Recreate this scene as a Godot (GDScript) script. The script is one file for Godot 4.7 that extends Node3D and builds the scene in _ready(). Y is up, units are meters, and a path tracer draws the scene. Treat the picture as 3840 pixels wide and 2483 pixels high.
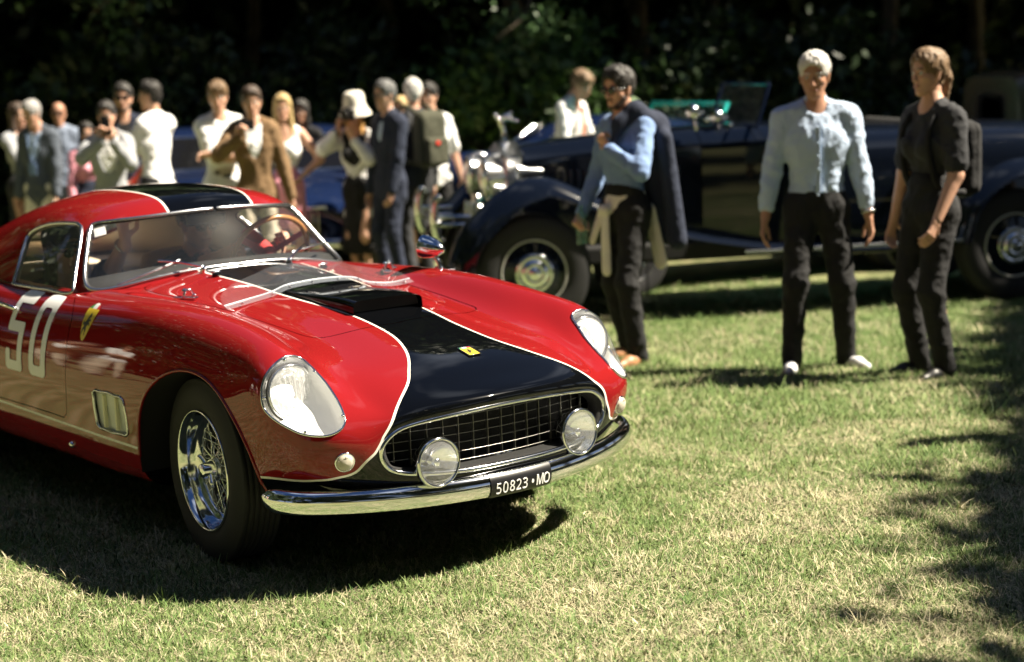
extends Node3D
# A red and black competition coupe driven over a lawn past spectators and a black vintage limousine.

const CAM_Y := 1.749
var M := {}
var counts := {}


# ---------------------------------------------------------------- geometry helpers
class Geo:
	var p := PackedVector3Array()
	var n := PackedVector3Array()
	var t := PackedVector2Array()
	var i := PackedInt32Array()

	func vert(a: Vector3, b: Vector3, c := Vector2.ZERO) -> int:
		p.append(a)
		n.append(b)
		t.append(c)
		return p.size() - 1

	func tri(a: int, b: int, c: int) -> void:
		i.append(a)
		i.append(b)
		i.append(c)

	func flat(a: Vector3, b: Vector3, c: Vector3) -> void:
		var g := (b - a).cross(c - a).normalized()
		tri(vert(a, g), vert(b, g), vert(c, g))

	func quad(a: Vector3, b: Vector3, c: Vector3, d: Vector3) -> void:
		var g := (c - a).cross(d - b).normalized()
		var k := vert(a, g, Vector2(0, 0))
		vert(b, g, Vector2(1, 0))
		vert(c, g, Vector2(1, 1))
		vert(d, g, Vector2(0, 1))
		tri(k, k + 1, k + 2)
		tri(k, k + 2, k + 3)

	# rows of points; smooth normals from the neighbours
	func sheet(rows: Array, closed_v := false, closed_u := false, outward := true) -> void:
		var nu := rows.size()
		var nv: int = rows[0].size()
		var base := p.size()
		var mid: Array[Vector3] = []
		for a in nu:
			var c := Vector3.ZERO
			for q in rows[a]:
				c += q
			mid.append(c / nv)
		var score := 0.0
		var nn := PackedVector3Array()
		for a in nu:
			var up: PackedVector3Array = rows[(a + 1) % nu if closed_u else mini(a + 1, nu - 1)]
			var dn: PackedVector3Array = rows[(a + nu - 1) % nu if closed_u else maxi(a - 1, 0)]
			var me: PackedVector3Array = rows[a]
			for b in nv:
				var b1 := (b + 1) % nv if closed_v else mini(b + 1, nv - 1)
				var b0 := (b + nv - 1) % nv if closed_v else maxi(b - 1, 0)
				var du := up[b] - dn[b]
				var dv := me[b1] - me[b0]
				if dv.length_squared() < 1e-12:
					dv = (up[b1] + dn[b1]) - (up[b0] + dn[b0])
				var g := du.cross(dv)
				if g.length_squared() < 1e-18 or (me[b1] - me[b0]).length_squared() < 1e-12:
					var other: Vector3 = mid[a + 1] if a == 0 and nu > 1 else mid[a - 1]
					var w := mid[a] - other
					g = Vector3.ZERO if w.length_squared() < 1e-14 else w.normalized()
					nn.append(g)
					continue
				g = g.normalized()
				nn.append(g)
				score += g.dot(me[b] - mid[a])
		var s := -1.0 if outward and closed_v and score < 0.0 else 1.0
		for a in nu:
			for b in nv:
				var g := nn[a * nv + b]
				var pole: bool = (rows[a][0] - rows[a][nv / 2]).length_squared() < 1e-12
				vert(rows[a][b], g if pole else g * s, Vector2(float(b) / maxi(nv - 1, 1), float(a) / maxi(nu - 1, 1)))
		for a in (nu if closed_u else nu - 1):
			for b in (nv if closed_v else nv - 1):
				var k0 := base + a * nv + b
				var k1 := base + a * nv + (b + 1) % nv
				var k2 := base + ((a + 1) % nu) * nv + (b + 1) % nv
				var k3 := base + ((a + 1) % nu) * nv + b
				tri(k0, k1, k2)
				tri(k0, k2, k3)

	# rounded box
	func box(c: Vector3, size: Vector3, r := 0.01, b := Basis()) -> void:
		var h := size / 2.0
		r = minf(r, minf(h.x, minf(h.y, h.z)) * 0.98)
		var inner := h - Vector3(r, r, r)
		for axis in 3:
			for sgn in [-1.0, 1.0]:
				var base := p.size()
				var u := (axis + 1) % 3
				var v := (axis + 2) % 3
				for ia in 4:
					for ib in 4:
						var q := Vector3.ZERO
						var d := Vector3.ZERO
						q[axis] = inner[axis] * sgn
						d[axis] = sgn
						q[u] = inner[u] * (-1.0 if ia < 2 else 1.0)
						q[v] = inner[v] * (-1.0 if ib < 2 else 1.0)
						if ia == 0: d[u] = -1.0
						if ia == 3: d[u] = 1.0
						if ib == 0: d[v] = -1.0
						if ib == 3: d[v] = 1.0
						d = d.normalized()
						vert(c + b * (q + d * r), b * d, Vector2(ia / 3.0, ib / 3.0))
				for ia in 3:
					for ib in 3:
						var k := base + ia * 4 + ib
						tri(k, k + 1, k + 5)
						tri(k, k + 5, k + 4)

	func tube(path: PackedVector3Array, r: Variant, sides := 8, closed := false, squash := 1.0, up := Vector3.UP) -> void:
		var rows := []
		var m := path.size()
		var ref := up
		for a in m:
			var f: Vector3
			if closed:
				f = path[(a + 1) % m] - path[(a + m - 1) % m]
			else:
				f = path[mini(a + 1, m - 1)] - path[maxi(a - 1, 0)]
			f = f.normalized()
			if absf(f.dot(ref)) > 0.97:
				ref = Vector3(1, 0, 0) if absf(f.x) < 0.7 else Vector3(0, 0, 1)
			var x := ref.cross(f).normalized()
			var y := f.cross(x)
			ref = y if squash == 1.0 else up
			var rad: float = r[a] if r is Array or r is PackedFloat32Array else r
			var row := PackedVector3Array()
			for k in sides:
				var an := TAU * k / sides
				row.append(path[a] + x * cos(an) * rad * squash + y * sin(an) * rad)
			rows.append(row)
		if not closed:
			var a := PackedVector3Array()
			var b := PackedVector3Array()
			for k in sides:
				a.append(path[0])
				b.append(path[m - 1])
			rows.push_front(a)
			rows.append(b)
		sheet(rows, true, closed)

	# profile of (radius, height) turned about the basis' y axis
	func lathe(profile: Array, at: Vector3, b := Basis(), segs := 24) -> void:
		var rows := []
		for q in profile:
			var row := PackedVector3Array()
			for k in segs:
				var an := TAU * k / segs
				row.append(at + b * Vector3(cos(an) * q.x, q.y, sin(an) * q.x))
			rows.append(row)
		var base := p.size()
		sheet(rows, true, false, false)
		# normals straight from the profile
		for a in profile.size():
			var q0: Vector2 = profile[maxi(a - 1, 0)]
			var q1: Vector2 = profile[mini(a + 1, profile.size() - 1)]
			var d := (q1 - q0).normalized()
			for k in segs:
				var an := TAU * k / segs
				n[base + a * segs + k] = (b * Vector3(cos(an) * d.y, -d.x, sin(an) * d.y)).normalized()

	func ball(c: Vector3, r: Vector3, b := Basis(), rings := 8, segs := 12) -> void:
		var rows := []
		for a in rings + 1:
			var th := PI * a / rings
			var row := PackedVector3Array()
			for k in segs:
				var an := TAU * k / segs
				row.append(c + b * (Vector3(sin(th) * cos(an), cos(th), sin(th) * sin(an)) * r))
			rows.append(row)
		sheet(rows, true)

	func disc(c: Vector3, r: float, b := Basis(), segs := 24) -> void:
		var k := vert(c, b.y, Vector2(0.5, 0.5))
		for a in segs:
			var an := TAU * a / segs
			vert(c + b * Vector3(cos(an) * r, 0, sin(an) * r), b.y, Vector2(0.5 + 0.5 * cos(an), 0.5 + 0.5 * sin(an)))
		for a in segs:
			tri(k, k + 1 + a, k + 1 + (a + 1) % segs)

	func add(g: Geo, x := Transform3D()) -> void:
		var base := p.size()
		for k in g.p.size():
			p.append(x * g.p[k])
			n.append((x.basis * g.n[k]).normalized())
			t.append(g.t[k])
		for k in g.i:
			i.append(k + base)

	func mesh() -> ArrayMesh:
		for k in range(0, i.size(), 3):
			var a := p[i[k]]
			var g := (p[i[k + 1]] - a).cross(p[i[k + 2]] - a)
			if g.dot(n[i[k]] + n[i[k + 1]] + n[i[k + 2]]) > 0.0:
				var w := i[k + 1]
				i[k + 1] = i[k + 2]
				i[k + 2] = w
		var arr := []
		arr.resize(Mesh.ARRAY_MAX)
		arr[Mesh.ARRAY_VERTEX] = p
		arr[Mesh.ARRAY_NORMAL] = n
		arr[Mesh.ARRAY_TEX_UV] = t
		arr[Mesh.ARRAY_INDEX] = i
		var m := ArrayMesh.new()
		m.add_surface_from_arrays(Mesh.PRIMITIVE_TRIANGLES, arr)
		return m


static func gy(z: float) -> float:  # the lawn falls away gently behind the coupe
	return -0.0205 * clampf(-z - 6.9, 0.0, 60.0)


func on(x: float, z: float) -> Vector3:
	return Vector3(x, gy(z), z)


func number(parent: Node, called: String) -> String:
	var key := "%d/%s" % [parent.get_instance_id(), called]
	var k: int = counts.get(key, 0)
	counts[key] = k + 1
	return called if k == 0 else "%s_%03d" % [called, k]


func thing(called: String, label: String, category: String, at := Vector3.ZERO, turn := 0.0, group := "") -> Node3D:
	var o := Node3D.new()
	o.name = number(self, called)
	o.position = at
	o.rotation.y = turn
	o.set_meta("label", label)
	o.set_meta("category", category)
	if group:
		o.set_meta("group", group)
	add_child(o, true)
	return o


func part(parent: Node, called: String, g: Variant, mat: Material, label := "") -> MeshInstance3D:
	var o := MeshInstance3D.new()
	o.name = number(parent, called)
	o.mesh = g.mesh() if g is Geo else g
	o.material_override = mat
	if label:
		o.set_meta("label", label)
	parent.add_child(o, true)
	return o


func copy_of(o: Node3D, label: String, at: Vector3, turn: float) -> Node3D:
	var c: Node3D = o.duplicate()
	c.name = number(self, String(o.name).trim_suffix("_001"))
	c.position = at
	c.rotation.y = turn
	c.scale = o.scale
	c.set_meta("label", label)
	add_child(c, true)
	return c


func facing(f: Vector3, up := Vector3.UP) -> Basis:  # y axis along f
	f = f.normalized()
	var x := up.cross(f)
	if x.length() < 0.01:
		x = Vector3.RIGHT
	x = x.normalized()
	return Basis(x, f, x.cross(f).normalized())


func lin(r: float, g: float, b: float, a := 1.0) -> Color:
	var c := Color(r, g, b).linear_to_srgb()
	c.a = a
	return c


func mat(called: String, c: Color, rough := 0.6, metal := 0.0) -> StandardMaterial3D:
	var m := StandardMaterial3D.new()
	m.resource_name = called
	m.albedo_color = c
	m.roughness = rough
	m.metallic = metal
	M[called] = m
	return m


func noise_tex(freq: float, seed_: int, size := 256, as_normal := false, oct := 4, bump := 4.0, ramp: Gradient = null, kind := FastNoiseLite.TYPE_SIMPLEX_SMOOTH) -> NoiseTexture2D:
	var f := FastNoiseLite.new()
	f.noise_type = kind
	f.frequency = freq
	f.seed = seed_
	f.fractal_octaves = oct
	var t := NoiseTexture2D.new()
	t.width = size
	t.height = size
	t.seamless = true
	t.noise = f
	t.as_normal_map = as_normal
	t.bump_strength = bump
	t.color_ramp = ramp
	return t


func ramp(stops: Array) -> Gradient:
	var g := Gradient.new()
	g.offsets = PackedFloat32Array(stops.map(func(s): return s[0]))
	g.colors = PackedColorArray(stops.map(func(s): return s[1]))
	return g


func cloth(called: String, c: Color, weave := 1.0, rim := 0.3) -> StandardMaterial3D:
	var m := mat(called, c, 0.9)
	m.rim_enabled = true
	m.rim = rim * clampf(c.get_luminance() * 2.2, 0.06, 1.0)
	m.rim_tint = 0.6
	m.normal_enabled = true
	m.normal_texture = M["wrinkle"]
	m.normal_scale = 0.7 * weave
	m.uv1_triplanar = true
	m.uv1_scale = Vector3(2.6, 1.3, 2.6)
	return m


func paint(called: String, c: Color, coat_rough := 0.02) -> StandardMaterial3D:
	var m := mat(called, c, 0.6)
	m.metallic_specular = 0.0
	m.clearcoat_enabled = true
	m.clearcoat = 1.0
	m.clearcoat_roughness = coat_rough
	return m


func glass(called: String, tint: Color, rough := 0.0) -> StandardMaterial3D:
	var m := mat(called, tint, rough)
	m.transparency = BaseMaterial3D.TRANSPARENCY_ALPHA
	m.metallic_specular = 0.5
	return m


func catmull(pts: Array, steps: int, closed := false) -> Array:
	var out := []
	var m := pts.size()
	for a in (m if closed else m - 1):
		var p0 = pts[(a + m - 1) % m] if closed or a > 0 else pts[a]
		var p1 = pts[a]
		var p2 = pts[(a + 1) % m]
		var p3 = pts[(a + 2) % m] if closed or a + 2 < m else p2
		for k in steps:
			var s := float(k) / steps
			out.append(0.5 * ((2.0 * p1) + (p2 - p0) * s + (2.0 * p0 - 5.0 * p1 + 4.0 * p2 - p3) * s * s + (3.0 * p1 - p0 - 3.0 * p2 + p3) * s * s * s))
	if not closed:
		out.append(pts[m - 1])
	return out


func smooth3(pts: Array, steps: int, closed := false) -> PackedVector3Array:
	return PackedVector3Array(catmull(pts, steps, closed))


func materials() -> void:
	M["wrinkle"] = noise_tex(0.012, 5, 256, true, 4, 9.0)
	var fine := noise_tex(0.08, 9, 256, true, 3, 3.0)
	paint("red_paint", lin(0.20, 0.009, 0.010))
	paint("black_paint", lin(0.002, 0.0023, 0.003))
	paint("limousine_paint", lin(0.004, 0.006, 0.012), 0.04)
	paint("navy_paint", lin(0.006, 0.012, 0.04), 0.04)
	paint("teal_paint", lin(0.02, 0.28, 0.26), 0.1)
	paint("tan_paint", lin(0.12, 0.09, 0.06), 0.1)
	mat("white_line", lin(0.82, 0.80, 0.72), 0.4)
	mat("grey_line", lin(0.42, 0.42, 0.38), 0.5)
	mat("number_white", lin(0.80, 0.80, 0.80), 0.45)
	mat("gap_black", lin(0.004, 0.004, 0.004), 0.9)
	mat("chrome", lin(0.84, 0.85, 0.87), 0.09, 1.0)
	mat("lamp_metal", lin(0.78, 0.79, 0.80), 0.22, 1.0)
	mat("satin_metal", lin(0.62, 0.63, 0.65), 0.25, 1.0)
	mat("reflector", lin(0.88, 0.89, 0.90), 0.16, 1.0)
	mat("lamp_white", lin(0.80, 0.80, 0.79), 0.35)
	var tyre := mat("rubber", lin(0.012, 0.012, 0.013), 0.75)
	tyre.normal_enabled = true
	tyre.normal_texture = fine
	tyre.normal_scale = 0.2
	tyre.uv1_triplanar = true
	tyre.uv1_scale = Vector3(6, 6, 6)
	mat("matt_black", lin(0.006, 0.006, 0.006), 0.85)
	glass("pane", lin(0.75, 0.85, 0.95, 0.008))
	glass("clear_cover", lin(0.95, 0.97, 1.0, 0.04))
	glass("plexi", lin(0.95, 0.97, 1.0, 0.03))
	var lens := mat("lens", lin(0.96, 0.97, 0.97, 0.18), 0.08)
	lens.transparency = BaseMaterial3D.TRANSPARENCY_ALPHA
	lens.normal_enabled = true
	lens.normal_texture = noise_tex(0.05, 77, 128, true, 2, 6.0)
	lens.normal_scale = 0.5
	var fl := lens.duplicate()
	fl.albedo_color = lin(0.96, 0.97, 0.97, 0.10)
	fl.normal_scale = 0.25
	fl.resource_name = "fog_lens"
	M["fog_lens"] = fl
	mat("amber", lin(0.50, 0.46, 0.38), 0.12)
	mat("cream_lining", lin(0.62, 0.52, 0.38), 0.8)
	mat("tan_leather", lin(0.42, 0.30, 0.19), 0.5)
	mat("wood_rim", lin(0.38, 0.19, 0.07), 0.25)
	mat("red_trim", lin(0.5, 0.06, 0.06), 0.4)
	mat("strip_white", lin(0.45, 0.50, 0.56), 0.3)
	mat("yellow_card", lin(0.62, 0.38, 0.05), 0.5)
	mat("skin", lin(0.56, 0.32, 0.22), 0.5)
	mat("skin_tan", lin(0.42, 0.22, 0.14), 0.5)
	for k in ["skin", "skin_tan"]:
		M[k].subsurf_scatter_enabled = true
		M[k].subsurf_scatter_strength = 0.06
	mat("eye_white", lin(0.75, 0.74, 0.72), 0.2)
	mat("iris", lin(0.02, 0.015, 0.012), 0.1)
	mat("lip", lin(0.40, 0.16, 0.13), 0.5)
	mat("dark_glass", lin(0.006, 0.006, 0.007), 0.06)
	for h in [["hair_brown", 0.045, 0.025, 0.014], ["hair_dark", 0.014, 0.011, 0.009], ["hair_light_brown", 0.16, 0.095, 0.045], ["hair_blond", 0.50, 0.36, 0.16], ["hair_grey", 0.32, 0.31, 0.30], ["hair_white", 0.60, 0.58, 0.55], ["hair_salt", 0.10, 0.10, 0.10], ["hair_ginger", 0.42, 0.22, 0.06]]:
		var m := mat(h[0], lin(h[1], h[2], h[3]), 0.55)
		m.normal_enabled = true
		m.normal_texture = fine
		m.normal_scale = 1.0
		m.uv1_triplanar = true
		m.uv1_scale = Vector3(9, 3, 9)
		m.rim_enabled = true
		m.rim = 0.4
	for c in [["white_cloth", 0.80, 0.80, 0.80], ["cream_cloth", 0.76, 0.72, 0.62], ["pale_blue_cloth", 0.42, 0.52, 0.68], ["blue_cloth", 0.17, 0.26, 0.46], ["navy_cloth", 0.012, 0.018, 0.04], ["black_cloth", 0.008, 0.008, 0.009], ["grey_cloth", 0.30, 0.31, 0.33], ["slate_cloth", 0.07, 0.085, 0.11], ["brown_cloth", 0.17, 0.10, 0.045], ["beige_cloth", 0.50, 0.44, 0.34], ["charcoal_cloth", 0.025, 0.026, 0.03], ["pink_cloth", 0.75, 0.32, 0.40], ["steel_cloth", 0.19, 0.23, 0.31], ["olive_cloth", 0.05, 0.05, 0.03]]:
		cloth(c[0], lin(c[1], c[2], c[3]))
	mat("red_card", lin(0.65, 0.04, 0.02), 0.5)
	mat("orange_cloth", lin(0.7, 0.2, 0.08), 0.8)
	mat("shoe_white", lin(0.72, 0.72, 0.74), 0.6)
	mat("shoe_tan", lin(0.36, 0.17, 0.08), 0.45)
	mat("shoe_black", lin(0.01, 0.01, 0.01), 0.4)
	mat("device", lin(0.012, 0.012, 0.013), 0.25)
	mat("bottle_green", lin(0.10, 0.35, 0.28, 0.35), 0.05).transparency = BaseMaterial3D.TRANSPARENCY_ALPHA


func _ready() -> void:
	var cam := Camera3D.new()
	cam.name = "camera"
	cam.position = Vector3(0, CAM_Y, 0)
	cam.rotation_degrees = Vector3(-8.979, 0, -2.131)
	cam.far = 400.0
	cam.near = 0.1
	var lens := CameraAttributesPhysical.new()
	lens.frustum_focal_length = 61.75
	lens.frustum_focus_distance = 5.75
	lens.exposure_aperture = 1.95
	lens.frustum_near = 0.1
	lens.frustum_far = 400.0
	cam.attributes = lens
	add_child(cam)
	var around := WorldEnvironment.new()
	around.name = "environment"
	var e := Environment.new()
	e.background_mode = Environment.BG_SKY
	var sky := ProceduralSkyMaterial.new()
	sky.sky_top_color = lin(0.02, 0.08, 0.28)
	sky.sky_horizon_color = lin(0.50, 0.66, 0.95)
	sky.sky_curve = 0.28
	sky.sky_energy_multiplier = 0.40
	sky.ground_bottom_color = lin(0.03, 0.035, 0.02)
	sky.ground_horizon_color = lin(0.10, 0.11, 0.09)
	sky.sky_cover = clouds()
	sky.sky_cover_modulate = Color(1, 1, 1, 0.55)
	e.sky = Sky.new()
	e.sky.sky_material = sky
	e.tonemap_mode = Environment.TONE_MAPPER_LINEAR
	e.tonemap_exposure = EXPOSURE
	e.sdfgi_enabled = true
	e.ssao_enabled = true
	e.ssil_enabled = true
	around.environment = e
	add_child(around)
	var sun := DirectionalLight3D.new()
	sun.name = "sun"
	sun.light_color = Color(1.0, 0.955, 0.87)
	sun.light_energy = 1.6
	sun.light_angular_distance = 0.53
	sun.shadow_enabled = true
	add_child(sun)
	sun.look_at_from_position(Vector3.ZERO, Vector3(-0.828, -1.0, 0.025))
	materials()
	car_materials()
	ground()
	red_car()
	nature_materials()
	limousine()
	other_cars()
	crowd()
	mirrored_crowd()
	woods()
	lawn()



const EXPOSURE := 3.3


func clouds() -> ImageTexture:
	var w := 512
	var h := 256
	var im := Image.create_empty(w, h, false, Image.FORMAT_RGBA8)
	var f := FastNoiseLite.new()
	f.seed = 41
	f.frequency = 1.0
	f.fractal_octaves = 5
	for y in h:
		var lat := PI * (0.5 - (y + 0.5) / h)
		for x in w:
			if lat < 0.0:
				continue
			var lon := TAU * (x + 0.5) / w
			var d := Vector3(cos(lat) * cos(lon), sin(lat), cos(lat) * sin(lon))
			var q := d / (d.y + 0.25)
			var v := f.get_noise_3d(q.x * 1.1, q.z * 2.6, 3.0)
			im.set_pixel(x, y, Color(0.9, 0.92, 0.95, clampf((v - 0.12) * 2.2, 0.0, 0.8)))
	return ImageTexture.create_from_image(im)


func ground() -> void:
	var o := MeshInstance3D.new()
	o.name = "ground"
	o.set_meta("kind", "structure")
	o.set_meta("label", "sunlit park lawn of short dry grass")
	var sheet := Geo.new()
	var rows := []
	for z in [90.0, 20.0, 0.0, -6.0, -6.9, -8.0, -12.0, -20.0, -40.0, -66.9, -120.0, -220.0]:
		var row := PackedVector3Array()
		for k in 9:
			row.append(on(-160.0 + 40.0 * k, z))
		rows.append(row)
	sheet.sheet(rows)
	for k in sheet.n.size():
		if sheet.n[k].y < 0.0:
			sheet.n[k] = -sheet.n[k]
	o.mesh = sheet.mesh()
	var g := mat("soil", Color.WHITE, 0.95)
	g.albedo_texture = noise_tex(0.02, 3, 512, false, 5, 1.0, ramp([[0.0, lin(0.07, 0.075, 0.025)], [0.5, lin(0.13, 0.14, 0.05)], [0.75, lin(0.20, 0.18, 0.085)], [1.0, lin(0.26, 0.22, 0.12)]]))
	g.uv1_triplanar = true
	g.uv1_world_triplanar = true
	g.uv1_scale = Vector3(0.45, 0.45, 0.45)
	o.material_override = g
	add_child(o)


# control rings of the coupe's lower body, from the mouth of the grille to the tail; each from the centre line over the crown of the wing to the sill and under
const BODY := [
	[[0, 0.578, 0.802], [0.213, 0.57, 0.795], [0.347, 0.557, 0.757], [0.408, 0.546, 0.739], [0.452, 0.518, 0.729], [0.473, 0.501, 0.725], [0.475, 0.479, 0.722], [0.47, 0.453, 0.725], [0.435, 0.41, 0.728], [0.251, 0.395, 0.803], [0, 0.396, 0.798]],
	[[0, 0.586, 0.88], [0.226, 0.576, 0.866], [0.359, 0.56, 0.835], [0.426, 0.55, 0.812], [0.454, 0.517, 0.811], [0.454, 0.483, 0.809], [0.451, 0.472, 0.811], [0.447, 0.455, 0.826], [0.451, 0.416, 0.812], [0.259, 0.394, 0.883], [0, 0.398, 0.907]],
	[[0, 0.638, 0.895], [0.23, 0.629, 0.874], [0.385, 0.62, 0.822], [0.461, 0.598, 0.8], [0.575, 0.593, 0.762], [0.689, 0.577, 0.747], [0.708, 0.492, 0.725], [0.702, 0.419, 0.682], [0.499, 0.325, 0.746], [0.277, 0.328, 0.859], [0, 0.318, 0.852]],
	[[0, 0.671, 0.782], [0.215, 0.665, 0.776], [0.397, 0.663, 0.756], [0.499, 0.634, 0.674], [0.615, 0.707, 0.599], [0.701, 0.663, 0.614], [0.747, 0.563, 0.643], [0.726, 0.403, 0.604], [0.645, 0.27, 0.596], [0.289, 0.249, 0.776], [0, 0.233, 0.787]],
	[[0, 0.738, 0.644], [0.202, 0.737, 0.636], [0.426, 0.718, 0.574], [0.524, 0.716, 0.491], [0.651, 0.847, 0.516], [0.813, 0.762, 0.501], [0.776, 0.601, 0.531], [0.767, 0.397, 0.5], [0.7, 0.293, 0.438], [0.323, 0.263, 0.494], [0, 0.254, 0.521]],
	[[0, 0.799, 0.254], [0.195, 0.805, 0.256], [0.412, 0.757, 0.272], [0.542, 0.832, 0.295], [0.631, 0.864, 0.288], [0.733, 0.814, 0.292], [0.808, 0.616, 0.284], [0.779, 0.39, 0.292], [0.783, 0.201, 0.309], [0.331, 0.184, 0.294], [0, 0.17, 0.287]],
	[[0, 0.838, 0.022], [0.195, 0.845, 0.021], [0.423, 0.788, 0.017], [0.547, 0.882, 0.011], [0.635, 0.9, 0.013], [0.74, 0.844, 0.012], [0.818, 0.62, 0.014], [0.769, 0.403, 0.012], [0.807, 0.173, 0.007], [0.342, 0.205, 0.011], [0, 0.175, 0.013]],
	[[0, 0.877, -0.341], [0.192, 0.881, -0.341], [0.432, 0.825, -0.34], [0.545, 0.905, -0.339], [0.631, 0.91, -0.339], [0.747, 0.874, -0.339], [0.826, 0.617, -0.339], [0.779, 0.397, -0.339], [0.799, 0.193, -0.337], [0.339, 0.175, -0.339], [0, 0.161, -0.339]],
	[[0, 0.926, -0.756], [0.192, 0.93, -0.756], [0.433, 0.872, -0.757], [0.539, 0.886, -0.757], [0.637, 0.908, -0.757], [0.749, 0.846, -0.757], [0.819, 0.595, -0.757], [0.79, 0.412, -0.757], [0.798, 0.158, -0.757], [0.341, 0.192, -0.757], [0, 0.161, -0.757]],
	[[0, 0.964, -1.134], [0.195, 0.96, -1.134], [0.421, 0.91, -1.134], [0.559, 0.889, -1.134], [0.645, 0.882, -1.134], [0.75, 0.817, -1.134], [0.82, 0.612, -1.134], [0.788, 0.404, -1.134], [0.797, 0.168, -1.134], [0.34, 0.187, -1.134], [0, 0.161, -1.134]],
	[[0, 0.953, -1.609], [0.188, 0.95, -1.609], [0.448, 0.901, -1.609], [0.563, 0.88, -1.609], [0.675, 0.87, -1.609], [0.752, 0.801, -1.609], [0.818, 0.608, -1.609], [0.787, 0.409, -1.609], [0.8, 0.167, -1.609], [0.341, 0.189, -1.609], [0, 0.162, -1.609]],
	[[0, 0.959, -2.032], [0.191, 0.958, -2.032], [0.438, 0.904, -2.032], [0.565, 0.889, -2.032], [0.669, 0.891, -2.032], [0.76, 0.811, -2.032], [0.821, 0.628, -2.032], [0.794, 0.392, -2.032], [0.791, 0.162, -2.032], [0.341, 0.187, -2.032], [0, 0.159, -2.032]],
	[[0, 0.946, -2.564], [0.186, 0.933, -2.564], [0.453, 0.904, -2.564], [0.556, 0.927, -2.564], [0.653, 0.913, -2.564], [0.764, 0.881, -2.564], [0.857, 0.624, -2.564], [0.803, 0.436, -2.564], [0.815, 0.189, -2.564], [0.342, 0.19, -2.564], [0, 0.17, -2.564]],
	[[0, 0.854, -3.013], [0.2, 0.854, -3.013], [0.419, 0.831, -3.013], [0.523, 0.86, -3.013], [0.61, 0.862, -3.013], [0.707, 0.803, -3.013], [0.769, 0.624, -3.013], [0.745, 0.423, -3.013], [0.732, 0.22, -3.013], [0.336, 0.218, -3.013], [0, 0.198, -3.013]],
	[[0, 0.745, -3.386], [0.186, 0.739, -3.386], [0.393, 0.733, -3.386], [0.489, 0.762, -3.386], [0.553, 0.757, -3.386], [0.638, 0.717, -3.386], [0.696, 0.61, -3.386], [0.658, 0.472, -3.386], [0.689, 0.289, -3.386], [0.265, 0.275, -3.386], [0, 0.261, -3.386]],
	[[0, 0.613, -3.544], [0.265, 0.616, -3.544], [0.383, 0.614, -3.544], [0.493, 0.621, -3.544], [0.551, 0.614, -3.544], [0.608, 0.595, -3.544], [0.642, 0.574, -3.544], [0.632, 0.478, -3.544], [0.579, 0.386, -3.544], [0.286, 0.366, -3.544], [0, 0.347, -3.544]],
	[[0, 0.52, -3.56], [0.055, 0.52, -3.56], [0.082, 0.52, -3.56], [0.099, 0.52, -3.56], [0.123, 0.522, -3.56], [0.128, 0.514, -3.56], [0.146, 0.512, -3.56], [0.129, 0.499, -3.56], [0.118, 0.491, -3.56], [0.061, 0.477, -3.56], [0, 0.482, -3.56]],
]
# the same for screen, roof and back light, from the scuttle to the tail
const CABIN := [
	[[0, 0.897, -0.905], [0.25, 0.906, -0.921], [0.441, 0.879, -0.962], [0.566, 0.859, -1.019], [0.625, 0.845, -1.08], [0.652, 0.831, -1.14], [0.665, 0.81, -1.2]],
	[[0, 0.933, -0.931], [0.248, 0.931, -0.944], [0.462, 0.906, -0.995], [0.597, 0.882, -1.049], [0.651, 0.86, -1.097], [0.662, 0.859, -1.166], [0.671, 0.823, -1.23]],
	[[0, 1.076, -1.045], [0.241, 1.061, -1.055], [0.427, 1.053, -1.111], [0.546, 1.008, -1.179], [0.582, 0.988, -1.244], [0.639, 0.924, -1.278], [0.672, 0.819, -1.32]],
	[[0, 1.205, -1.135], [0.217, 1.199, -1.151], [0.395, 1.178, -1.209], [0.474, 1.16, -1.29], [0.517, 1.144, -1.359], [0.598, 1.004, -1.404], [0.674, 0.82, -1.41]],
	[[0, 1.262, -1.218], [0.226, 1.246, -1.254], [0.392, 1.219, -1.359], [0.487, 1.154, -1.442], [0.522, 1.112, -1.511], [0.609, 0.98, -1.529], [0.676, 0.82, -1.56]],
	[[0, 1.274, -1.742], [0.223, 1.261, -1.733], [0.395, 1.215, -1.704], [0.482, 1.157, -1.682], [0.528, 1.096, -1.664], [0.605, 0.994, -1.659], [0.677, 0.82, -1.651]],
	[[0, 1.241, -2.013], [0.227, 1.223, -2.016], [0.389, 1.189, -2.023], [0.48, 1.116, -2.029], [0.529, 1.05, -2.034], [0.609, 0.952, -2.035], [0.683, 0.82, -2.038]],
	[[0, 1.145, -2.505], [0.224, 1.127, -2.505], [0.368, 1.078, -2.503], [0.46, 1.022, -2.501], [0.501, 0.978, -2.5], [0.6, 0.903, -2.499], [0.671, 0.82, -2.499]],
	[[0, 0.961, -2.965], [0.213, 0.954, -2.965], [0.359, 0.931, -2.966], [0.419, 0.907, -2.966], [0.482, 0.89, -2.967], [0.552, 0.841, -2.967], [0.623, 0.821, -2.967]],
	[[0, 0.912, -3.334], [0.198, 0.892, -3.334], [0.302, 0.874, -3.334], [0.402, 0.83, -3.333], [0.43, 0.802, -3.333], [0.499, 0.756, -3.333], [0.557, 0.695, -3.333]],
	[[0, 0.698, -3.5], [0.16, 0.703, -3.5], [0.261, 0.688, -3.5], [0.297, 0.683, -3.5], [0.351, 0.658, -3.5], [0.4, 0.646, -3.5], [0.45, 0.6, -3.5]],
]


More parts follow.
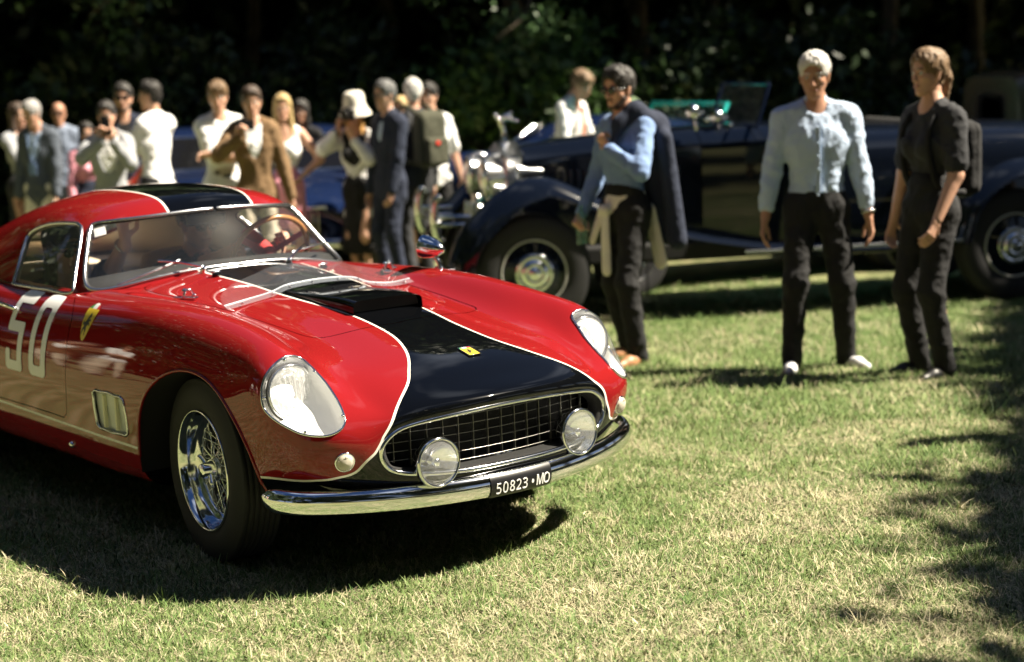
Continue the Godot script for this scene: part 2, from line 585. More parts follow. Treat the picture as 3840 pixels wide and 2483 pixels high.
# ---------------------------------------------------------------- smooth surfaces from control rings, cut into panels
class Surf:
	var net: Array
	var nu: int
	var nv: int
	var ring: bool
	var side := 1.0
	var e: Array[PackedVector3Array] = []
	var P := PackedVector3Array()
	var N := PackedVector3Array()
	var U := PackedVector2Array()
	var f := PackedFloat32Array()

	func _init(rows: Array, closed_under: bool, s: float) -> void:
		nu = rows.size()
		nv = rows[0].size()
		ring = closed_under
		side = s
		var q: Array[PackedVector3Array] = []
		for r in rows:
			var a := PackedVector3Array()
			for c in r:
				a.append(Vector3(c[0], c[1], c[2]))
			var first := a[1] * Vector3(-1, 1, 1)
			var last := a[nv - 2] * Vector3(-1, 1, 1) if ring else a[nv - 1] * 2.0 - a[nv - 2]
			a.insert(0, first)
			a.append(last)
			q.append(a)
		var lead := PackedVector3Array()
		var tail := PackedVector3Array()
		for k in nv + 2:
			lead.append(q[0][k] * 2.0 - q[1][k])
			tail.append(q[nu - 1][k] * 2.0 - q[nu - 2][k])
		e.append(lead)
		e.append_array(q)
		e.append(tail)

	static func w(t: float) -> Vector4:
		var s := 1.0 - t
		return Vector4(s * s * s, 3.0 * t * t * t - 6.0 * t * t + 4.0, -3.0 * t * t * t + 3.0 * t * t + 3.0 * t + 1.0, t * t * t) / 6.0

	static func dw(t: float) -> Vector4:
		var s := 1.0 - t
		return Vector4(-s * s, 3.0 * t * t - 4.0 * t, -3.0 * t * t + 2.0 * t + 1.0, t * t) / 2.0

	func at(u: float, v: float) -> Vector3:
		return both(u, v)[0]

	func both(u: float, v: float) -> Array:  # position and normal
		u = clampf(u, 0.0, nu - 1.0)
		v = clampf(v, 0.0, nv - 1.0)
		var a := mini(int(u), nu - 2)
		var b := mini(int(v), nv - 2)
		var wu := w(u - a)
		var wv := w(v - b)
		var du := dw(u - a)
		var dv := dw(v - b)
		var s := Vector3.ZERO
		var su := Vector3.ZERO
		var sv := Vector3.ZERO
		for k in 4:
			var r: PackedVector3Array = e[a + k]
			var line := r[b] * wv.x + r[b + 1] * wv.y + r[b + 2] * wv.z + r[b + 3] * wv.w
			s += line * wu[k]
			su += line * du[k]
			sv += (r[b] * dv.x + r[b + 1] * dv.y + r[b + 2] * dv.z + r[b + 3] * dv.w) * wu[k]
		var n := sv.cross(su)
		n = n.normalized() if n.length_squared() > 1e-16 else Vector3.BACK
		if side < 0.0:
			s.x = -s.x
			n.x = -n.x
		return [s, n]

	func tess(u0: float, u1: float, v0: float, v1: float, su: int, sv: int) -> PackedInt32Array:
		var base := P.size()
		for a in su + 1:
			for b in sv + 1:
				var u := lerpf(u0, u1, float(a) / su)
				var v := lerpf(v0, v1, float(b) / sv)
				var g := both(u, v)
				P.append(g[0])
				N.append(g[1])
				U.append(Vector2(u, v))
		var t := PackedInt32Array()
		for a in su:
			for b in sv:
				var k := base + a * (sv + 1) + b
				t.append_array([k, k + 1, k + sv + 2, k, k + sv + 2, k + sv + 1])
		return t

	# measure every used vertex with fn(position, uv), then part the triangles at zero: [below, above]
	func split(t: PackedInt32Array, fn) -> Array:
		f.resize(P.size())
		f.fill(INF)
		for k in t:
			if f[k] == INF:
				f[k] = fn.call(P[k], U[k])
		var lo := PackedInt32Array()
		var hi := PackedInt32Array()
		var cuts := {}
		for k in range(0, t.size(), 3):
			var c := [t[k], t[k + 1], t[k + 2]]
			var neg := int(f[c[0]] < 0.0) + int(f[c[1]] < 0.0) + int(f[c[2]] < 0.0)
			if neg == 3:
				lo.append_array(c)
			elif neg == 0:
				hi.append_array(c)
			else:
				var a := []
				var b := []
				for j in 3:
					var p0: int = c[j]
					var p1: int = c[(j + 1) % 3]
					if f[p0] < 0.0: a.append(p0)
					else: b.append(p0)
					if (f[p0] < 0.0) != (f[p1] < 0.0):
						var key := mini(p0, p1) * 4000000 + maxi(p0, p1)
						if not cuts.has(key):
							var s := clampf(f[p0] / (f[p0] - f[p1]), 0.0, 1.0)
							P.append(P[p0].lerp(P[p1], s))
							N.append(N[p0].lerp(N[p1], s).normalized())
							U.append(U[p0].lerp(U[p1], s))
							f.append(0.0)
							cuts[key] = P.size() - 1
						a.append(cuts[key])
						b.append(cuts[key])
				for j in range(1, a.size() - 1):
					lo.append_array([a[0], a[j], a[j + 1]])
				for j in range(1, b.size() - 1):
					hi.append_array([b[0], b[j], b[j + 1]])
		return [lo, hi]

	func into(g: Geo, t: PackedInt32Array, lift := 0.0, uvfn = null) -> void:
		var seen := {}
		for k in t:
			if not seen.has(k):
				seen[k] = g.vert(P[k] + N[k] * lift, N[k], uvfn.call(P[k], U[k]) if uvfn else U[k])
			g.i.append(seen[k])

	# parameters of the point whose z and y are given
	func find(z: float, y: float, u: float, v: float) -> Vector2:
		for k in 12:
			var p := at(u, v)
			var pu := (at(u + 0.01, v) - p) / 0.01
			var pv := (at(u, v + 0.01) - p) / 0.01
			var dz := z - p.z
			var dy := y - p.y
			var det := pu.z * pv.y - pv.z * pu.y
			if absf(det) < 1e-9:
				break
			u += clampf((dz * pv.y - pv.z * dy) / det, -0.6, 0.6)
			v += clampf((pu.z * dy - dz * pu.y) / det, -0.6, 0.6)
		return Vector2(u, v)

	func line3(uv: Array) -> PackedVector3Array:
		var o := PackedVector3Array()
		for q in uv:
			o.append(at(q.x, q.y))
		return o


static func inside(poly: PackedVector2Array, q: Vector2) -> bool:
	return Geometry2D.is_point_in_polygon(q, poly)


static func far_from(line: PackedVector3Array, p: Vector3, reach := 0.06) -> float:
	var best := reach * reach
	for k in line.size() - 1:
		var a := line[k]
		var d := line[k + 1] - a
		var r := p - a
		if r.length_squared() > 4.0 * reach * reach + d.length_squared():
			continue
		var s := clampf(r.dot(d) / maxf(d.length_squared(), 1e-12), 0.0, 1.0)
		best = minf(best, (r - d * s).length_squared())
	return sqrt(best)


static func v2(flat_: Array) -> Array:
	var o := []
	for k in range(0, flat_.size(), 2):
		o.append(Vector2(flat_[k], flat_[k + 1]))
	return o


static func round_rect(q: Vector2, c: Vector2, half: Vector2, r: float) -> float:
	var d := (q - c).abs() - half + Vector2(r, r)
	return Vector2(maxf(d.x, 0.0), maxf(d.y, 0.0)).length() + minf(maxf(d.x, d.y), 0.0) - r


# ---------------------------------------------------------------- the red coupe
func red_car() -> void:
	var car := thing("sports_coupe", "red vintage competition coupe with black centre stripe, white pinstripes and number 50 on its door", "car", Vector3(-0.554, 0, -6.445), deg_to_rad(38.897))
	var g := {}
	for k in ["red", "hood_red", "nose", "cowl", "tail", "hood_stripe", "gap", "under", "recess", "roof", "roof_stripe", "rear_glass", "screen", "lining"]:
		g[k] = Geo.new()
	var head_uv := v2([4.0, 4.05, 3.955, 4.575, 3.96, 5.05, 3.97, 5.43, 3.88, 5.72, 3.435, 5.83, 2.754, 5.74, 2.16, 5.35, 1.98, 4.83, 2.12, 4.3, 2.594, 3.9, 3.19, 3.66, 3.635, 3.62, 3.955, 3.69])
	var head := PackedVector2Array(catmull(head_uv, 5, true))
	var stripe_r := v2([16.6, 1.5, 13, 0.85, 10, 0.85, 8.9, 0.95, 8.3, 0.93, 7.617, 0.8, 7.0, 0.75, 5.95, 0.57, 5.35, 0.55, 4.815, 0.62, 4.348, 0.86, 3.785, 1.265, 3.07, 1.77, 1.614, 3.143, 1.167, 4.254, 1.12, 5.3, 1.26, 6.18, 1.58, 7.03, 2.05, 7.14, 2.62, 7.1, 4.22, 7.1, 5.2, 7.08])
	var stripe_l := v2([16.6, 1.5, 13, 0.85, 10, 0.85, 8.9, 1.5, 8.3, 1.5, 7.3, 1.4, 6.1, 1.13, 5.3, 1.0, 4.8, 0.93, 4.255, 0.97, 3.742, 1.22, 3.08, 1.65, 2.228, 2.24, 1.6, 3.19, 1.167, 4.945, 1.34, 6.8, 1.7, 7.15, 2.3, 7.1, 4.22, 7.1, 5.2, 7.08])
	var hood_r := v2([8.55, -0.3, 8.55, 1.2, 8.5, 2.2, 7.937, 2.3, 7.063, 1.96, 6.46, 1.9, 6.1, 1.87, 5.55, 1.82, 5.33, 1.69, 5.24, 1.34, 5.2, 0.79, 5.2, -0.3])
	var hood_l := v2([8.55, -0.3, 8.55, 1.2, 8.5, 2.3, 7.937, 2.3, 7.063, 2.25, 5.949, 2.18, 5.636, 2.18, 5.5, 2.12, 5.46, 1.85, 5.4, 1.4, 5.28, 0.8, 5.2, -0.3])
	var door := v2([8.9, 3.9, 8.917, 4.18, 8.66, 4.87, 8.577, 5.37, 8.544, 6.1, 8.6, 6.68, 8.68, 6.98, 9.0, 7.0, 10.9, 7.0, 11.2, 6.9, 11.25, 6.0, 11.2, 5.0, 11.1, 3.9])
	for side in [-1.0, 1.0]:
		var s := Surf.new(BODY, true, side)
		var front := s.tess(0.0, 7.0, 0.0, 10.0, 98, 120)
		var rear := s.tess(7.0, 16.0, 0.0, 10.0, 126, 120)
		var t := front + rear
		var pins := [Geo.new(), Geo.new(), Geo.new()]
		t = s.split(t, func(p: Vector3, _q: Vector2) -> float:
			if absf(p.x) < 0.5: return 1.0
			var dy := maxf(0.0, p.y - 0.33)
			var a := Vector2((p.z - 0.022) / 0.415, dy / 0.375).length() - 1.0
			var b := Vector2((p.z + 2.6) / 0.40, dy / 0.345).length() - 1.0
			return minf(a, b))[1]
		t = s.split(t, func(p: Vector3, q: Vector2) -> float: return 1.0 if p.y < 0.72 or q.y > 4.3 else maxf(absf(p.x) - 0.61, maxf(p.z + 1.02 + 0.26 * p.x * p.x, -3.0 - p.z)))[1]
		var two := s.split(t, func(_p: Vector3, q: Vector2) -> float: return q.x - 1.0)
		s.into(g.recess, two[0])
		t = two[1]
		two = s.split(t, func(_p: Vector3, q: Vector2) -> float: return 8.3 - q.y if q.x > 4.6 else 1.0)
		s.into(g.under, two[0])
		t = two[1]
		# headlamp opening
		var hl := s.line3(Array(head) + [head[0]])
		two = s.split(t, func(p: Vector3, q: Vector2) -> float:
			if q.x > 4.6 or q.y < 3.2 or q.y > 6.3: return 1.0
			return far_from(hl, p) * (-1.0 if inside(head, q) else 1.0))
		t = two[1]
		headlamp(car, s, two[0], hl, side)
		# air outlet behind the wheel
		two = s.split(t, func(p: Vector3, _q: Vector2) -> float: return 1.0 if absf(p.x) < 0.7 else round_rect(Vector2(p.z, p.y), Vector2(-0.595, 0.478), Vector2(0.135, 0.083), 0.03))
		t = two[1]
		side_vent(car, s, two[0], side)
		# stripe and its white line
		var uv := catmull(stripe_r if side < 0.0 else stripe_l, 6)
		var sl := s.line3(uv)
		var sp := PackedVector2Array(uv + v2([5.2, 10.3, -0.3, 10.3, -0.3, -0.3, 16.6, -0.3]))
		two = s.split(t, func(p: Vector3, q: Vector2) -> float:
			var d := far_from(sl, p)
			return d if not inside(sp, q) else -d)
		var in_stripe: PackedInt32Array = s.split(two[0], func(p: Vector3, _q: Vector2) -> float: return far_from(sl, p) - 0.0045)[1]
		var bits := s.split(two[1], func(p: Vector3, _q: Vector2) -> float: return far_from(sl, p) - 0.0045)
		for half in [bits[0], s.split(two[0], func(p: Vector3, _q: Vector2) -> float: return far_from(sl, p) - 0.0045)[0]]:
			var ahead := s.split(half, func(_p: Vector3, q: Vector2) -> float: return q.x - 10.0)
			s.into(pins[0], ahead[0])
			s.into(pins[1], s.split(ahead[1], func(_p: Vector3, q: Vector2) -> float: return 12.95 - q.x)[0])
		var red: PackedInt32Array = bits[1]
		# sill line
		two = s.split(red, func(p: Vector3, q: Vector2) -> float: return 1.0 if p.z > -0.3 or p.z < -2.3 or q.y < 6.0 else sill_height(p))
		var edge: PackedInt32Array = []
		red = PackedInt32Array()
		for half in two:
			var h2 := s.split(half, func(p: Vector3, q: Vector2) -> float: return 1.0 if p.z > -0.3 or p.z < -2.3 or q.y < 6.0 else absf(sill_height(p)) - 0.005)
			s.into(pins[2], h2[0])
			red.append_array(h2[1])
		for pg in [pins[0], pins[2]]:
			part(car, "pinstripe", pg, M.white_line)
		# bonnet
		var hu := catmull(hood_r if side < 0.0 else hood_l, 4)
		var hline := s.line3(hu)
		var hp := PackedVector2Array(hu)
		for which in 2:
			var src: PackedInt32Array = [red, in_stripe][which]
			two = s.split(src, func(p: Vector3, q: Vector2) -> float: return 1.0 if q.y > 3.0 or q.x > 9.2 or q.x < 4.8 else far_from(hline, p) * (-1.0 if inside(hp, q) else 1.0))
			for half in 2:
				var h2 := s.split(two[half], func(p: Vector3, q: Vector2) -> float: return 1.0 if q.y > 3.0 or q.x > 9.2 or q.x < 4.8 else far_from(hline, p) - 0.0024)
				s.into(g.gap, h2[0], -0.004)
				two[half] = h2[1]
			s.into(g["hood_stripe"] if which else g["hood_red"], two[0])
			if which:
				var pieces := s.split(two[1], func(_p: Vector3, q: Vector2) -> float: return q.x - 6.5)
				s.into(g.nose, pieces[0])
				pieces = s.split(pieces[1], func(_p: Vector3, q: Vector2) -> float: return q.x - 10.5)
				s.into(g.cowl, pieces[0])
				s.into(g.tail, pieces[1])
			else:
				red = two[1]
		# door
		var dp := PackedVector2Array(catmull(door, 3, true))
		var dline := s.line3(Array(dp))
		two = s.split(red, func(p: Vector3, q: Vector2) -> float: return 1.0 if q.x < 8.0 or q.x > 11.8 or q.y < 3.5 else far_from(dline, p) * (-1.0 if inside(dp, q) else 1.0))
		for half in 2:
			var h2 := s.split(two[half], func(p: Vector3, q: Vector2) -> float: return 1.0 if q.x < 8.0 or q.x > 11.8 or q.y < 3.5 else far_from(dline, p) - 0.0022)
			s.into(g.gap, h2[0], -0.004)
			two[half] = h2[1]
		var dg := Geo.new()
		s.into(dg, two[0])
		var dm := part(car, "door", dg, M.red_paint)
		s.into(g.red, two[1])
		door_things(car, dm, s, side)
		wheel_arch(car, s, side)
		cabin_side(car, g, side)
	part(car, "body_shell", g.red, M.red_paint)
	part(car, "bonnet", g.hood_red, M.red_paint)
	part(car, "nose_stripe", g.nose, M.black_paint)
	part(car, "scuttle_stripe", g.cowl, M.black_paint)
	part(car, "tail_stripe", g.tail, M.black_paint)
	part(car, "headlining", g.lining, M.cream_lining)
	part(car, "bonnet_stripe", g.hood_stripe, M.black_paint)
	part(car, "panel_gap", g.gap, M.gap_black)
	part(car, "underbody", g.under, M.matt_black)
	part(car, "grille_recess", g.recess, M.matt_black)
	part(car, "roof", g.roof, M.red_paint)
	part(car, "roof_stripe", g.roof_stripe, M.black_paint)
	part(car, "windscreen", g.screen, M.pane)
	part(car, "rear_window", g.rear_glass, M.pane)
	nose_things(car)
	hood_things(car)
	interior(car)
	for w in [[-0.655, 0.0, -1.0, -0.10], [0.655, 0.0, 1.0, -0.10], [-0.665, -2.6, -1.0, 0.0], [0.665, -2.6, 1.0, 0.0]]:
		wire_wheel(car, Vector3(w[0], 0.335, w[1]), w[2], w[3])
	coupe_people()


func headlamp(car: Node3D, s: Surf, cover: PackedInt32Array, outline: PackedVector3Array, side: float) -> void:
	var cg := Geo.new()
	s.into(cg, cover)
	# the white bowl under the cover
	var mid := Vector3.ZERO
	for q in outline:
		mid += q / outline.size()
	var inward := Vector3(0, -0.62, -0.78)
	var bowl := Geo.new()
	var rows := []
	for k in [[1.0, 0.004], [0.97, 0.03], [0.9, 0.05], [0.6, 0.062], [0.3, 0.066], [0.02, 0.066]]:
		var row := PackedVector3Array()
		for q in outline.slice(0, outline.size() - 1):
			row.append(mid.lerp(q, k[0]) + inward * k[1])
		rows.append(row)
	bowl.sheet(rows, true, false, false)
	var o := part(car, "headlamp", bowl, M.lamp_white)
	var c := Vector3(side * 0.664, 0.678, 0.512)
	var b := facing(Vector3(side * -0.02, 0.12, 1.0))
	var shell := Geo.new()
	shell.lathe([Vector2(0.05, -0.07), Vector2(0.096, -0.02), Vector2(0.099, 0.0), Vector2(0.097, 0.010), Vector2(0.091, 0.013), Vector2(0.088, 0.009)], c, b, 32)
	part(o, "lamp_ring", shell, M.chrome)
	var bowl2 := Geo.new()
	bowl2.lathe([Vector2(0.0, -0.055), Vector2(0.03, -0.05), Vector2(0.06, -0.034), Vector2(0.08, -0.012), Vector2(0.088, 0.006)], c, b, 32)
	part(o, "reflector", bowl2, M.reflector)
	var lens := Geo.new()
	lens.lathe([Vector2(0.089, 0.008), Vector2(0.075, 0.018), Vector2(0.055, 0.025), Vector2(0.028, 0.029), Vector2(0.0, 0.030)], c, b, 32)
	for k in 9:
		var x := -0.07 + 0.0175 * k
		var hgt := sqrt(maxf(0.0, 0.08 * 0.08 - x * x))
		lens.box(c + b * Vector3(x, 0.031 - 2.0 * (x * x), 0), Vector3(0.0022, 0.003, hgt * 1.7), 0.0008, b)
	part(o, "lens", lens, M.lens)
	var gap := Geo.new()  # black ring standing in for the dark gap around the lens
	gap.tube(ring_points(c + b.y * 0.006, b.y, 0.0985, 40), 0.0048, 8, true)
	part(o, "lamp_seal", gap, M.rubber)
	part(o, "clear_cover", cg, M.clear_cover)
	var ring := Geo.new()
	var path := PackedVector3Array()
	for q in outline.slice(0, outline.size() - 1):
		path.append(q + Vector3(0, 0.001, 0.001))
	ring.tube(path, 0.0042, 8, true)
	part(o, "trim_ring", ring, M.chrome)
	var n := outline.size() - 1
	for k in [2, 16, 31, 46, 60]:
		var sc := Geo.new()
		sc.ball(outline[k % n].lerp(mid, 0.06) + Vector3(0, 0.003, 0.005), Vector3(0.007, 0.005, 0.007))
		part(o, "screw", sc, M.chrome)


func side_vent(car: Node3D, s: Surf, hole: PackedInt32Array, side: float) -> void:
	var back := Geo.new()
	s.into(back, hole, -0.014)
	var o := part(car, "air_outlet", back, M.vent_panel)
	var rim := Geo.new()
	var path := PackedVector3Array()
	for k in 40:
		var a := TAU * k / 40
		var d := Vector2(cos(a), sin(a))
		var q := d * minf(0.132 / maxf(absf(d.x), 0.001), 0.080 / maxf(absf(d.y), 0.001))
		q = q * (0.93 + 0.07 * absf(absf(d.x) - absf(d.y)))
		var uv := s.find(-0.595 + q.x, 0.478 + q.y, 7.6, 6.6)
		path.append(s.at(uv.x, uv.y))
	rim.tube(path, 0.006, 6, true)
	part(o, "outlet_frame", rim, M.satin_metal)
	for z in [-0.645, -0.545]:
		var bar := Geo.new()
		var a := s.find(z, 0.55, 7.6, 6.3)
		var b := s.find(z, 0.405, 7.6, 7.0)
		var pa := s.at(a.x, a.y)
		var pb := s.at(b.x, b.y)
		bar.box((pa + pb) / 2.0 - Vector3(side * 0.004, 0, 0), Vector3(0.016, 0.130, 0.014), 0.004)
		part(o, "slat", bar, M.vent_slat)


func decal(parent: Node3D, called: String, s: Surf, box: Rect2, guess: Vector2, fn, m: Material, cells := 60) -> void:
	# a thin sheet that follows the panel, its outline given by fn(z, y)
	var a := s.find(box.position.x, box.position.y, guess.x, guess.y)
	var b := s.find(box.end.x, box.end.y, guess.x, guess.y)
	var c := s.find(box.position.x, box.end.y, guess.x, guess.y)
	var d := s.find(box.end.x, box.position.y, guess.x, guess.y)
	var lo := Vector2(minf(minf(a.x, b.x), minf(c.x, d.x)) - 0.05, minf(minf(a.y, b.y), minf(c.y, d.y)) - 0.05)
	var hi := Vector2(maxf(maxf(a.x, b.x), maxf(c.x, d.x)) + 0.05, maxf(maxf(a.y, b.y), maxf(c.y, d.y)) + 0.05)
	var k := Surf.new(BODY, true, s.side)
	var t := k.tess(lo.x, hi.x, lo.y, hi.y, cells, cells)
	t = k.split(t, func(p: Vector3, _q: Vector2) -> float: return fn.call(p.z, p.y))[0]
	var g := Geo.new()
	var flip := s.side > 0.0
	k.into(g, t, 0.0025, func(p: Vector3, _q: Vector2) -> Vector2:
		var x := (p.z - box.position.x) / box.size.x
		return Vector2(1.0 - x if flip else x, 1.0 - (p.y - box.position.y) / box.size.y))
	part(parent, called, g, m)


static func stroke(z: float, y: float, z0: float, y0: float, z1: float, y1: float, r := 0.012) -> float:
	return round_rect(Vector2(z, y), Vector2((z0 + z1) / 2.0, (y0 + y1) / 2.0), Vector2(absf(z1 - z0) / 2.0, absf(y1 - y0) / 2.0), r)


func door_things(car: Node3D, door: Node3D, s: Surf, side: float) -> void:
	# race number, read from the front of the car backwards on the left side
	var z5 := -1.47 if side < 0.0 else -1.235
	var z0 := -1.235 if side < 0.0 else -1.47
	var d := -side
	decal(door, "number_five", s, Rect2(z5 - 0.09, 0.54, 0.18, 0.325), Vector2(9.6, 5.2), func(z: float, y: float) -> float:
		var x := (z - z5) * d
		var a := stroke(x, y, -0.075, 0.818, 0.08, 0.862)
		a = minf(a, stroke(x, y, -0.080, 0.705, -0.036, 0.855))
		a = minf(a, stroke(x, y, -0.080, 0.705, 0.078, 0.747))
		a = minf(a, stroke(x, y, 0.034, 0.545, 0.080, 0.745, 0.02))
		a = minf(a, stroke(x, y, -0.080, 0.543, 0.080, 0.585, 0.02))
		return minf(a, stroke(x, y, -0.080, 0.545, -0.036, 0.632)), M.number_white, 110)
	decal(door, "number_zero", s, Rect2(z0 - 0.09, 0.54, 0.18, 0.325), Vector2(9.2, 5.2), func(z: float, y: float) -> float:
		return maxf(stroke(z - z0, y, -0.080, 0.543, 0.080, 0.862, 0.03), -stroke(z - z0, y, -0.035, 0.587, 0.035, 0.818, 0.012)), M.number_white, 110)
	# shield on the wing
	var zs := -0.842
	decal(car, "shield_badge", s, Rect2(zs - 0.055, 0.728, 0.11, 0.138), Vector2(8.2, 4.9), func(z: float, y: float) -> float:
		var h := (y - 0.728) / 0.138
		var half := 0.05 * sqrt(clampf(h * 1.35, 0.0, 1.0))
		return maxf(absf(z - zs) - half, maxf(y - 0.866 + 8.0 * (z - zs) * (z - zs), 0.728 - y)), M.shield, 60)
	# handle
	var hg := Geo.new()
	var a := s.find(-1.69, 0.795, 10.0, 4.95)
	var b := s.find(-1.53, 0.788, 9.8, 4.95)
	var pa: Array = s.both(a.x, a.y)
	var pb: Array = s.both(b.x, b.y)
	hg.tube(smooth3([pa[0], pa[0] + pa[1] * 0.022, (pa[0] + pb[0]) / 2.0 + pb[1] * 0.030, pb[0] + pb[1] * 0.022, pb[0]], 4), 0.009, 8)
	part(door, "door_handle", hg, M.chrome)
	var jg := Geo.new()
	var jc := s.find(-0.997, 0.289, 8.6, 7.5)
	var j: Array = s.both(jc.x, jc.y)
	jg.lathe([Vector2(0.0, 0.012), Vector2(0.010, 0.011), Vector2(0.014, 0.006), Vector2(0.015, -0.004)], j[0], facing(j[1]), 14)
	part(car, "jacking_cap", jg, M.chrome)


func wheel_arch(car: Node3D, s: Surf, side: float) -> void:
	for w in [[0.022, 0.415, 0.375, 6.0], [-2.6, 0.40, 0.345, 12.1]]:
		var path := PackedVector3Array()
		for k in 33:
			var a := PI * k / 32.0
			var uv := s.find(w[0] + cos(a) * w[1], 0.335 + sin(a) * w[2], w[3], 6.2)
			path.append(s.at(uv.x, uv.y))
		var lip := Geo.new()
		lip.tube(path, 0.0065, 8)
		part(car, "arch_lip", lip, M.red_paint)
		var rows := []
		for x in [0.80, 0.62, 0.44]:
			var row := PackedVector3Array()
			for k in 25:
				var a := -0.15 + (PI + 0.3) * k / 24.0
				row.append(Vector3(side * minf(x, absf(path[clampi(k * 32 / 24, 0, 32)].x) - 0.004), 0.33 + sin(a) * (w[2] + 0.003), w[0] + cos(a) * (w[1] + 0.003)))
			rows.append(row)
		var cup := PackedVector3Array()
		for k in 25:
			cup.append(Vector3(side * 0.43, 0.33, w[0]))
		rows.append(cup)
		var g := Geo.new()
		g.sheet(rows)
		part(car, "wheel_well", g, M.matt_black)


func cabin_side(car: Node3D, g: Dictionary, side: float) -> void:
	var s := Surf.new(CABIN, false, side)
	var t := s.tess(0.0, 10.0, 0.0, 6.0, 150, 84)
	var ws := v2([0.92, -0.3, 0.92, 0.667, 0.82, 1.84, 0.77, 2.39, 0.83, 3.0, 1.08, 3.55, 1.5, 3.70, 2.3, 3.45, 2.86, 3.18, 3.02, 2.9, 2.92, 2.2, 2.84, 1.47, 2.82, 0.38, 2.82, -0.3])
	var wp := PackedVector2Array(catmull(ws, 5))
	var two := s.split(t, func(p: Vector3, q: Vector2) -> float: return (-1.0 if inside(wp, q) else 1.0) * far_from(s_line(s, wp), p, 0.05) if q.x < 3.6 else 1.0)
	s.into(g.screen, two[0])
	t = two[1]
	var sw := PackedVector2Array(catmull(v2([1.25, 4.95, 1.35, 4.62, 2.1, 4.12, 3.0, 3.64, 3.3, 3.55, 3.67, 3.47, 4.4, 3.42, 5.0, 3.51, 5.37, 3.73, 5.48, 4.05, 5.39, 4.55, 5.28, 5.2, 5.24, 5.6, 5.15, 5.70, 4.3, 5.70, 3.3, 5.70, 2.6, 5.65, 2.2, 5.58, 1.8, 5.45, 1.5, 5.29]), 5, true))
	var sline := s_line(s, sw)
	two = s.split(t, func(p: Vector3, q: Vector2) -> float: return (-1.0 if inside(sw, q) else 1.0) * far_from(sline, p, 0.05) if q.x < 6.0 and q.y > 3.0 else 1.0)
	var pg := Geo.new()
	s.into(pg, two[0])
	var pane := part(car, "side_window", pg, M.side_pane)
	var fg := Geo.new()
	fg.tube(sline, 0.0085, 8, true)
	part(pane, "window_frame", fg, M.satin_metal)
	t = two[1]
	var rw := PackedVector2Array(catmull(v2([7.1, -0.3, 7.1, 1.6, 7.3, 2.1, 8.0, 2.2, 8.5, 1.9, 8.6, -0.3]), 4))
	two = s.split(t, func(_p: Vector3, q: Vector2) -> float: return -1.0 if inside(rw, q) else 1.0)
	s.into(g.rear_glass, two[0])
	t = two[1]
	two = s.split(t, func(p: Vector3, q: Vector2) -> float: return absf(p.x) - 0.2)
	var pin := s.split(two[1], func(p: Vector3, q: Vector2) -> float: return absf(p.x) - 0.209 if q.x > 2.0 and q.x < 7.1 else 1.0)
	s.into(g.roof_stripe, two[0])
	var rp := Geo.new()
	s.into(rp, pin[0])
	part(car, "roof_pinstripe", rp, M.white_line)
	var lt := s.split(t, func(_p: Vector3, q: Vector2) -> float: return q.x - 3.3)
	s.into(g.lining, lt[1], -0.02)
	s.into(g.roof, pin[1])
	# screen surround: bright metal over a dark rubber seal
	var path := PackedVector3Array()
	var inner := PackedVector3Array()
	for q in wp:
		if q.y >= -0.01:
			var b: Array = s.both(q.x, q.y)
			path.append(b[0] + b[1] * 0.003)
			var c: Array = s.both(lerpf(q.x, 1.85, 0.035), q.y * 0.985)
			inner.append(c[0] + c[1] * 0.001)
	var b0: Array = s.both(0.92, 0.0)
	path.insert(0, b0[0])
	var frame := Geo.new()
	frame.tube(path, 0.0085, 8)
	part(car, "windscreen_frame", frame, M.satin_metal)
	var seal := Geo.new()
	seal.tube(inner, 0.007, 6)
	part(car, "windscreen_seal", seal, M.rubber)


func s_line(s: Surf, poly: PackedVector2Array) -> PackedVector3Array:
	var key := "%d/%d" % [s.get_instance_id(), poly.size()]
	if not lines.has(key):
		lines[key] = s.line3(Array(poly))
	return lines[key]


var lines := {}


static func sill_height(p: Vector3) -> float:
	return p.y - 0.366 - 0.012 * clampf(-p.z - 0.4, 0.0, 1.3)


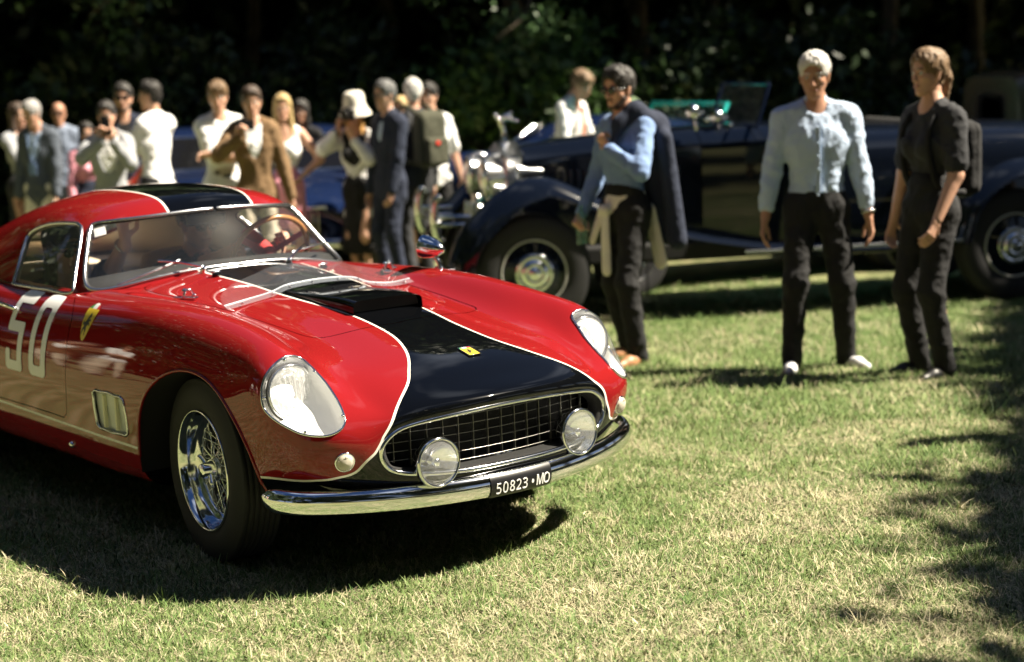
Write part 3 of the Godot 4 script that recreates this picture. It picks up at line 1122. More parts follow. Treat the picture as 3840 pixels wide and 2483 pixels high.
func nose_things(car: Node3D) -> void:
	var s := [Surf.new(BODY, true, -1.0), Surf.new(BODY, true, 1.0)]
	var loop := PackedVector3Array()
	for k in 60:
		loop.append(s[0].both(1.0, 10.0 * k / 60.0)[0])
	for k in 60:
		loop.append(s[1].both(1.0, 10.0 - 10.0 * k / 60.0)[0])
	var ring := Geo.new()
	ring.tube(loop, 0.0095, 10, true)
	var grille := part(car, "grille_surround", ring, M.chrome)
	# egg crate: each bar is cut to the mouth
	var mouth := func(x: float) -> Vector2:
		var w := sqrt(maxf(0.0, 1.0 - pow(absf(x) / 0.487, 2.6)))
		return Vector2(0.487 - 0.103 * w, 0.487 + 0.103 * w - 0.02 * absf(x))
	for k in 15:
		var x := -0.42 + 0.06 * k
		var m: Vector2 = mouth.call(x)
		var bar := Geo.new()
		bar.box(Vector3(x, (m.x + m.y) / 2.0, 0.80 - 0.34 * x * x), Vector3(0.0024, m.y - m.x, 0.012), 0.001)
		part(grille, "grille_bar", bar, M.grille_metal)
	for k in 6:
		var y := 0.405 + 0.031 * k
		var half := 0.487 * pow(maxf(0.0, 1.0 - pow(absf(y - 0.486) / 0.103, 2.0)), 1.0 / 2.6)
		var path := PackedVector3Array()
		for j in 13:
			var x := lerpf(-half, half, j / 12.0)
			path.append(Vector3(x, y, 0.806 - 0.34 * x * x))
		var bar := Geo.new()
		bar.tube(path, 0.0015, 5)
		part(grille, "grille_slat", bar, M.grille_metal)
	var back := Geo.new()
	var rows := []
	for x in [-0.46, -0.3, -0.1, 0.1, 0.3, 0.46]:
		rows.append(PackedVector3Array([Vector3(x, 0.38, 0.735 - 0.3 * x * x), Vector3(x, 0.6, 0.735 - 0.3 * x * x)]))
	back.sheet(rows)
	part(car, "radiator_core", back, M.matt_black)
	# fog lamps
	for x in [-0.315, 0.315]:
		var c := Vector3(x, 0.429, 0.845)
		var b := facing(Vector3(x * 0.12, 0.03, 1))
		var shell := Geo.new()
		shell.lathe([Vector2(0.0, -0.085), Vector2(0.03, -0.08), Vector2(0.06, -0.06), Vector2(0.08, -0.025), Vector2(0.087, 0.0), Vector2(0.087, 0.012), Vector2(0.083, 0.018), Vector2(0.077, 0.017), Vector2(0.075, 0.010)], c, b, 32)
		var lamp := part(car, "fog_lamp", shell, M.chrome)
		var refl := Geo.new()
		refl.lathe([Vector2(0.0, -0.045), Vector2(0.02, -0.042), Vector2(0.045, -0.028), Vector2(0.065, -0.008), Vector2(0.076, 0.010)], c, b, 32)
		part(lamp, "reflector", refl, M.reflector)
		var bulb := Geo.new()
		bulb.lathe([Vector2(0.0, 0.012), Vector2(0.012, 0.009), Vector2(0.018, 0.0), Vector2(0.014, -0.02), Vector2(0.012, -0.045)], c, b, 16)
		part(lamp, "bulb_shield", bulb, M.chrome)
		var lens := Geo.new()
		lens.lathe([Vector2(0.076, 0.012), Vector2(0.06, 0.019), Vector2(0.035, 0.024), Vector2(0.0, 0.026)], c, b, 32)
		part(lamp, "lens", lens, M.fog_lens)
		var post := Geo.new()
		post.tube(PackedVector3Array([c + Vector3(0, -0.075, -0.02), c + Vector3(0, -0.115, -0.02)]), 0.012, 8)
		post.box(c + Vector3(0, -0.098, -0.03), Vector3(0.035, 0.012, 0.06), 0.004)
		part(lamp, "bracket", post, M.chrome)
	# turn lamps
	for side in 2:
		var uv := Vector2(1.70, 6.38)
		var b: Array = s[side].both(uv.x, uv.y)
		var bb := facing((b[1] + Vector3(0, 0, 0.6)).normalized())
		var cup := Geo.new()
		cup.lathe([Vector2(0.034, -0.012), Vector2(0.036, 0.002), Vector2(0.034, 0.007), Vector2(0.030, 0.007), Vector2(0.029, 0.0)], b[0], bb, 24)
		var o := part(car, "turn_lamp", cup, M.chrome)
		var dome := Geo.new()
		dome.lathe([Vector2(0.030, 0.004), Vector2(0.026, 0.013), Vector2(0.016, 0.019), Vector2(0.0, 0.021)], b[0], bb, 24)
		for k in 9:
			dome.box(b[0] + bb * Vector3(-0.024 + 0.006 * k, 0.0165 - absf(k - 4.0) * 0.0012, 0), Vector3(0.0025, 0.005, 0.05 - absf(k - 4.0) * 0.007), 0.001, bb)
		part(o, "lens", dome, M.amber)
	# bumper
	var ctrl := [Vector3(-0.79, 0.336, 0.50), Vector3(-0.775, 0.333, 0.575), Vector3(-0.70, 0.328, 0.668), Vector3(-0.5, 0.322, 0.78), Vector3(-0.25, 0.319, 0.858), Vector3(0, 0.318, 0.885), Vector3(0.25, 0.319, 0.858), Vector3(0.5, 0.322, 0.78), Vector3(0.70, 0.328, 0.668), Vector3(0.775, 0.333, 0.575), Vector3(0.79, 0.336, 0.50)]
	var path := smooth3(ctrl, 8)
	var rad := []
	for k in path.size():
		var q := minf(k, path.size() - 1 - k)
		rad.append(0.042 * sqrt(clampf(0.12 + q / 8.0, 0.0, 1.0)))
	var bump := Geo.new()
	bump.tube(path, rad, 18, false, 0.62)
	var bo := part(car, "front_bumper", bump, M.chrome)
	for x in [-0.42, 0.42]:
		var arm := Geo.new()
		arm.box(Vector3(x, 0.325, 0.72), Vector3(0.03, 0.04, 0.16), 0.008)
		part(bo, "bumper_bracket", arm, M.matt_black)
	var pl := Geo.new()
	var mid := []
	for k in 13:
		var x := -0.135 + 0.27 * k / 12.0
		mid.append(Vector3(x, 0.318, 0.8855 - 0.43 * x * x))
	var prow := []
	for q in mid:
		var row := PackedVector3Array()
		for j in 13:
			var a := lerpf(-1.25, 1.1, j / 12.0)
			row.append(q + Vector3(0, sin(a) * 0.0445, cos(a) * 0.0295))
		prow.append(row)
	pl.sheet(prow)
	var plate := part(bo, "number_plate", pl, M.plate_black)
	var text := "50823•MO"
	var font := SystemFont.new()
	font.font_names = PackedStringArray(["Droid Sans"])
	for k in text.length():
		var x := -0.106 + 0.0285 * k + (0.006 if k > 4 else 0.0) + (0.006 if k > 5 else 0.0) + (0.004 if k > 6 else 0.0)
		var tm := TextMesh.new()
		tm.font = font
		tm.text = text[k]
		tm.font_size = 64
		tm.pixel_size = 0.054 / 64.0
		tm.depth = 0.003
		var o := part(plate, "plate_character", tm, M.number_white)
		o.position = Vector3(x, 0.309, 0.8855 - 0.43 * x * x + 0.0290)
		o.rotation = Vector3(0.16, atan(-2.0 * 0.43 * x) * -1.0, 0)
		o.scale = Vector3(0.86, 1.0, 1.0)
	# little yellow badge on the nose
	var q: Array = s[1].both(3.96, 0.10)
	var nb := Geo.new()
	var yb := facing(q[1], Vector3(1, 0, 0))
	var fx := Vector3(1, 0, 0)
	var fz: Vector3 = fx.cross(q[1]).normalized()
	nb.quad(q[0] + q[1] * 0.004 - fx * 0.026 - fz * 0.036, q[0] + q[1] * 0.004 + fx * 0.026 - fz * 0.036, q[0] + q[1] * 0.004 + fx * 0.026 + fz * 0.036, q[0] + q[1] * 0.004 - fx * 0.026 + fz * 0.036)
	var nm := part(car, "nose_badge", nb, M.badge)
	var fr := Geo.new()
	fr.tube(PackedVector3Array([nb.p[0], nb.p[1], nb.p[2], nb.p[3]]), 0.0022, 6, true)
	part(nm, "badge_rim", fr, M.chrome)


func hood_things(car: Node3D) -> void:
	var s := [Surf.new(BODY, true, -1.0), Surf.new(BODY, true, 1.0)]
	var top := func(x: float, z: float) -> Vector3:
		var k: Surf = s[0 if x < 0.0 else 1]
		var u := 5.0
		var v := absf(x) / 0.2
		for j in 14:
			var p := k.at(u, v)
			var pu := (k.at(u + 0.01, v) - p) / 0.01
			u += clampf((z - p.z) / (pu.z if absf(pu.z) > 1e-4 else -0.1), -1.0, 1.0)
			var pv := (k.at(u, v + 0.01) - p) / 0.01
			v += clampf((absf(x) - absf(p.x)) / maxf(absf(pv.x), 0.05), -0.5, 0.5)
			v = maxf(v, 0.0)
		return k.at(u, v)
	# intake scoop
	var rows := []
	for a in 9:
		var z := lerpf(-0.40, 0.075, a / 8.0)
		var h := lerpf(0.008, 0.052, smoothstep(0.0, 1.0, a / 8.0))
		var w := lerpf(0.172, 0.160, a / 8.0)
		var row := PackedVector3Array()
		for q in [[-1.0, -0.01], [-1.0, 0.5], [-0.985, 0.8], [-0.94, 0.96], [-0.85, 1.0], [-0.4, 1.04], [0.0, 1.05], [0.4, 1.04], [0.85, 1.0], [0.94, 0.96], [0.985, 0.8], [1.0, 0.5], [1.0, -0.01]]:
			var x: float = 0.052 + q[0] * w
			var b: Vector3 = top.call(x, z)
			row.append(b + Vector3(0, h * q[1], 0))
		rows.append(row)
	var sc := Geo.new()
	sc.sheet(rows)
	var scoop := part(car, "intake_scoop", sc, M.black_paint)
	var mo := Geo.new()
	var last: PackedVector3Array = rows[8]
	var deep := PackedVector3Array()
	for q in last:
		deep.append(Vector3(lerpf(q.x, 0.052, 0.04), q.y - 0.003, q.z - 0.02))
	mo.sheet([deep, PackedVector3Array(Array(deep).map(func(q: Vector3) -> Vector3: return Vector3(q.x, (top.call(0.052, 0.05) as Vector3).y + 0.004, q.z - 0.004)))])
	part(scoop, "scoop_mouth", mo, M.matt_black)
	# clear wind deflector with its riveted base strip, raised over the scoop
	var base := []
	for q in [[-0.405, -0.372, 0.004], [-0.3, -0.385, 0.004], [-0.19, -0.385, 0.004], [-0.125, -0.385, 0.018], [-0.05, -0.39, 0.022], [0.05, -0.395, 0.024], [0.15, -0.40, 0.022], [0.225, -0.405, 0.018], [0.29, -0.405, 0.004], [0.39, -0.395, 0.004], [0.475, -0.375, 0.004]]:
		base.append((top.call(q[0], q[1]) as Vector3) + Vector3(0, q[2], 0))
	var bl := smooth3(base, 4)
	var strip := Geo.new()
	var srow := []
	for q in bl:
		srow.append(PackedVector3Array([q + Vector3(0, -0.002, 0.034), q + Vector3(0, 0.004, 0.018), q + Vector3(0, 0.010, 0.003), q + Vector3(0, 0.006, -0.012), q + Vector3(0, 0.002, -0.032)]))
	strip.sheet(srow)
	var defl := part(car, "wind_deflector", strip, M.strip)
	var ridge := Geo.new()
	var rl := PackedVector3Array()
	for q in bl:
		rl.append(q + Vector3(0, 0.010, 0.003))
	ridge.tube(rl, 0.0028, 6)
	part(defl, "deflector_bead", ridge, M.strip_white)
	var shield := Geo.new()
	var wrow := []
	for k in bl.size():
		var q: Vector3 = bl[k]
		var e := minf(k, bl.size() - 1 - k) / 9.0
		var h := 0.10 * sqrt(clampf(1.0 - pow(1.0 - clampf(e, 0.0, 1.0), 2.0), 0.02, 1.0))
		var row := PackedVector3Array()
		for j in 6:
			var r := j / 5.0
			row.append(q + Vector3(0, 0.010 + h * 0.62 * r, 0.003 - h * (0.95 * r + 0.25 * r * r)))
		wrow.append(row)
	shield.sheet(wrow)
	part(defl, "clear_blade", shield, M.plexi)
	for k in range(3, bl.size() - 2, 5):
		for dz in [0.025, -0.022]:
			var r := Geo.new()
			r.ball(bl[k] + Vector3(0, 0.006, dz), Vector3(0.0055, 0.004, 0.0055), Basis(), 6, 8)
			part(defl, "rivet", r, M.chrome)
	# bonnet catches
	for q in [[-0.425, -0.63], [0.52, -0.60]]:
		var b: Vector3 = top.call(q[0], q[1])
		var g := Geo.new()
		g.box(b + Vector3(0, 0.004, 0), Vector3(0.035, 0.012, 0.10), 0.005, Basis(Vector3.UP, -0.5 * signf(q[0])))
		g.tube(smooth3([b + Vector3(-0.02, 0.008, 0.02), b + Vector3(-0.012, 0.035, 0.02), b + Vector3(0.012, 0.035, 0.02), b + Vector3(0.02, 0.008, 0.02)], 4), 0.0045, 6)
		g.ball(b + Vector3(0, 0.03, -0.01), Vector3(0.012, 0.012, 0.012))
		g.ball(b + Vector3(0.015, 0.016, 0.04), Vector3(0.009, 0.008, 0.009))
		part(car, "bonnet_catch", g, M.chrome)
	for q in [[-0.19, -0.80], [0.33, -0.80]]:
		var b: Vector3 = top.call(q[0], q[1])
		var g := Geo.new()
		g.ball(b + Vector3(0, 0.008, 0), Vector3(0.02, 0.012, 0.014))
		part(car, "bonnet_hinge", g, M.black_paint)
		var h := Geo.new()
		h.tube(PackedVector3Array([b + Vector3(-0.02, 0.02, 0.0), b + Vector3(0.02, 0.02, 0.0)]), 0.006, 6)
		part(car, "hinge_pin", h, M.chrome)
	# wipers
	for w in [[Vector3(-0.19, 0.945, -0.90), Vector3(-0.35, 0.985, -1.00), Vector3(-0.525, 0.905, -1.025), Vector3(-0.25, 0.985, -0.99)], [Vector3(0.215, 0.94, -0.885), Vector3(0.37, 0.985, -1.01), Vector3(0.29, 0.965, -0.985), Vector3(0.545, 0.975, -1.105)]]:
		var g := Geo.new()
		g.lathe([Vector2(0.016, -0.02), Vector2(0.015, 0.004), Vector2(0.009, 0.013), Vector2(0.0, 0.015)], w[0], facing(Vector3(0, 1, 0.4)), 12)
		g.tube(smooth3([w[0] + Vector3(0, 0.01, 0), w[0].lerp(w[1], 0.5) + Vector3(0, 0.014, 0.01), w[1] + Vector3(0, 0.006, 0.006)], 4), 0.005, 6)
		var o := part(car, "wiper_arm", g, M.chrome)
		var bl2 := Geo.new()
		bl2.tube(smooth3([w[2], (w[2] + w[3]) / 2.0 + Vector3(0, 0.004, 0.02), w[3]], 5), 0.0055, 6)
		part(o, "wiper_blade", bl2, M.satin_metal)
	# bullet mirror on the left wing
	var mb: Vector3 = top.call(0.64, -0.41)
	var mg := Geo.new()
	mg.lathe([Vector2(0.0, 0.075), Vector2(0.012, 0.07), Vector2(0.028, 0.05), Vector2(0.042, 0.02), Vector2(0.05, -0.015), Vector2(0.051, -0.035), Vector2(0.045, -0.04), Vector2(0.0, -0.04)], mb + Vector3(-0.01, 0.088, -0.02), facing(Vector3(0.35, -0.15, 1)), 24)
	var mo2 := part(car, "wing_mirror", mg, M.chrome)
	var st := Geo.new()
	st.tube(smooth3([mb + Vector3(0.01, -0.01, 0.03), mb + Vector3(0.005, 0.03, 0.015), mb + Vector3(-0.005, 0.06, -0.01)], 4), [0.016, 0.013, 0.011, 0.010, 0.010, 0.010, 0.010, 0.010, 0.011], 8)
	st.box(mb + Vector3(0.02, 0.0, 0.04), Vector3(0.035, 0.008, 0.10), 0.003, Basis(Vector3.RIGHT, 0.06))
	part(mo2, "mirror_stalk", st, M.chrome)


func wire_wheel(car: Node3D, at: Vector3, side: float, steer: float) -> void:
	var b := Basis(Vector3.UP, steer) * facing(Vector3(side, 0, 0))
	if not M.has("wheel_meshes"):
		var z := Basis()
		var ty := Geo.new()
		var prof := [Vector2(0.214, -0.07), Vector2(0.232, -0.083), Vector2(0.262, -0.089), Vector2(0.295, -0.086), Vector2(0.318, -0.076)]
		for k in 7:
			var h := -0.063 + 0.021 * k
			prof.append_array([Vector2(0.328, h - 0.0085), Vector2(0.334, h - 0.0075), Vector2(0.335, h), Vector2(0.334, h + 0.0075), Vector2(0.328, h + 0.0085)])
		prof.append_array([Vector2(0.318, 0.076), Vector2(0.295, 0.086), Vector2(0.262, 0.089), Vector2(0.232, 0.083), Vector2(0.214, 0.07)])
		ty.lathe(prof, Vector3.ZERO, z, 72)
		var rim := Geo.new()
		rim.lathe([Vector2(0.216, 0.060), Vector2(0.222, 0.075), Vector2(0.223, 0.082), Vector2(0.219, 0.086), Vector2(0.213, 0.083), Vector2(0.206, 0.070), Vector2(0.201, 0.052), Vector2(0.198, 0.030), Vector2(0.190, 0.022), Vector2(0.178, 0.016), Vector2(0.173, 0.004), Vector2(0.172, -0.034), Vector2(0.18, -0.05), Vector2(0.198, -0.062), Vector2(0.216, -0.068)], Vector3.ZERO, z, 64)
		var hub := Geo.new()
		hub.lathe([Vector2(0.062, -0.055), Vector2(0.060, -0.045), Vector2(0.042, -0.035), Vector2(0.038, 0.02), Vector2(0.046, 0.028), Vector2(0.046, 0.034), Vector2(0.034, 0.04), Vector2(0.0, 0.04)], Vector3.ZERO, z, 28)
		var nut := Geo.new()
		nut.lathe([Vector2(0.036, 0.038), Vector2(0.037, 0.05), Vector2(0.030, 0.062), Vector2(0.028, 0.082), Vector2(0.022, 0.090), Vector2(0.0, 0.092)], Vector3.ZERO, z, 24)
		for k in 2:
			var a := PI * k + 0.7
			var d := Vector3(cos(a), 0, sin(a))
			nut.tube(smooth3([d * 0.02 + Vector3(0, 0.058, 0), d * 0.045 + Vector3(0, 0.062, 0), d * 0.072 + Vector3(0, 0.070, 0)], 3), [0.012, 0.013, 0.013, 0.012, 0.012, 0.011, 0.008], 8)
		var sp := Geo.new()
		for k in 60:
			var a := TAU * k / 60.0
			var sw := (0.42 if k % 2 else -0.42)
			var outer := k % 3 == 0
			var r0 := 0.045 if outer else 0.058
			var h0 := 0.026 if outer else -0.047
			var h1 := 0.008 if k % 2 else -0.02
			sp.tube(PackedVector3Array([Vector3(cos(a + sw) * r0, h0, sin(a + sw) * r0), Vector3(cos(a) * 0.174, h1, sin(a) * 0.174)]), 0.0021, 5)
			sp.ball(Vector3(cos(a) * 0.172, h1, sin(a) * 0.172), Vector3(0.004, 0.004, 0.004), z, 4, 6)
		var drum := Geo.new()
		drum.lathe([Vector2(0.165, -0.11), Vector2(0.165, -0.058), Vector2(0.15, -0.054), Vector2(0.06, -0.056), Vector2(0.0, -0.056)], Vector3.ZERO, z, 32)
		M["wheel_meshes"] = [ty.mesh(), rim.mesh(), hub.mesh(), nut.mesh(), sp.mesh(), drum.mesh()]
	var o := Node3D.new()
	o.name = number(car, "wheel")
	o.transform = Transform3D(b, at)
	car.add_child(o, true)
	var w: Array = M["wheel_meshes"]
	part(o, "tyre", w[0], M.rubber)
	part(o, "rim", w[1], M.chrome)
	part(o, "hub", w[2], M.satin_metal)
	part(o, "wheel_nut", w[3], M.chrome)
	part(o, "spokes", w[4], M.chrome).set_meta("kind", "stuff")
	part(o, "brake_drum", w[5], M.dark_metal)


func interior(car: Node3D) -> void:
	var fl := Geo.new()
	fl.box(Vector3(0, 0.27, -1.75), Vector3(1.25, 0.04, 1.7), 0.01)
	fl.box(Vector3(0, 0.55, -1.02), Vector3(1.25, 0.55, 0.04), 0.01)
	var sh := Geo.new()
	sh.box(Vector3(0, 0.56, -2.42), Vector3(1.2, 0.5, 0.04), 0.01)
	sh.box(Vector3(0, 0.80, -2.80), Vector3(1.16, 0.03, 0.78), 0.01)
	for x in [-0.64, 0.64]:
		sh.box(Vector3(x, 0.58, -1.85), Vector3(0.03, 0.5, 1.2), 0.01)
	part(car, "rear_shelf", sh, M.cream_lining)
	part(car, "cabin_floor", fl, M.matt_black)
	var dash := Geo.new()
	dash.tube(PackedVector3Array([Vector3(-0.6, 0.865, -1.19), Vector3(-0.3, 0.89, -1.15), Vector3(0.3, 0.89, -1.15), Vector3(0.6, 0.865, -1.19)]), 0.06, 12, false, 1.3)
	part(car, "dashboard", dash, M.matt_black)
	for x in [-0.36, 0.36]:
		var seat := Geo.new()
		seat.box(Vector3(x, 0.42, -1.78), Vector3(0.46, 0.16, 0.46), 0.06)
		seat.box(Vector3(x, 0.66, -2.06), Vector3(0.46, 0.52, 0.14), 0.065, Basis(Vector3.RIGHT, -0.22))
		part(car, "seat", seat, M.tan_leather)
	var c := Vector3(0.36, 0.925, -1.29)
	var b := facing(Vector3(0, 0.42, -0.9))
	var loop := PackedVector3Array()
	for k in 40:
		var a := TAU * k / 40
		loop.append(c + b * Vector3(cos(a) * 0.195, 0, sin(a) * 0.195))
	var sw := Geo.new()
	sw.tube(loop, 0.0125, 8, true)
	var o := part(car, "steering_wheel", sw, M.wood_rim)
	for k in 3:
		var a := PI * 0.5 + TAU * k / 3.0
		var sp := Geo.new()
		sp.box(c + b * Vector3(cos(a) * 0.1, 0.012, sin(a) * 0.1), Vector3(0.19, 0.006, 0.03), 0.002, b * Basis(Vector3.UP, -a))
		part(o, "wheel_spoke", sp, M.red_trim)
	var boss := Geo.new()
	boss.lathe([Vector2(0.0, -0.01), Vector2(0.035, -0.006), Vector2(0.04, 0.01), Vector2(0.04, 0.2)], c, b, 20)
	part(o, "wheel_boss", boss, M.red_trim)
	var s := Surf.new(CABIN, false, -1.0)
	var t := s.tess(2.57, 2.87, 2.6, 3.08, 4, 4)
	var g := Geo.new()
	s.into(g, t, -0.003)
	part(car, "screen_sticker", g, M.number_white)
	var mir := Geo.new()
	mir.box(Vector3(0.0, 1.125, -1.20), Vector3(0.19, 0.05, 0.02), 0.01)
	mir.tube(PackedVector3Array([Vector3(0, 1.14, -1.2), Vector3(0, 1.185, -1.17)]), 0.006, 6)
	part(car, "rear_view_mirror", mir, M.device)


func badge_image(shield: bool) -> ImageTexture:
	var w := 128
	var h := 160
	var im := Image.create_empty(w, h, false, Image.FORMAT_RGB8)
	im.fill(lin(0.72, 0.52, 0.03))
	var top := 22
	for y in top:
		for x in w:
			im.set_pixel(x, y, [lin(0.03, 0.22, 0.06), lin(0.75, 0.75, 0.75), lin(0.55, 0.03, 0.03)][mini(x * 3 / w, 2)])
	# rearing horse
	var horse := PackedVector2Array(v2([66, 42, 72, 36, 78, 44, 86, 54, 84, 58, 76, 56, 74, 66, 88, 62, 98, 70, 94, 74, 86, 70, 78, 78, 92, 80, 96, 90, 90, 92, 86, 86, 76, 88, 68, 98, 74, 110, 70, 124, 74, 134, 64, 132, 62, 116, 56, 108, 46, 114, 44, 128, 34, 132, 36, 120, 36, 108, 44, 96, 42, 88, 30, 92, 24, 84, 28, 72, 36, 66, 34, 78, 40, 80, 50, 72, 58, 56]))
	for y in h:
		for x in w:
			if Geometry2D.is_point_in_polygon(Vector2(x, y), horse):
				im.set_pixel(x, y, lin(0.012, 0.012, 0.014))
	return ImageTexture.create_from_image(im)


func car_materials() -> void:
	for k in [["shield", true], ["badge", false]]:
		var m := mat(k[0], Color.WHITE, 0.3)
		m.albedo_texture = badge_image(k[1])
		m.clearcoat_enabled = true
		m.clearcoat = 0.6
	mat("vent_panel", lin(0.72, 0.74, 0.68), 0.45, 0.0)
	mat("vent_slat", lin(0.80, 0.76, 0.50), 0.4, 0.0)
	mat("grille_metal", lin(0.30, 0.29, 0.27), 0.35, 1.0)
	mat("dark_metal", lin(0.03, 0.03, 0.032), 0.6, 0.3)
	mat("plate_black", lin(0.006, 0.006, 0.007), 0.35)
	glass("side_pane", lin(0.9, 0.95, 0.95, 0.05))
	var st := mat("strip", lin(0.70, 0.76, 0.84, 0.13), 0.12)
	st.transparency = BaseMaterial3D.TRANSPARENCY_ALPHA


# ---------------------------------------------------------------- bodies: tapered limbs joined smoothly, meshed as surface nets
class Blob:
	var caps := []

	func cap(a: Vector3, b: Vector3, ra: float, rb: float, k := 0.03, axis := Vector3.ZERO, flat := 1.0, cut := false) -> void:
		caps.append([a, b, ra, rb, k, axis, flat, cut])

	var fold: FastNoiseLite = null
	var fold_size := 0.0
	var fold_scale := Vector3.ONE

	func into(g: Geo, cell: float) -> void:
		var first := g.p.size()
		var lo := Vector3(INF, INF, INF)
		var hi := -lo
		for c in caps:
			if c[7]:
				continue
			var r := maxf(c[2], c[3])
			for q in [c[0], c[1]]:
				lo = lo.min(q - Vector3(r, r, r))
				hi = hi.max(q + Vector3(r, r, r))
		lo -= Vector3.ONE * cell * 2.5
		hi += Vector3.ONE * cell * 2.5
		var nx := int((hi.x - lo.x) / cell) + 1
		var ny := int((hi.y - lo.y) / cell) + 1
		var nz := int((hi.z - lo.z) / cell) + 1
		var d := PackedFloat32Array()
		d.resize(nx * ny * nz)
		d.fill(1.0)
		for c in caps:
			var a: Vector3 = c[0]
			var b: Vector3 = c[1]
			var ra: float = c[2]
			var dr: float = c[3] - c[2]
			var k: float = c[4]
			var ax: Vector3 = c[5]
			var grow: float = 1.0 / c[6] - 1.0
			var cut: bool = c[7]
			var reach := maxf(c[2], c[3]) + maxf(k, cell * 2.0) + cell
			var p0 := ((a.min(b) - Vector3.ONE * reach - lo) / cell).max(Vector3.ZERO)
			var p1 := (a.max(b) + Vector3.ONE * reach - lo) / cell
			var ba := b - a
			ba += ax * (ba.dot(ax) * grow)
			var inv := 1.0 / maxf(ba.length_squared(), 1e-9)
			var flat := grow != 0.0
			for iy in range(int(p0.y), mini(ny, int(p1.y) + 1)):
				for iz in range(int(p0.z), mini(nz, int(p1.z) + 1)):
					var at := (iy * nz + iz) * nx
					for ix in range(int(p0.x), mini(nx, int(p1.x) + 1)):
						var pa := lo + Vector3(ix, iy, iz) * cell - a
						if flat:
							pa += ax * (pa.dot(ax) * grow)
						var h := clampf(pa.dot(ba) * inv, 0.0, 1.0)
						var v := (pa - ba * h).length() - ra - dr * h
						if flat and grow > 0.0:
							v *= 0.8
						var w := d[at + ix]
						if cut:
							var s := maxf(k - absf(w + v), 0.0) / k
							d[at + ix] = maxf(w, -v) + s * s * k * 0.25
						else:
							var s := maxf(k - absf(w - v), 0.0) / k
							d[at + ix] = minf(w, v) - s * s * k * 0.25
		var index := PackedInt32Array()
		index.resize(d.size())
		index.fill(-1)
		var sy := nz * nx
		var off := [0, 1, nx, nx + 1, sy, sy + 1, sy + nx, sy + nx + 1]
		var far := cell * 2.2
		for iy in ny - 1:
			for iz in nz - 1:
				for ix in nx - 1:
					var at := iy * sy + iz * nx + ix
					var d0 := d[at]
					if d0 > far or d0 < -far:
						continue
					var v := [d0, d[at + 1], d[at + nx], d[at + nx + 1], d[at + sy], d[at + sy + 1], d[at + sy + nx], d[at + sy + nx + 1]]
					var m := 0
					for j in 8:
						if v[j] < 0.0:
							m += 1
					if m == 0 or m == 8:
						continue
					var s := Vector3.ZERO
					var n := 0
					for e in EDGES:
						var va: float = v[e[0]]
						var vb: float = v[e[1]]
						if (va < 0.0) != (vb < 0.0):
							var r := va / (va - vb)
							s += (e[2] as Vector3).lerp(e[3], r)
							n += 1
					s /= n
					var gr := Vector3(v[1] + v[3] + v[5] + v[7] - v[0] - v[2] - v[4] - v[6], v[4] + v[5] + v[6] + v[7] - v[0] - v[1] - v[2] - v[3], v[2] + v[3] + v[6] + v[7] - v[0] - v[1] - v[4] - v[5])
					index[at] = g.vert(lo + (Vector3(ix, iy, iz) + s) * cell, gr.normalized())
		for iy in range(1, ny - 1):
			for iz in range(1, nz - 1):
				for ix in range(1, nx - 1):
					var at := iy * sy + iz * nx + ix
					if index[at] < 0:
						continue
					var d0 := d[at] < 0.0
					for e in [[1, nx, sy], [sy, 1, nx], [nx, sy, 1]]:
						if (d[at + e[0]] < 0.0) != d0:
							var i0 := index[at]
							var i1 := index[at - e[1]]
							var i2 := index[at - e[1] - e[2]]
							var i3 := index[at - e[2]]
							if i1 >= 0 and i2 >= 0 and i3 >= 0:
								g.tri(i0, i1, i2)
								g.tri(i0, i2, i3)
		if fold:
			for k in range(first, g.p.size()):
				var q := g.p[k] * fold_scale
				var v := fold.get_noise_3dv(q)
				var gr := Vector3(fold.get_noise_3dv(q + Vector3(0.02, 0, 0)) - v, fold.get_noise_3dv(q + Vector3(0, 0.02, 0)) - v, fold.get_noise_3dv(q + Vector3(0, 0, 0.02)) - v) * fold_scale / 0.02 * fold_size
				var m := g.n[k]
				g.p[k] += m * v * fold_size
				g.n[k] = (m - (gr - m * gr.dot(m))).normalized()

	const EDGES := [[0, 1, Vector3(0, 0, 0), Vector3(1, 0, 0)], [2, 3, Vector3(0, 0, 1), Vector3(1, 0, 1)], [4, 5, Vector3(0, 1, 0), Vector3(1, 1, 0)], [6, 7, Vector3(0, 1, 1), Vector3(1, 1, 1)],
		[0, 2, Vector3(0, 0, 0), Vector3(0, 0, 1)], [1, 3, Vector3(1, 0, 0), Vector3(1, 0, 1)], [4, 6, Vector3(0, 1, 0), Vector3(0, 1, 1)], [5, 7, Vector3(1, 1, 0), Vector3(1, 1, 1)],
		[0, 4, Vector3(0, 0, 0), Vector3(0, 1, 0)], [1, 5, Vector3(1, 0, 0), Vector3(1, 1, 0)], [2, 6, Vector3(0, 0, 1), Vector3(0, 1, 1)], [3, 7, Vector3(1, 0, 1), Vector3(1, 1, 1)]]


func folds(b: Blob, size: float, scale_: Vector3, seed_: int) -> void:
	var f := FastNoiseLite.new()
	f.noise_type = FastNoiseLite.TYPE_SIMPLEX_SMOOTH
	f.fractal_type = FastNoiseLite.FRACTAL_RIDGED
	f.fractal_octaves = 2
	f.frequency = 1.0
	f.seed = seed_
	b.fold = f
	b.fold_size = size
	b.fold_scale = scale_


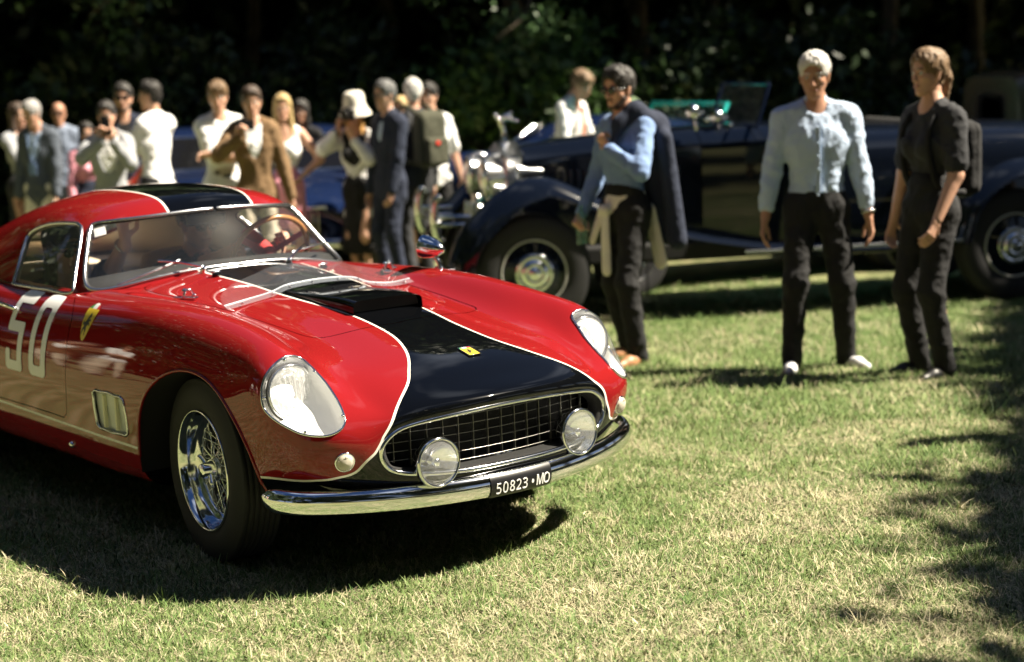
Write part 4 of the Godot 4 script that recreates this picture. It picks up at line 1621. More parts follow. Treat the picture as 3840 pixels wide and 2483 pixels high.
static func bend(a: Vector3, c: Vector3, l0: float, l1: float, pole: Vector3) -> Array:  # joint between a and c, and the reached end
	var d := c - a
	var l := clampf(d.length(), absf(l0 - l1) + 0.005, (l0 + l1) * 0.998)
	var f := d.normalized()
	c = a + f * l
	var x := (l0 * l0 - l1 * l1 + l * l) / (2.0 * l)
	var h := sqrt(maxf(0.0, l0 * l0 - x * x))
	var side := (pole - f * pole.dot(f))
	side = side.normalized() if side.length() > 0.01 else Vector3.FORWARD
	return [a + f * x + side * h, c]


# joints of a figure that stands at the origin and faces +z; its left hand is on the +x side
func joints(o: Dictionary) -> Dictionary:
	var H: float = o.get("H", 1.75)
	var wide: float = o.get("wide", 1.0)
	var j := {"H": H, "wide": wide}
	var hip: Vector3 = Vector3(0, 0.525 * H, 0) + o.get("hip", Vector3.ZERO)
	var lean := Basis.from_euler(Vector3(deg_to_rad(o.get("lean", 0.0)), deg_to_rad(o.get("twist", 0.0)), deg_to_rad(o.get("sway", 0.0))))
	j.hip = hip
	j.lean = lean
	j.waist = hip + lean * Vector3(0, 0.085 * H, 0.004 * H)
	j.chest = hip + lean * Vector3(0, 0.195 * H, 0.004 * H)
	j.top = hip + lean * Vector3(0, 0.285 * H, -0.012 * H)
	j.neck = hip + lean * Vector3(0, 0.325 * H, -0.008 * H)
	var turn := Basis.from_euler(Vector3(deg_to_rad(o.get("nod", 0.0)), deg_to_rad(o.get("look", 0.0)), deg_to_rad(o.get("tilt", 0.0))))
	j.turn = turn
	j.head = j.neck + turn * Vector3(0, 0.085 * H, 0.018 * H)
	for s in [1.0, -1.0]:
		var k := "l" if s > 0.0 else "r"
		var sh: Vector3 = j.top + lean * Vector3(s * 0.100 * H * wide, -0.006 * H, 0)
		var hand: Vector3 = o.get(k + "hand", Vector3(s * 0.150 * H * wide, 0.475 * H, 0.03 * H))
		var pole: Vector3 = o.get(k + "pole", Vector3(s * 0.4, -0.2, -1.0))
		var e := bend(sh, hand, 0.172 * H, 0.150 * H, pole)
		j[k + "sh"] = sh
		j[k + "el"] = e[0]
		j[k + "wr"] = e[1]
		var foot: Vector3 = Vector3(s * 0.062 * H, 0.045 * H, -0.01 * H) + o.get(k + "foot", Vector3.ZERO)
		var h0: Vector3 = hip + Vector3(s * 0.050 * H, -0.005 * H, 0)
		var q := bend(h0, foot, 0.245 * H, 0.243 * H, o.get(k + "knee", Vector3(s * 0.12, 0, 1)))
		j[k + "hip"] = h0
		j[k + "kn"] = q[0]
		j[k + "an"] = q[1]
		j[k + "toe"] = Basis(Vector3.UP, deg_to_rad(o.get(k + "turn", s * 9.0))) * Vector3(0, 0, 1)
	return j


func torso(b: Blob, j: Dictionary, grow := 0.0, low := 0.0, woman := false) -> void:
	var H: float = j.H
	var z: Vector3 = j.lean.z
	var x: Vector3 = j.lean.x
	var w: float = j.wide * (0.92 if woman else 1.0)
	var g2 := grow - 0.010 if grow > 0.0 and low <= 0.0 else grow
	b.cap(j.hip - x * 0.040 * H, j.hip + x * 0.040 * H, 0.058 * H + g2, 0.058 * H + g2, 0.05, z, 0.88)
	b.cap(j.hip + j.lean.y * (0.02 if g2 == grow else 0.07) * H, j.waist + j.lean.y * 0.05 * H, (0.066 if woman else 0.073) * H * w + grow, (0.060 if woman else 0.072) * H * w + grow, 0.05, z, 0.72)
	b.cap(j.chest - x * 0.034 * H * w, j.chest + x * 0.034 * H * w, 0.066 * H + grow, 0.066 * H + grow, 0.05, z, 0.74)
	if woman:
		for s in [-1.0, 1.0]:
			b.cap(j.chest + x * s * 0.034 * H + z * 0.04 * H, j.chest + x * s * 0.036 * H + z * 0.046 * H, 0.032 * H + grow, 0.03 * H + grow, 0.04)
	b.cap(j.top - x * 0.072 * H * w, j.top + x * 0.072 * H * w, 0.036 * H + grow, 0.036 * H + grow, 0.06)
	b.cap(j.chest + j.lean.y * 0.03 * H, j.top + j.lean.y * 0.012 * H, 0.06 * H * w + grow, 0.05 * H + grow, 0.05, z, 0.72)
	if low > 0.0:  # hem of a jacket or shirt over the hips
		b.cap(j.hip - j.lean.y * low * H - x * 0.040 * H, j.hip - j.lean.y * low * H + x * 0.040 * H, 0.056 * H + grow, 0.056 * H + grow, 0.05, z, 0.95)


func arm(b: Blob, j: Dictionary, s: String, grow := 0.0, to := 1.0) -> void:
	var H: float = j.H
	var sh: Vector3 = j[s + "sh"]
	var el: Vector3 = j[s + "el"]
	var wr: Vector3 = j[s + "wr"]
	if to <= 0.5:
		b.cap(sh, sh.lerp(el, to * 2.0), 0.032 * H + grow, 0.029 * H + grow * 1.6, 0.03)
		return
	b.cap(sh, el, 0.030 * H + grow, 0.0235 * H + grow, 0.03)
	b.cap(el, el.lerp(wr, (to - 0.5) * 2.0), 0.0255 * H + grow, lerpf(0.0255, 0.0165, (to - 0.5) * 2.0) * H + grow, 0.02)


func leg(b: Blob, j: Dictionary, s: String, grow := 0.0, cloth_ := false) -> void:
	var H: float = j.H
	b.cap(j[s + "hip"], j[s + "kn"], 0.048 * H + grow, 0.032 * H + grow, 0.035)
	if cloth_:
		b.cap(j[s + "kn"], j[s + "an"] - Vector3(0, 0.012 * H, 0), 0.033 * H + grow, 0.025 * H + grow, 0.03)
	else:
		var m: Vector3 = j[s + "kn"].lerp(j[s + "an"], 0.3) - Vector3(0, 0, 0.006 * H)
		b.cap(j[s + "kn"], m, 0.029 * H, 0.029 * H, 0.03)
		b.cap(m, j[s + "an"], 0.028 * H, 0.018 * H, 0.03)


func hand(g: Geo, j: Dictionary, s: String, o: Dictionary, cell: float) -> void:
	var H: float = j.H
	var w: Vector3 = j[s + "wr"]
	var d: Vector3 = o.get(s + "dir", (w - j[s + "el"]))
	d = d.normalized()
	var n: Vector3 = o.get(s + "palm", Vector3(-1 if s == "l" else 1, 0, 0.2))
	n = (n - d * n.dot(d)).normalized()
	var x := d.cross(n) * (1.0 if s == "l" else -1.0)  # towards the thumb
	var curl: float = o.get(s + "curl", 0.35)
	var L := 0.108 * H
	var b := Blob.new()
	b.cap(w - d * 0.03, w + d * 0.015, 0.0165 * H, 0.0145 * H, 0.012, n, 0.8)
	for k in [-0.020, -0.004, 0.014]:
		b.cap(w + d * 0.012 + x * k * 0.6, w + d * 0.47 * L + x * k, 0.0135, 0.0125, 0.012)
	for k in 4:
		var base := w + d * 0.46 * L + x * (0.026 - 0.0175 * k) * (H / 1.78)
		var len: float = [0.40, 0.45, 0.42, 0.33][k] * L
		var a := curl * (0.9 + 0.12 * k)
		var q := base
		for m in 3:
			var dir := (d * cos(a) + n * sin(a) + x * (0.06 - 0.05 * k)).normalized()
			var e: Vector3 = q + dir * len * [0.45, 0.31, 0.24][m]
			b.cap(q, e, 0.0092 - 0.0007 * m, 0.0086 - 0.0007 * m, 0.004)
			q = e
			a += curl * (1.0 - 0.2 * m)
	var t0 := w + d * 0.14 * L + x * 0.022
	var t1 := t0 + (d * 0.55 + x * 0.75 + n * (0.2 + 0.4 * curl)).normalized() * 0.26 * L
	var t2 := t1 + (d * 0.9 + x * 0.1 + n * (0.1 + 0.6 * curl)).normalized() * 0.24 * L
	b.cap(t0, t1, 0.0125, 0.0100, 0.008)
	b.cap(t1, t2, 0.0100, 0.0085, 0.004)
	b.into(g, cell)


func face(g: Geo, j: Dictionary, woman: bool, cell: float) -> void:
	var s: float = j.H / 1.78 * (0.97 if woman else 1.0)
	var t := Transform3D(j.turn.scaled(Vector3(s, s, s)), j.head)
	var b := Blob.new()
	var put := func(a: Vector3, c: Vector3, ra: float, rb: float, k := 0.02, cut := false) -> void: b.cap(t * a, t * c, ra * s, rb * s, k * s, Vector3.ZERO, 1.0, cut)
	put.call(Vector3(0, 0.045, -0.025), Vector3(0, 0.048, 0.012), 0.078, 0.074)
	put.call(Vector3(0, 0.03, 0.02), Vector3(0, -0.035, 0.035), 0.066, 0.054, 0.03)
	put.call(Vector3(0, -0.03, 0.03), Vector3(0, -0.085, 0.05), 0.05, 0.032, 0.025)
	for q in [-1.0, 1.0]:
		put.call(Vector3(q * 0.050, -0.035, 0.0), Vector3(q * 0.022, -0.088, 0.052), 0.022, 0.02 if not woman else 0.016, 0.02)
		put.call(Vector3(q * 0.040, -0.012, 0.066), Vector3(q * 0.046, -0.015, 0.045), 0.016, 0.02, 0.02)
		put.call(Vector3(q * 0.074, 0.012, -0.012), Vector3(q * 0.074, -0.026, -0.004), 0.017, 0.011, 0.006)
		put.call(Vector3(q * 0.032, 0.012, 0.098), Vector3(q * 0.036, 0.012, 0.096), 0.013, 0.013, 0.012, true)
	put.call(Vector3(-0.032, 0.033, 0.080), Vector3(0.032, 0.033, 0.080), 0.011, 0.011, 0.012)
	put.call(Vector3(0, 0.018, 0.090), Vector3(0, -0.026, 0.108), 0.008, 0.011, 0.010)
	put.call(Vector3(-0.010, -0.029, 0.096), Vector3(0.010, -0.029, 0.096), 0.009, 0.009, 0.006)
	put.call(Vector3(-0.016, -0.056, 0.084), Vector3(0.016, -0.056, 0.084), 0.009, 0.009, 0.006)
	put.call(Vector3(-0.013, -0.066, 0.082), Vector3(0.013, -0.066, 0.082), 0.008, 0.008, 0.006)
	put.call(Vector3(0, -0.096, 0.07), Vector3(0, -0.098, 0.064), 0.017, 0.018, 0.02)
	b.cap(t * Vector3(0, -0.05, -0.025), j.neck - Vector3(0, 0.02, 0), 0.052 * s, 0.056 * s, 0.02 * s)
	b.into(g, cell)


func eyes(o: Node3D, j: Dictionary, brow := "hair_dark") -> void:
	var s: float = j.H / 1.78
	var t := Transform3D(j.turn.scaled(Vector3(s, s, s)), j.head)
	for q in [-1.0, 1.0]:
		var w := Geo.new()
		w.ball(t * Vector3(q * 0.033, 0.012, 0.081), Vector3(0.012, 0.010, 0.012) * s, j.turn, 6, 8)
		var eye := part(o, "eye", w, M.eye_white)
		var i := Geo.new()
		i.ball(t * Vector3(q * 0.033, 0.012, 0.0905), Vector3(0.0055, 0.0055, 0.003) * s, j.turn, 5, 8)
		part(eye, "iris", i, M.iris)
	for q in [-1.0, 1.0]:
		var br := Geo.new()
		br.tube(PackedVector3Array([t * Vector3(q * 0.014, 0.030, 0.092), t * Vector3(q * 0.034, 0.036, 0.090), t * Vector3(q * 0.054, 0.030, 0.078)]), 0.0042 * s, 6)
		part(o, "eyebrow", br, M[brow])
	var m := Geo.new()
	m.tube(PackedVector3Array([t * Vector3(-0.024, -0.061, 0.086), t * Vector3(-0.01, -0.0605, 0.0925), t * Vector3(0.01, -0.0605, 0.0925), t * Vector3(0.024, -0.061, 0.086)]), 0.0042 * s, 6)
	part(o, "mouth", m, M.lip)


func hair(o: Node3D, j: Dictionary, style: String, m: Material, cell: float) -> void:
	var s: float = j.H / 1.78
	var t := Transform3D(j.turn.scaled(Vector3(s, s, s)), j.head)
	var b := Blob.new()
	var put := func(a: Vector3, c: Vector3, ra: float, rb: float, k := 0.015, cut := false) -> void: b.cap(t * a, t * c, ra * s, rb * s, k * s, Vector3.ZERO, 1.0, cut)
	if style == "bald":
		return
	var full := 0.006 if style == "crop" else 0.012
	put.call(Vector3(0, 0.052, -0.028), Vector3(0, 0.062, 0.012), 0.080 + full, 0.076 + full)
	put.call(Vector3(0, 0.01, -0.045), Vector3(0, -0.02, -0.04), 0.066 + full * 0.5, 0.055)
	if style == "quiff" or style == "wavy":
		put.call(Vector3(-0.03, 0.105, 0.045), Vector3(0.035, 0.11, 0.05), 0.035, 0.032)
		put.call(Vector3(-0.02, 0.125, 0.0), Vector3(0.03, 0.125, 0.01), 0.03, 0.03)
	if style == "fringe":
		put.call(Vector3(-0.045, 0.085, 0.06), Vector3(0.045, 0.088, 0.06), 0.032, 0.030)
		put.call(Vector3(-0.06, 0.06, 0.035), Vector3(-0.065, 0.03, 0.01), 0.025, 0.02)
		put.call(Vector3(0.06, 0.06, 0.035), Vector3(0.065, 0.03, 0.01), 0.025, 0.02)
	put.call(Vector3(0, -0.030, 0.100), Vector3(0, 0.016, 0.104), 0.078, 0.066 if style != "fringe" else 0.05, 0.01, true)
	if style in ["long", "bob"]:
		var down := -0.24 if style == "long" else -0.13
		for q in [-1.0, 1.0]:
			put.call(Vector3(q * 0.066, 0.05, 0.01), Vector3(q * 0.078, down * 0.6, 0.0), 0.032, 0.030)
			put.call(Vector3(q * 0.078, down * 0.6, 0.0), Vector3(q * 0.085, down, 0.02), 0.030, 0.02)
		put.call(Vector3(0, 0.0, -0.06), Vector3(0, down, -0.07), 0.062, 0.06)
		put.call(Vector3(0, -0.03, 0.125), Vector3(0, 0.02, 0.125), 0.082, 0.078, 0.01, true)
	elif style == "tail":
		put.call(Vector3(0, 0.05, -0.10), Vector3(0, -0.02, -0.135), 0.028, 0.03)
		put.call(Vector3(0, -0.02, -0.135), Vector3(0, -0.16, -0.12), 0.03, 0.015)
	else:
		for q in [-1.0, 1.0]:
			put.call(Vector3(q * 0.082, -0.012, 0.0), Vector3(q * 0.082, -0.02, 0.0), 0.024, 0.02, 0.008, true)
		put.call(Vector3(0, -0.115, -0.03), Vector3(0, -0.125, 0.0), 0.068, 0.07, 0.01, true)
	folds(b, 0.006 * s, Vector3(34, 9, 34), style.length() + int(j.H * 100.0))
	var g := Geo.new()
	b.into(g, cell)
	part(o, "hair", g, m)


func glasses(o: Node3D, j: Dictionary, dark: bool) -> void:
	var s: float = j.H / 1.78
	var t := Transform3D(j.turn.scaled(Vector3(s, s, s)), j.head)
	var g := Geo.new()
	for q in [-1.0, 1.0]:
		var ring := PackedVector3Array()
		for k in 16:
			var a := TAU * k / 16
			ring.append(t * Vector3(q * 0.034 + cos(a) * 0.027, 0.010 + sin(a) * 0.021, 0.106 - 0.008 * absf(q * 0.034 + cos(a) * 0.027) / 0.06))
		g.tube(ring, 0.0026 * s, 6, true)
		g.tube(PackedVector3Array([t * Vector3(q * 0.062, 0.018, 0.096), t * Vector3(q * 0.078, 0.016, 0.04), t * Vector3(q * 0.080, 0.012, -0.02)]), 0.0024 * s, 6)
	g.tube(PackedVector3Array([t * Vector3(-0.009, 0.016, 0.106), t * Vector3(0.009, 0.016, 0.106)]), 0.0026 * s, 6)
	var f := part(o, "sunglasses" if dark else "glasses", g, M.device)
	if dark:
		for q in [-1.0, 1.0]:
			var l := Geo.new()
			l.ball(t * Vector3(q * 0.034, 0.010, 0.103), Vector3(0.027, 0.021, 0.003) * s, j.turn, 6, 14)
			part(f, "dark_lens", l, M.dark_glass)


func shoe(o: Node3D, j: Dictionary, s: String, m: Material, cell: float) -> void:
	var H: float = j.H
	var a: Vector3 = j[s + "an"]
	var d: Vector3 = j[s + "toe"]
	var y := a.y - 0.045 * H
	var b := Blob.new()
	var p := Vector3(a.x, y, a.z)
	b.cap(p - d * 0.030 + Vector3(0, 0.036, 0), p + d * 0.10 + Vector3(0, 0.033, 0), 0.036, 0.034, 0.03)
	b.cap(p + d * 0.10 + Vector3(0, 0.033, 0), p + d * 0.175 + Vector3(0, 0.024, 0), 0.036, 0.025, 0.03)
	b.cap(p + Vector3(0, 0.04, 0), a + Vector3(0, 0.004, 0), 0.036, 0.038, 0.03)
	b.cap(p - d * 0.03 + Vector3(0, -0.06, 0), p + d * 0.2 + Vector3(0, -0.06, 0), 0.062, 0.062, 0.004, Vector3.ZERO, 1.0, true)
	var g := Geo.new()
	b.into(g, cell)
	part(o, "shoe", g, m)


# a whole person: one continuous body, clothing and hair as children
func person(label: String, at: Vector3, turn: float, o: Dictionary) -> Dictionary:
	var node := thing("person", label, "person", at, deg_to_rad(turn))
	var j := joints(o)
	var woman: bool = o.get("woman", false)
	var near: bool = o.get("near", false)
	var c := 0.016 if near else 0.021
	var skin: Material = M[o.get("skin", "skin")]
	var H: float = j.H
	var g := Geo.new()
	var b := Blob.new()
	torso(b, j, 0.0, 0.0, woman)
	for s in ["l", "r"]:
		arm(b, j, s)
		leg(b, j, s)
		b.cap(j[s + "an"] - Vector3(0, 0.02 * H, 0), j[s + "an"] - Vector3(0, 0.027 * H, 0) + j[s + "toe"] * 0.09 * H, 0.018 * H, 0.012 * H, 0.02)
	b.cap(j.top, j.neck + Vector3(0, 0.03 * H, 0.006 * H), 0.036 * H, 0.030 * H, 0.04)
	b.into(g, c)
	face(g, j, woman, 0.0055 if near else 0.008)
	for s in ["l", "r"]:
		hand(g, j, s, o, 0.0045 if near else 0.0065)
	part(node, "body", g, skin)
	eyes(node, j, o.hair[1] if o.has("hair") else "hair_brown")
	if o.has("hair"):
		hair(node, j, o.hair[0], M[o.hair[1]], 0.007 if near else 0.009)
	for w in o.get("wear", []):
		var gb := Geo.new()
		var wb := Blob.new()
		if w[0] in ["shirt", "jacket", "sweater", "trousers", "skirt"]:
			folds(wb, {"shirt": 0.009, "jacket": 0.008, "sweater": 0.009, "trousers": 0.008, "skirt": 0.010}[w[0]], Vector3(5.2, 6.4, 5.2) if w[0] != "skirt" else Vector3(12, 2.5, 12), int(H * 1000.0) + int(at.x * 37.0))
		match w[0]:
			"shirt", "jacket", "sweater", "dress_top":
				var grow: float = {"shirt": 0.007, "sweater": 0.011, "jacket": 0.017, "dress_top": 0.006}[w[0]]
				torso(wb, j, grow, w[3] if w.size() > 3 else 0.0, woman)
				if w[2] > 0.0:
					for s in ["l", "r"]:
						arm(wb, j, s, grow + 0.002, w[2])
				var up: Vector3 = j.lean.y
				var z: Vector3 = j.lean.z
				if w[0] == "jacket":  # open front
					var open: float = w[4] if w.size() > 4 else 0.03
					var f: Vector3 = z * 0.10 * H
					wb.cap(j.waist - up * 0.01 * H + f, j.top + up * 0.07 * H + f * 0.85, open * 0.35 * H, open * 1.5 * H, 0.01, Vector3.ZERO, 1.0, true)
					wb.cap(j.waist + f, j.hip - up * 0.2 * H + f, open * 0.35 * H, open * 0.9 * H, 0.01, Vector3.ZERO, 1.0, true)
				else:
					wb.cap(j.neck + z * 0.03 * H, j.neck + up * 0.06 * H, 0.034 * H, 0.04 * H, 0.01, Vector3.ZERO, 1.0, true)
					if w[0] == "dress_top":
						wb.cap(j.top + z * 0.08 * H + up * 0.03 * H, j.top + z * 0.02 * H + up * 0.05 * H, 0.075 * H, 0.06 * H, 0.01, Vector3.ZERO, 1.0, true)
				wb.into(gb, c * 0.8)
			"trousers":
				wb.cap(j.hip - j.lean.x * 0.040 * H, j.hip + j.lean.x * 0.040 * H, 0.058 * H + 0.012, 0.058 * H + 0.012, 0.05, j.lean.z, 0.9)
				wb.cap(j.hip, j.waist - j.lean.y * 0.02 * H, 0.070 * H + 0.010, 0.072 * H + 0.010, 0.04, j.lean.z, 0.74)
				for s in ["l", "r"]:
					leg(wb, j, s, 0.013, true)
				wb.into(gb, c * 0.85)
			"skirt":
				var hem: float = w[2]
				wb.cap(j.waist, j.hip, 0.062 * H, 0.062 * H, 0.05, Vector3.BACK, 0.75)
				wb.cap(j.hip - j.lean.x * 0.035 * H, j.hip + j.lean.x * 0.035 * H, 0.066 * H, 0.066 * H, 0.05)
				wb.cap(j.hip + Vector3(-0.02 * H, 0, 0), Vector3(-0.045 * H, hem + 0.06, 0), 0.062 * H, 0.075 * H, 0.08)
				wb.cap(j.hip + Vector3(0.02 * H, 0, 0), Vector3(0.045 * H, hem + 0.06, 0), 0.062 * H, 0.075 * H, 0.08)
				wb.cap(Vector3(-0.3, hem - 0.2, 0), Vector3(0.3, hem - 0.2, 0), 0.2, 0.2, 0.01, Vector3.ZERO, 1.0, true)
				wb.into(gb, c)
			"collar":
				wb.cap(j.top + j.lean.y * 0.022 * H, j.neck + Vector3(0, 0.004 * H, 0), 0.046 * H, 0.040 * H, 0.02)
				wb.cap(j.neck + j.lean.z * 0.055 * H - j.lean.y * 0.03 * H, j.neck + j.lean.y * 0.05 * H + j.lean.z * 0.02 * H, 0.018 * H, 0.036 * H, 0.008, Vector3.ZERO, 1.0, true)
				wb.into(gb, 0.008)
			"beard":
				var s: float = H / 1.78
				var t := Transform3D(j.turn.scaled(Vector3(s, s, s)), j.head)
				for q in [-1.0, 1.0]:
					wb.cap(t * Vector3(q * 0.050, -0.045, 0.020), t * Vector3(q * 0.028, -0.088, 0.056), 0.0235 * s, 0.022 * s, 0.02)
				wb.cap(t * Vector3(0, -0.094, 0.070), t * Vector3(0, -0.09, 0.05), 0.021 * s, 0.02 * s, 0.02)
				wb.cap(t * Vector3(-0.02, -0.045, 0.090), t * Vector3(0.02, -0.045, 0.090), 0.006 * s, 0.006 * s, 0.006)
				wb.into(gb, 0.006)
			"belt":
				wb.cap(j.waist - j.lean.y * 0.045 * H, j.waist - j.lean.y * 0.044 * H, 0.076 * H + 0.013, 0.076 * H + 0.013, 0.02, j.lean.z, 0.74)
				wb.cap(j.waist - j.lean.y * 0.045 * H - Vector3(0, 0.118, 0), j.waist - j.lean.y * 0.045 * H - Vector3(0, 0.118, 0), 0.1, 0.1, 0.004, Vector3.ZERO, 1.0, true)
				wb.cap(j.waist - j.lean.y * 0.045 * H + Vector3(0, 0.118, 0), j.waist - j.lean.y * 0.045 * H + Vector3(0, 0.118, 0), 0.1, 0.1, 0.004, Vector3.ZERO, 1.0, true)
				wb.into(gb, c * 0.7)
		part(node, {"dress_top": "dress", "belt": "belt"}.get(w[0], w[0]), gb, M[w[1]])
	if o.has("glasses"):
		glasses(node, j, o.glasses == "dark")
	if not o.get("barefoot", false):
		for s in ["l", "r"]:
			shoe(node, j, s, M[o.get("shoes", "shoe_black")], 0.009 if near else 0.013)
	j.node = node
	var big: float = o.get("tall", H) / H
	var slim: float = 0.95 if near else 0.88
	var seated: bool = o.get("barefoot", false)
	node.scale = Vector3(big, big, big) if seated else Vector3(big * slim, big, big * slim)
	j.at = Transform3D(Basis(Vector3.UP, deg_to_rad(turn)) * Basis.from_scale(node.scale), at)
	return j


func coupe_people() -> void:
	var car := Transform3D(Basis(Vector3.UP, deg_to_rad(38.897)), Vector3(-0.554, 0, -6.445))
	var sit := {"lfoot": Vector3(0.0, 0.14, 0.62), "rfoot": Vector3(0.0, 0.14, 0.62), "lknee": Vector3(0, 1, 0.3), "rknee": Vector3(0, 1, 0.3), "barefoot": true}
	var d := sit.duplicate()
	d.merge({"H": 1.70, "hip": Vector3(0, -0.66, 0), "lean": -12.0, "nod": 6.0, "lhand": Vector3(0.15, 0.86, 0.50), "rhand": Vector3(-0.15, 0.83, 0.50), "lpole": Vector3(0.6, -1, 0), "rpole": Vector3(-0.6, -1, 0), "lcurl": 0.9, "rcurl": 0.9, "lpalm": Vector3(-1, 0, 0.3), "rpalm": Vector3(1, 0, 0.3), "hair": ["short", "hair_dark"], "glasses": "dark", "wear": [["shirt", "navy_cloth", 0.6], ["trousers", "navy_cloth"]]})
	person("driver in navy shirt at the wooden steering wheel of the red coupe", car * Vector3(0.36, 0.12, -1.86), 38.897, d)
	var p := sit.duplicate()
	p.merge({"H": 1.60, "woman": true, "hip": Vector3(0, -0.60, 0), "lean": -12.0, "look": 8.0, "nod": 8.0, "lhand": Vector3(0.10, 1.04, 0.50), "lpole": Vector3(0.4, -1, 0.3), "ldir": Vector3(0, 1, -0.15), "lpalm": Vector3(0, 0, 1), "lcurl": 0.15, "rhand": Vector3(-0.12, 0.5, 0.35), "hair": ["long", "hair_brown"], "glasses": "dark", "wear": [["shirt", "charcoal_cloth", 0.4], ["trousers", "navy_cloth"]]})
	var j := person("passenger with long brown hair and dark cap seated in the red coupe, one arm raised", car * Vector3(-0.36, 0.10, -1.82), 38.897, p)
	var cap := Geo.new()
	var b := Blob.new()
	var t := Transform3D(j.turn, j.head)
	b.cap(t * Vector3(0, 0.062, -0.02), t * Vector3(0, 0.066, 0.012), 0.090, 0.086)
	b.cap(t * Vector3(0, -0.06, 0), t * Vector3(0, -0.06, 0), 0.118, 0.118, 0.006, Vector3.ZERO, 1.0, true)
	b.cap(t * Vector3(-0.03, 0.062, 0.09), t * Vector3(0.03, 0.062, 0.09), 0.04, 0.04, 0.01, j.turn.y, 0.18)
	b.cap(t * Vector3(-0.025, 0.055, 0.13), t * Vector3(0.025, 0.055, 0.13), 0.04, 0.04, 0.02, j.turn.y, 0.18)
	b.into(cap, 0.008)
	part(j.node, "cap", cap, M.navy_cloth)
	var w := Geo.new()
	w.tube(ring_points(j.lwr - (j.lwr - j.lel).normalized() * 0.04, j.lwr - j.lel, 0.031, 20), 0.008, 6, true)
	part(j.node, "wristwatch", w, M.satin_metal)


func ring_points(c: Vector3, axis: Vector3, r: float, n: int) -> PackedVector3Array:
	var b := facing(axis)
	var o := PackedVector3Array()
	for k in n:
		var a := TAU * k / n
		o.append(c + b * Vector3(cos(a) * r, 0, sin(a) * r))
	return o


func held(called: String, label: String, category: String, j: Dictionary, g: Geo, m: Material, group := "") -> Node3D:  # something a person holds, in the person's own axes
	var o := thing(called, label, category, j.at.origin, j.at.basis.get_euler().y, group)
	o.scale = j.at.basis.get_scale()
	part(o, {"slung_jacket": "jacket_cloth", "backpack": "pack", "handbag": "bag"}.get(called, "case"), g, m)
	return o


func phone(j: Dictionary, label: String, at: Vector3, b: Basis) -> void:
	var g := Geo.new()
	g.box(at, Vector3(0.075, 0.15, 0.009), 0.004, b)
	var o := held("phone", label, "phone", j, g, M.device)
	var l := Geo.new()
	l.box(at + b * Vector3(0.02, 0.055, 0.006), Vector3(0.026, 0.028, 0.004), 0.001, b)
	part(o, "lens_block", l, M.dark_metal)


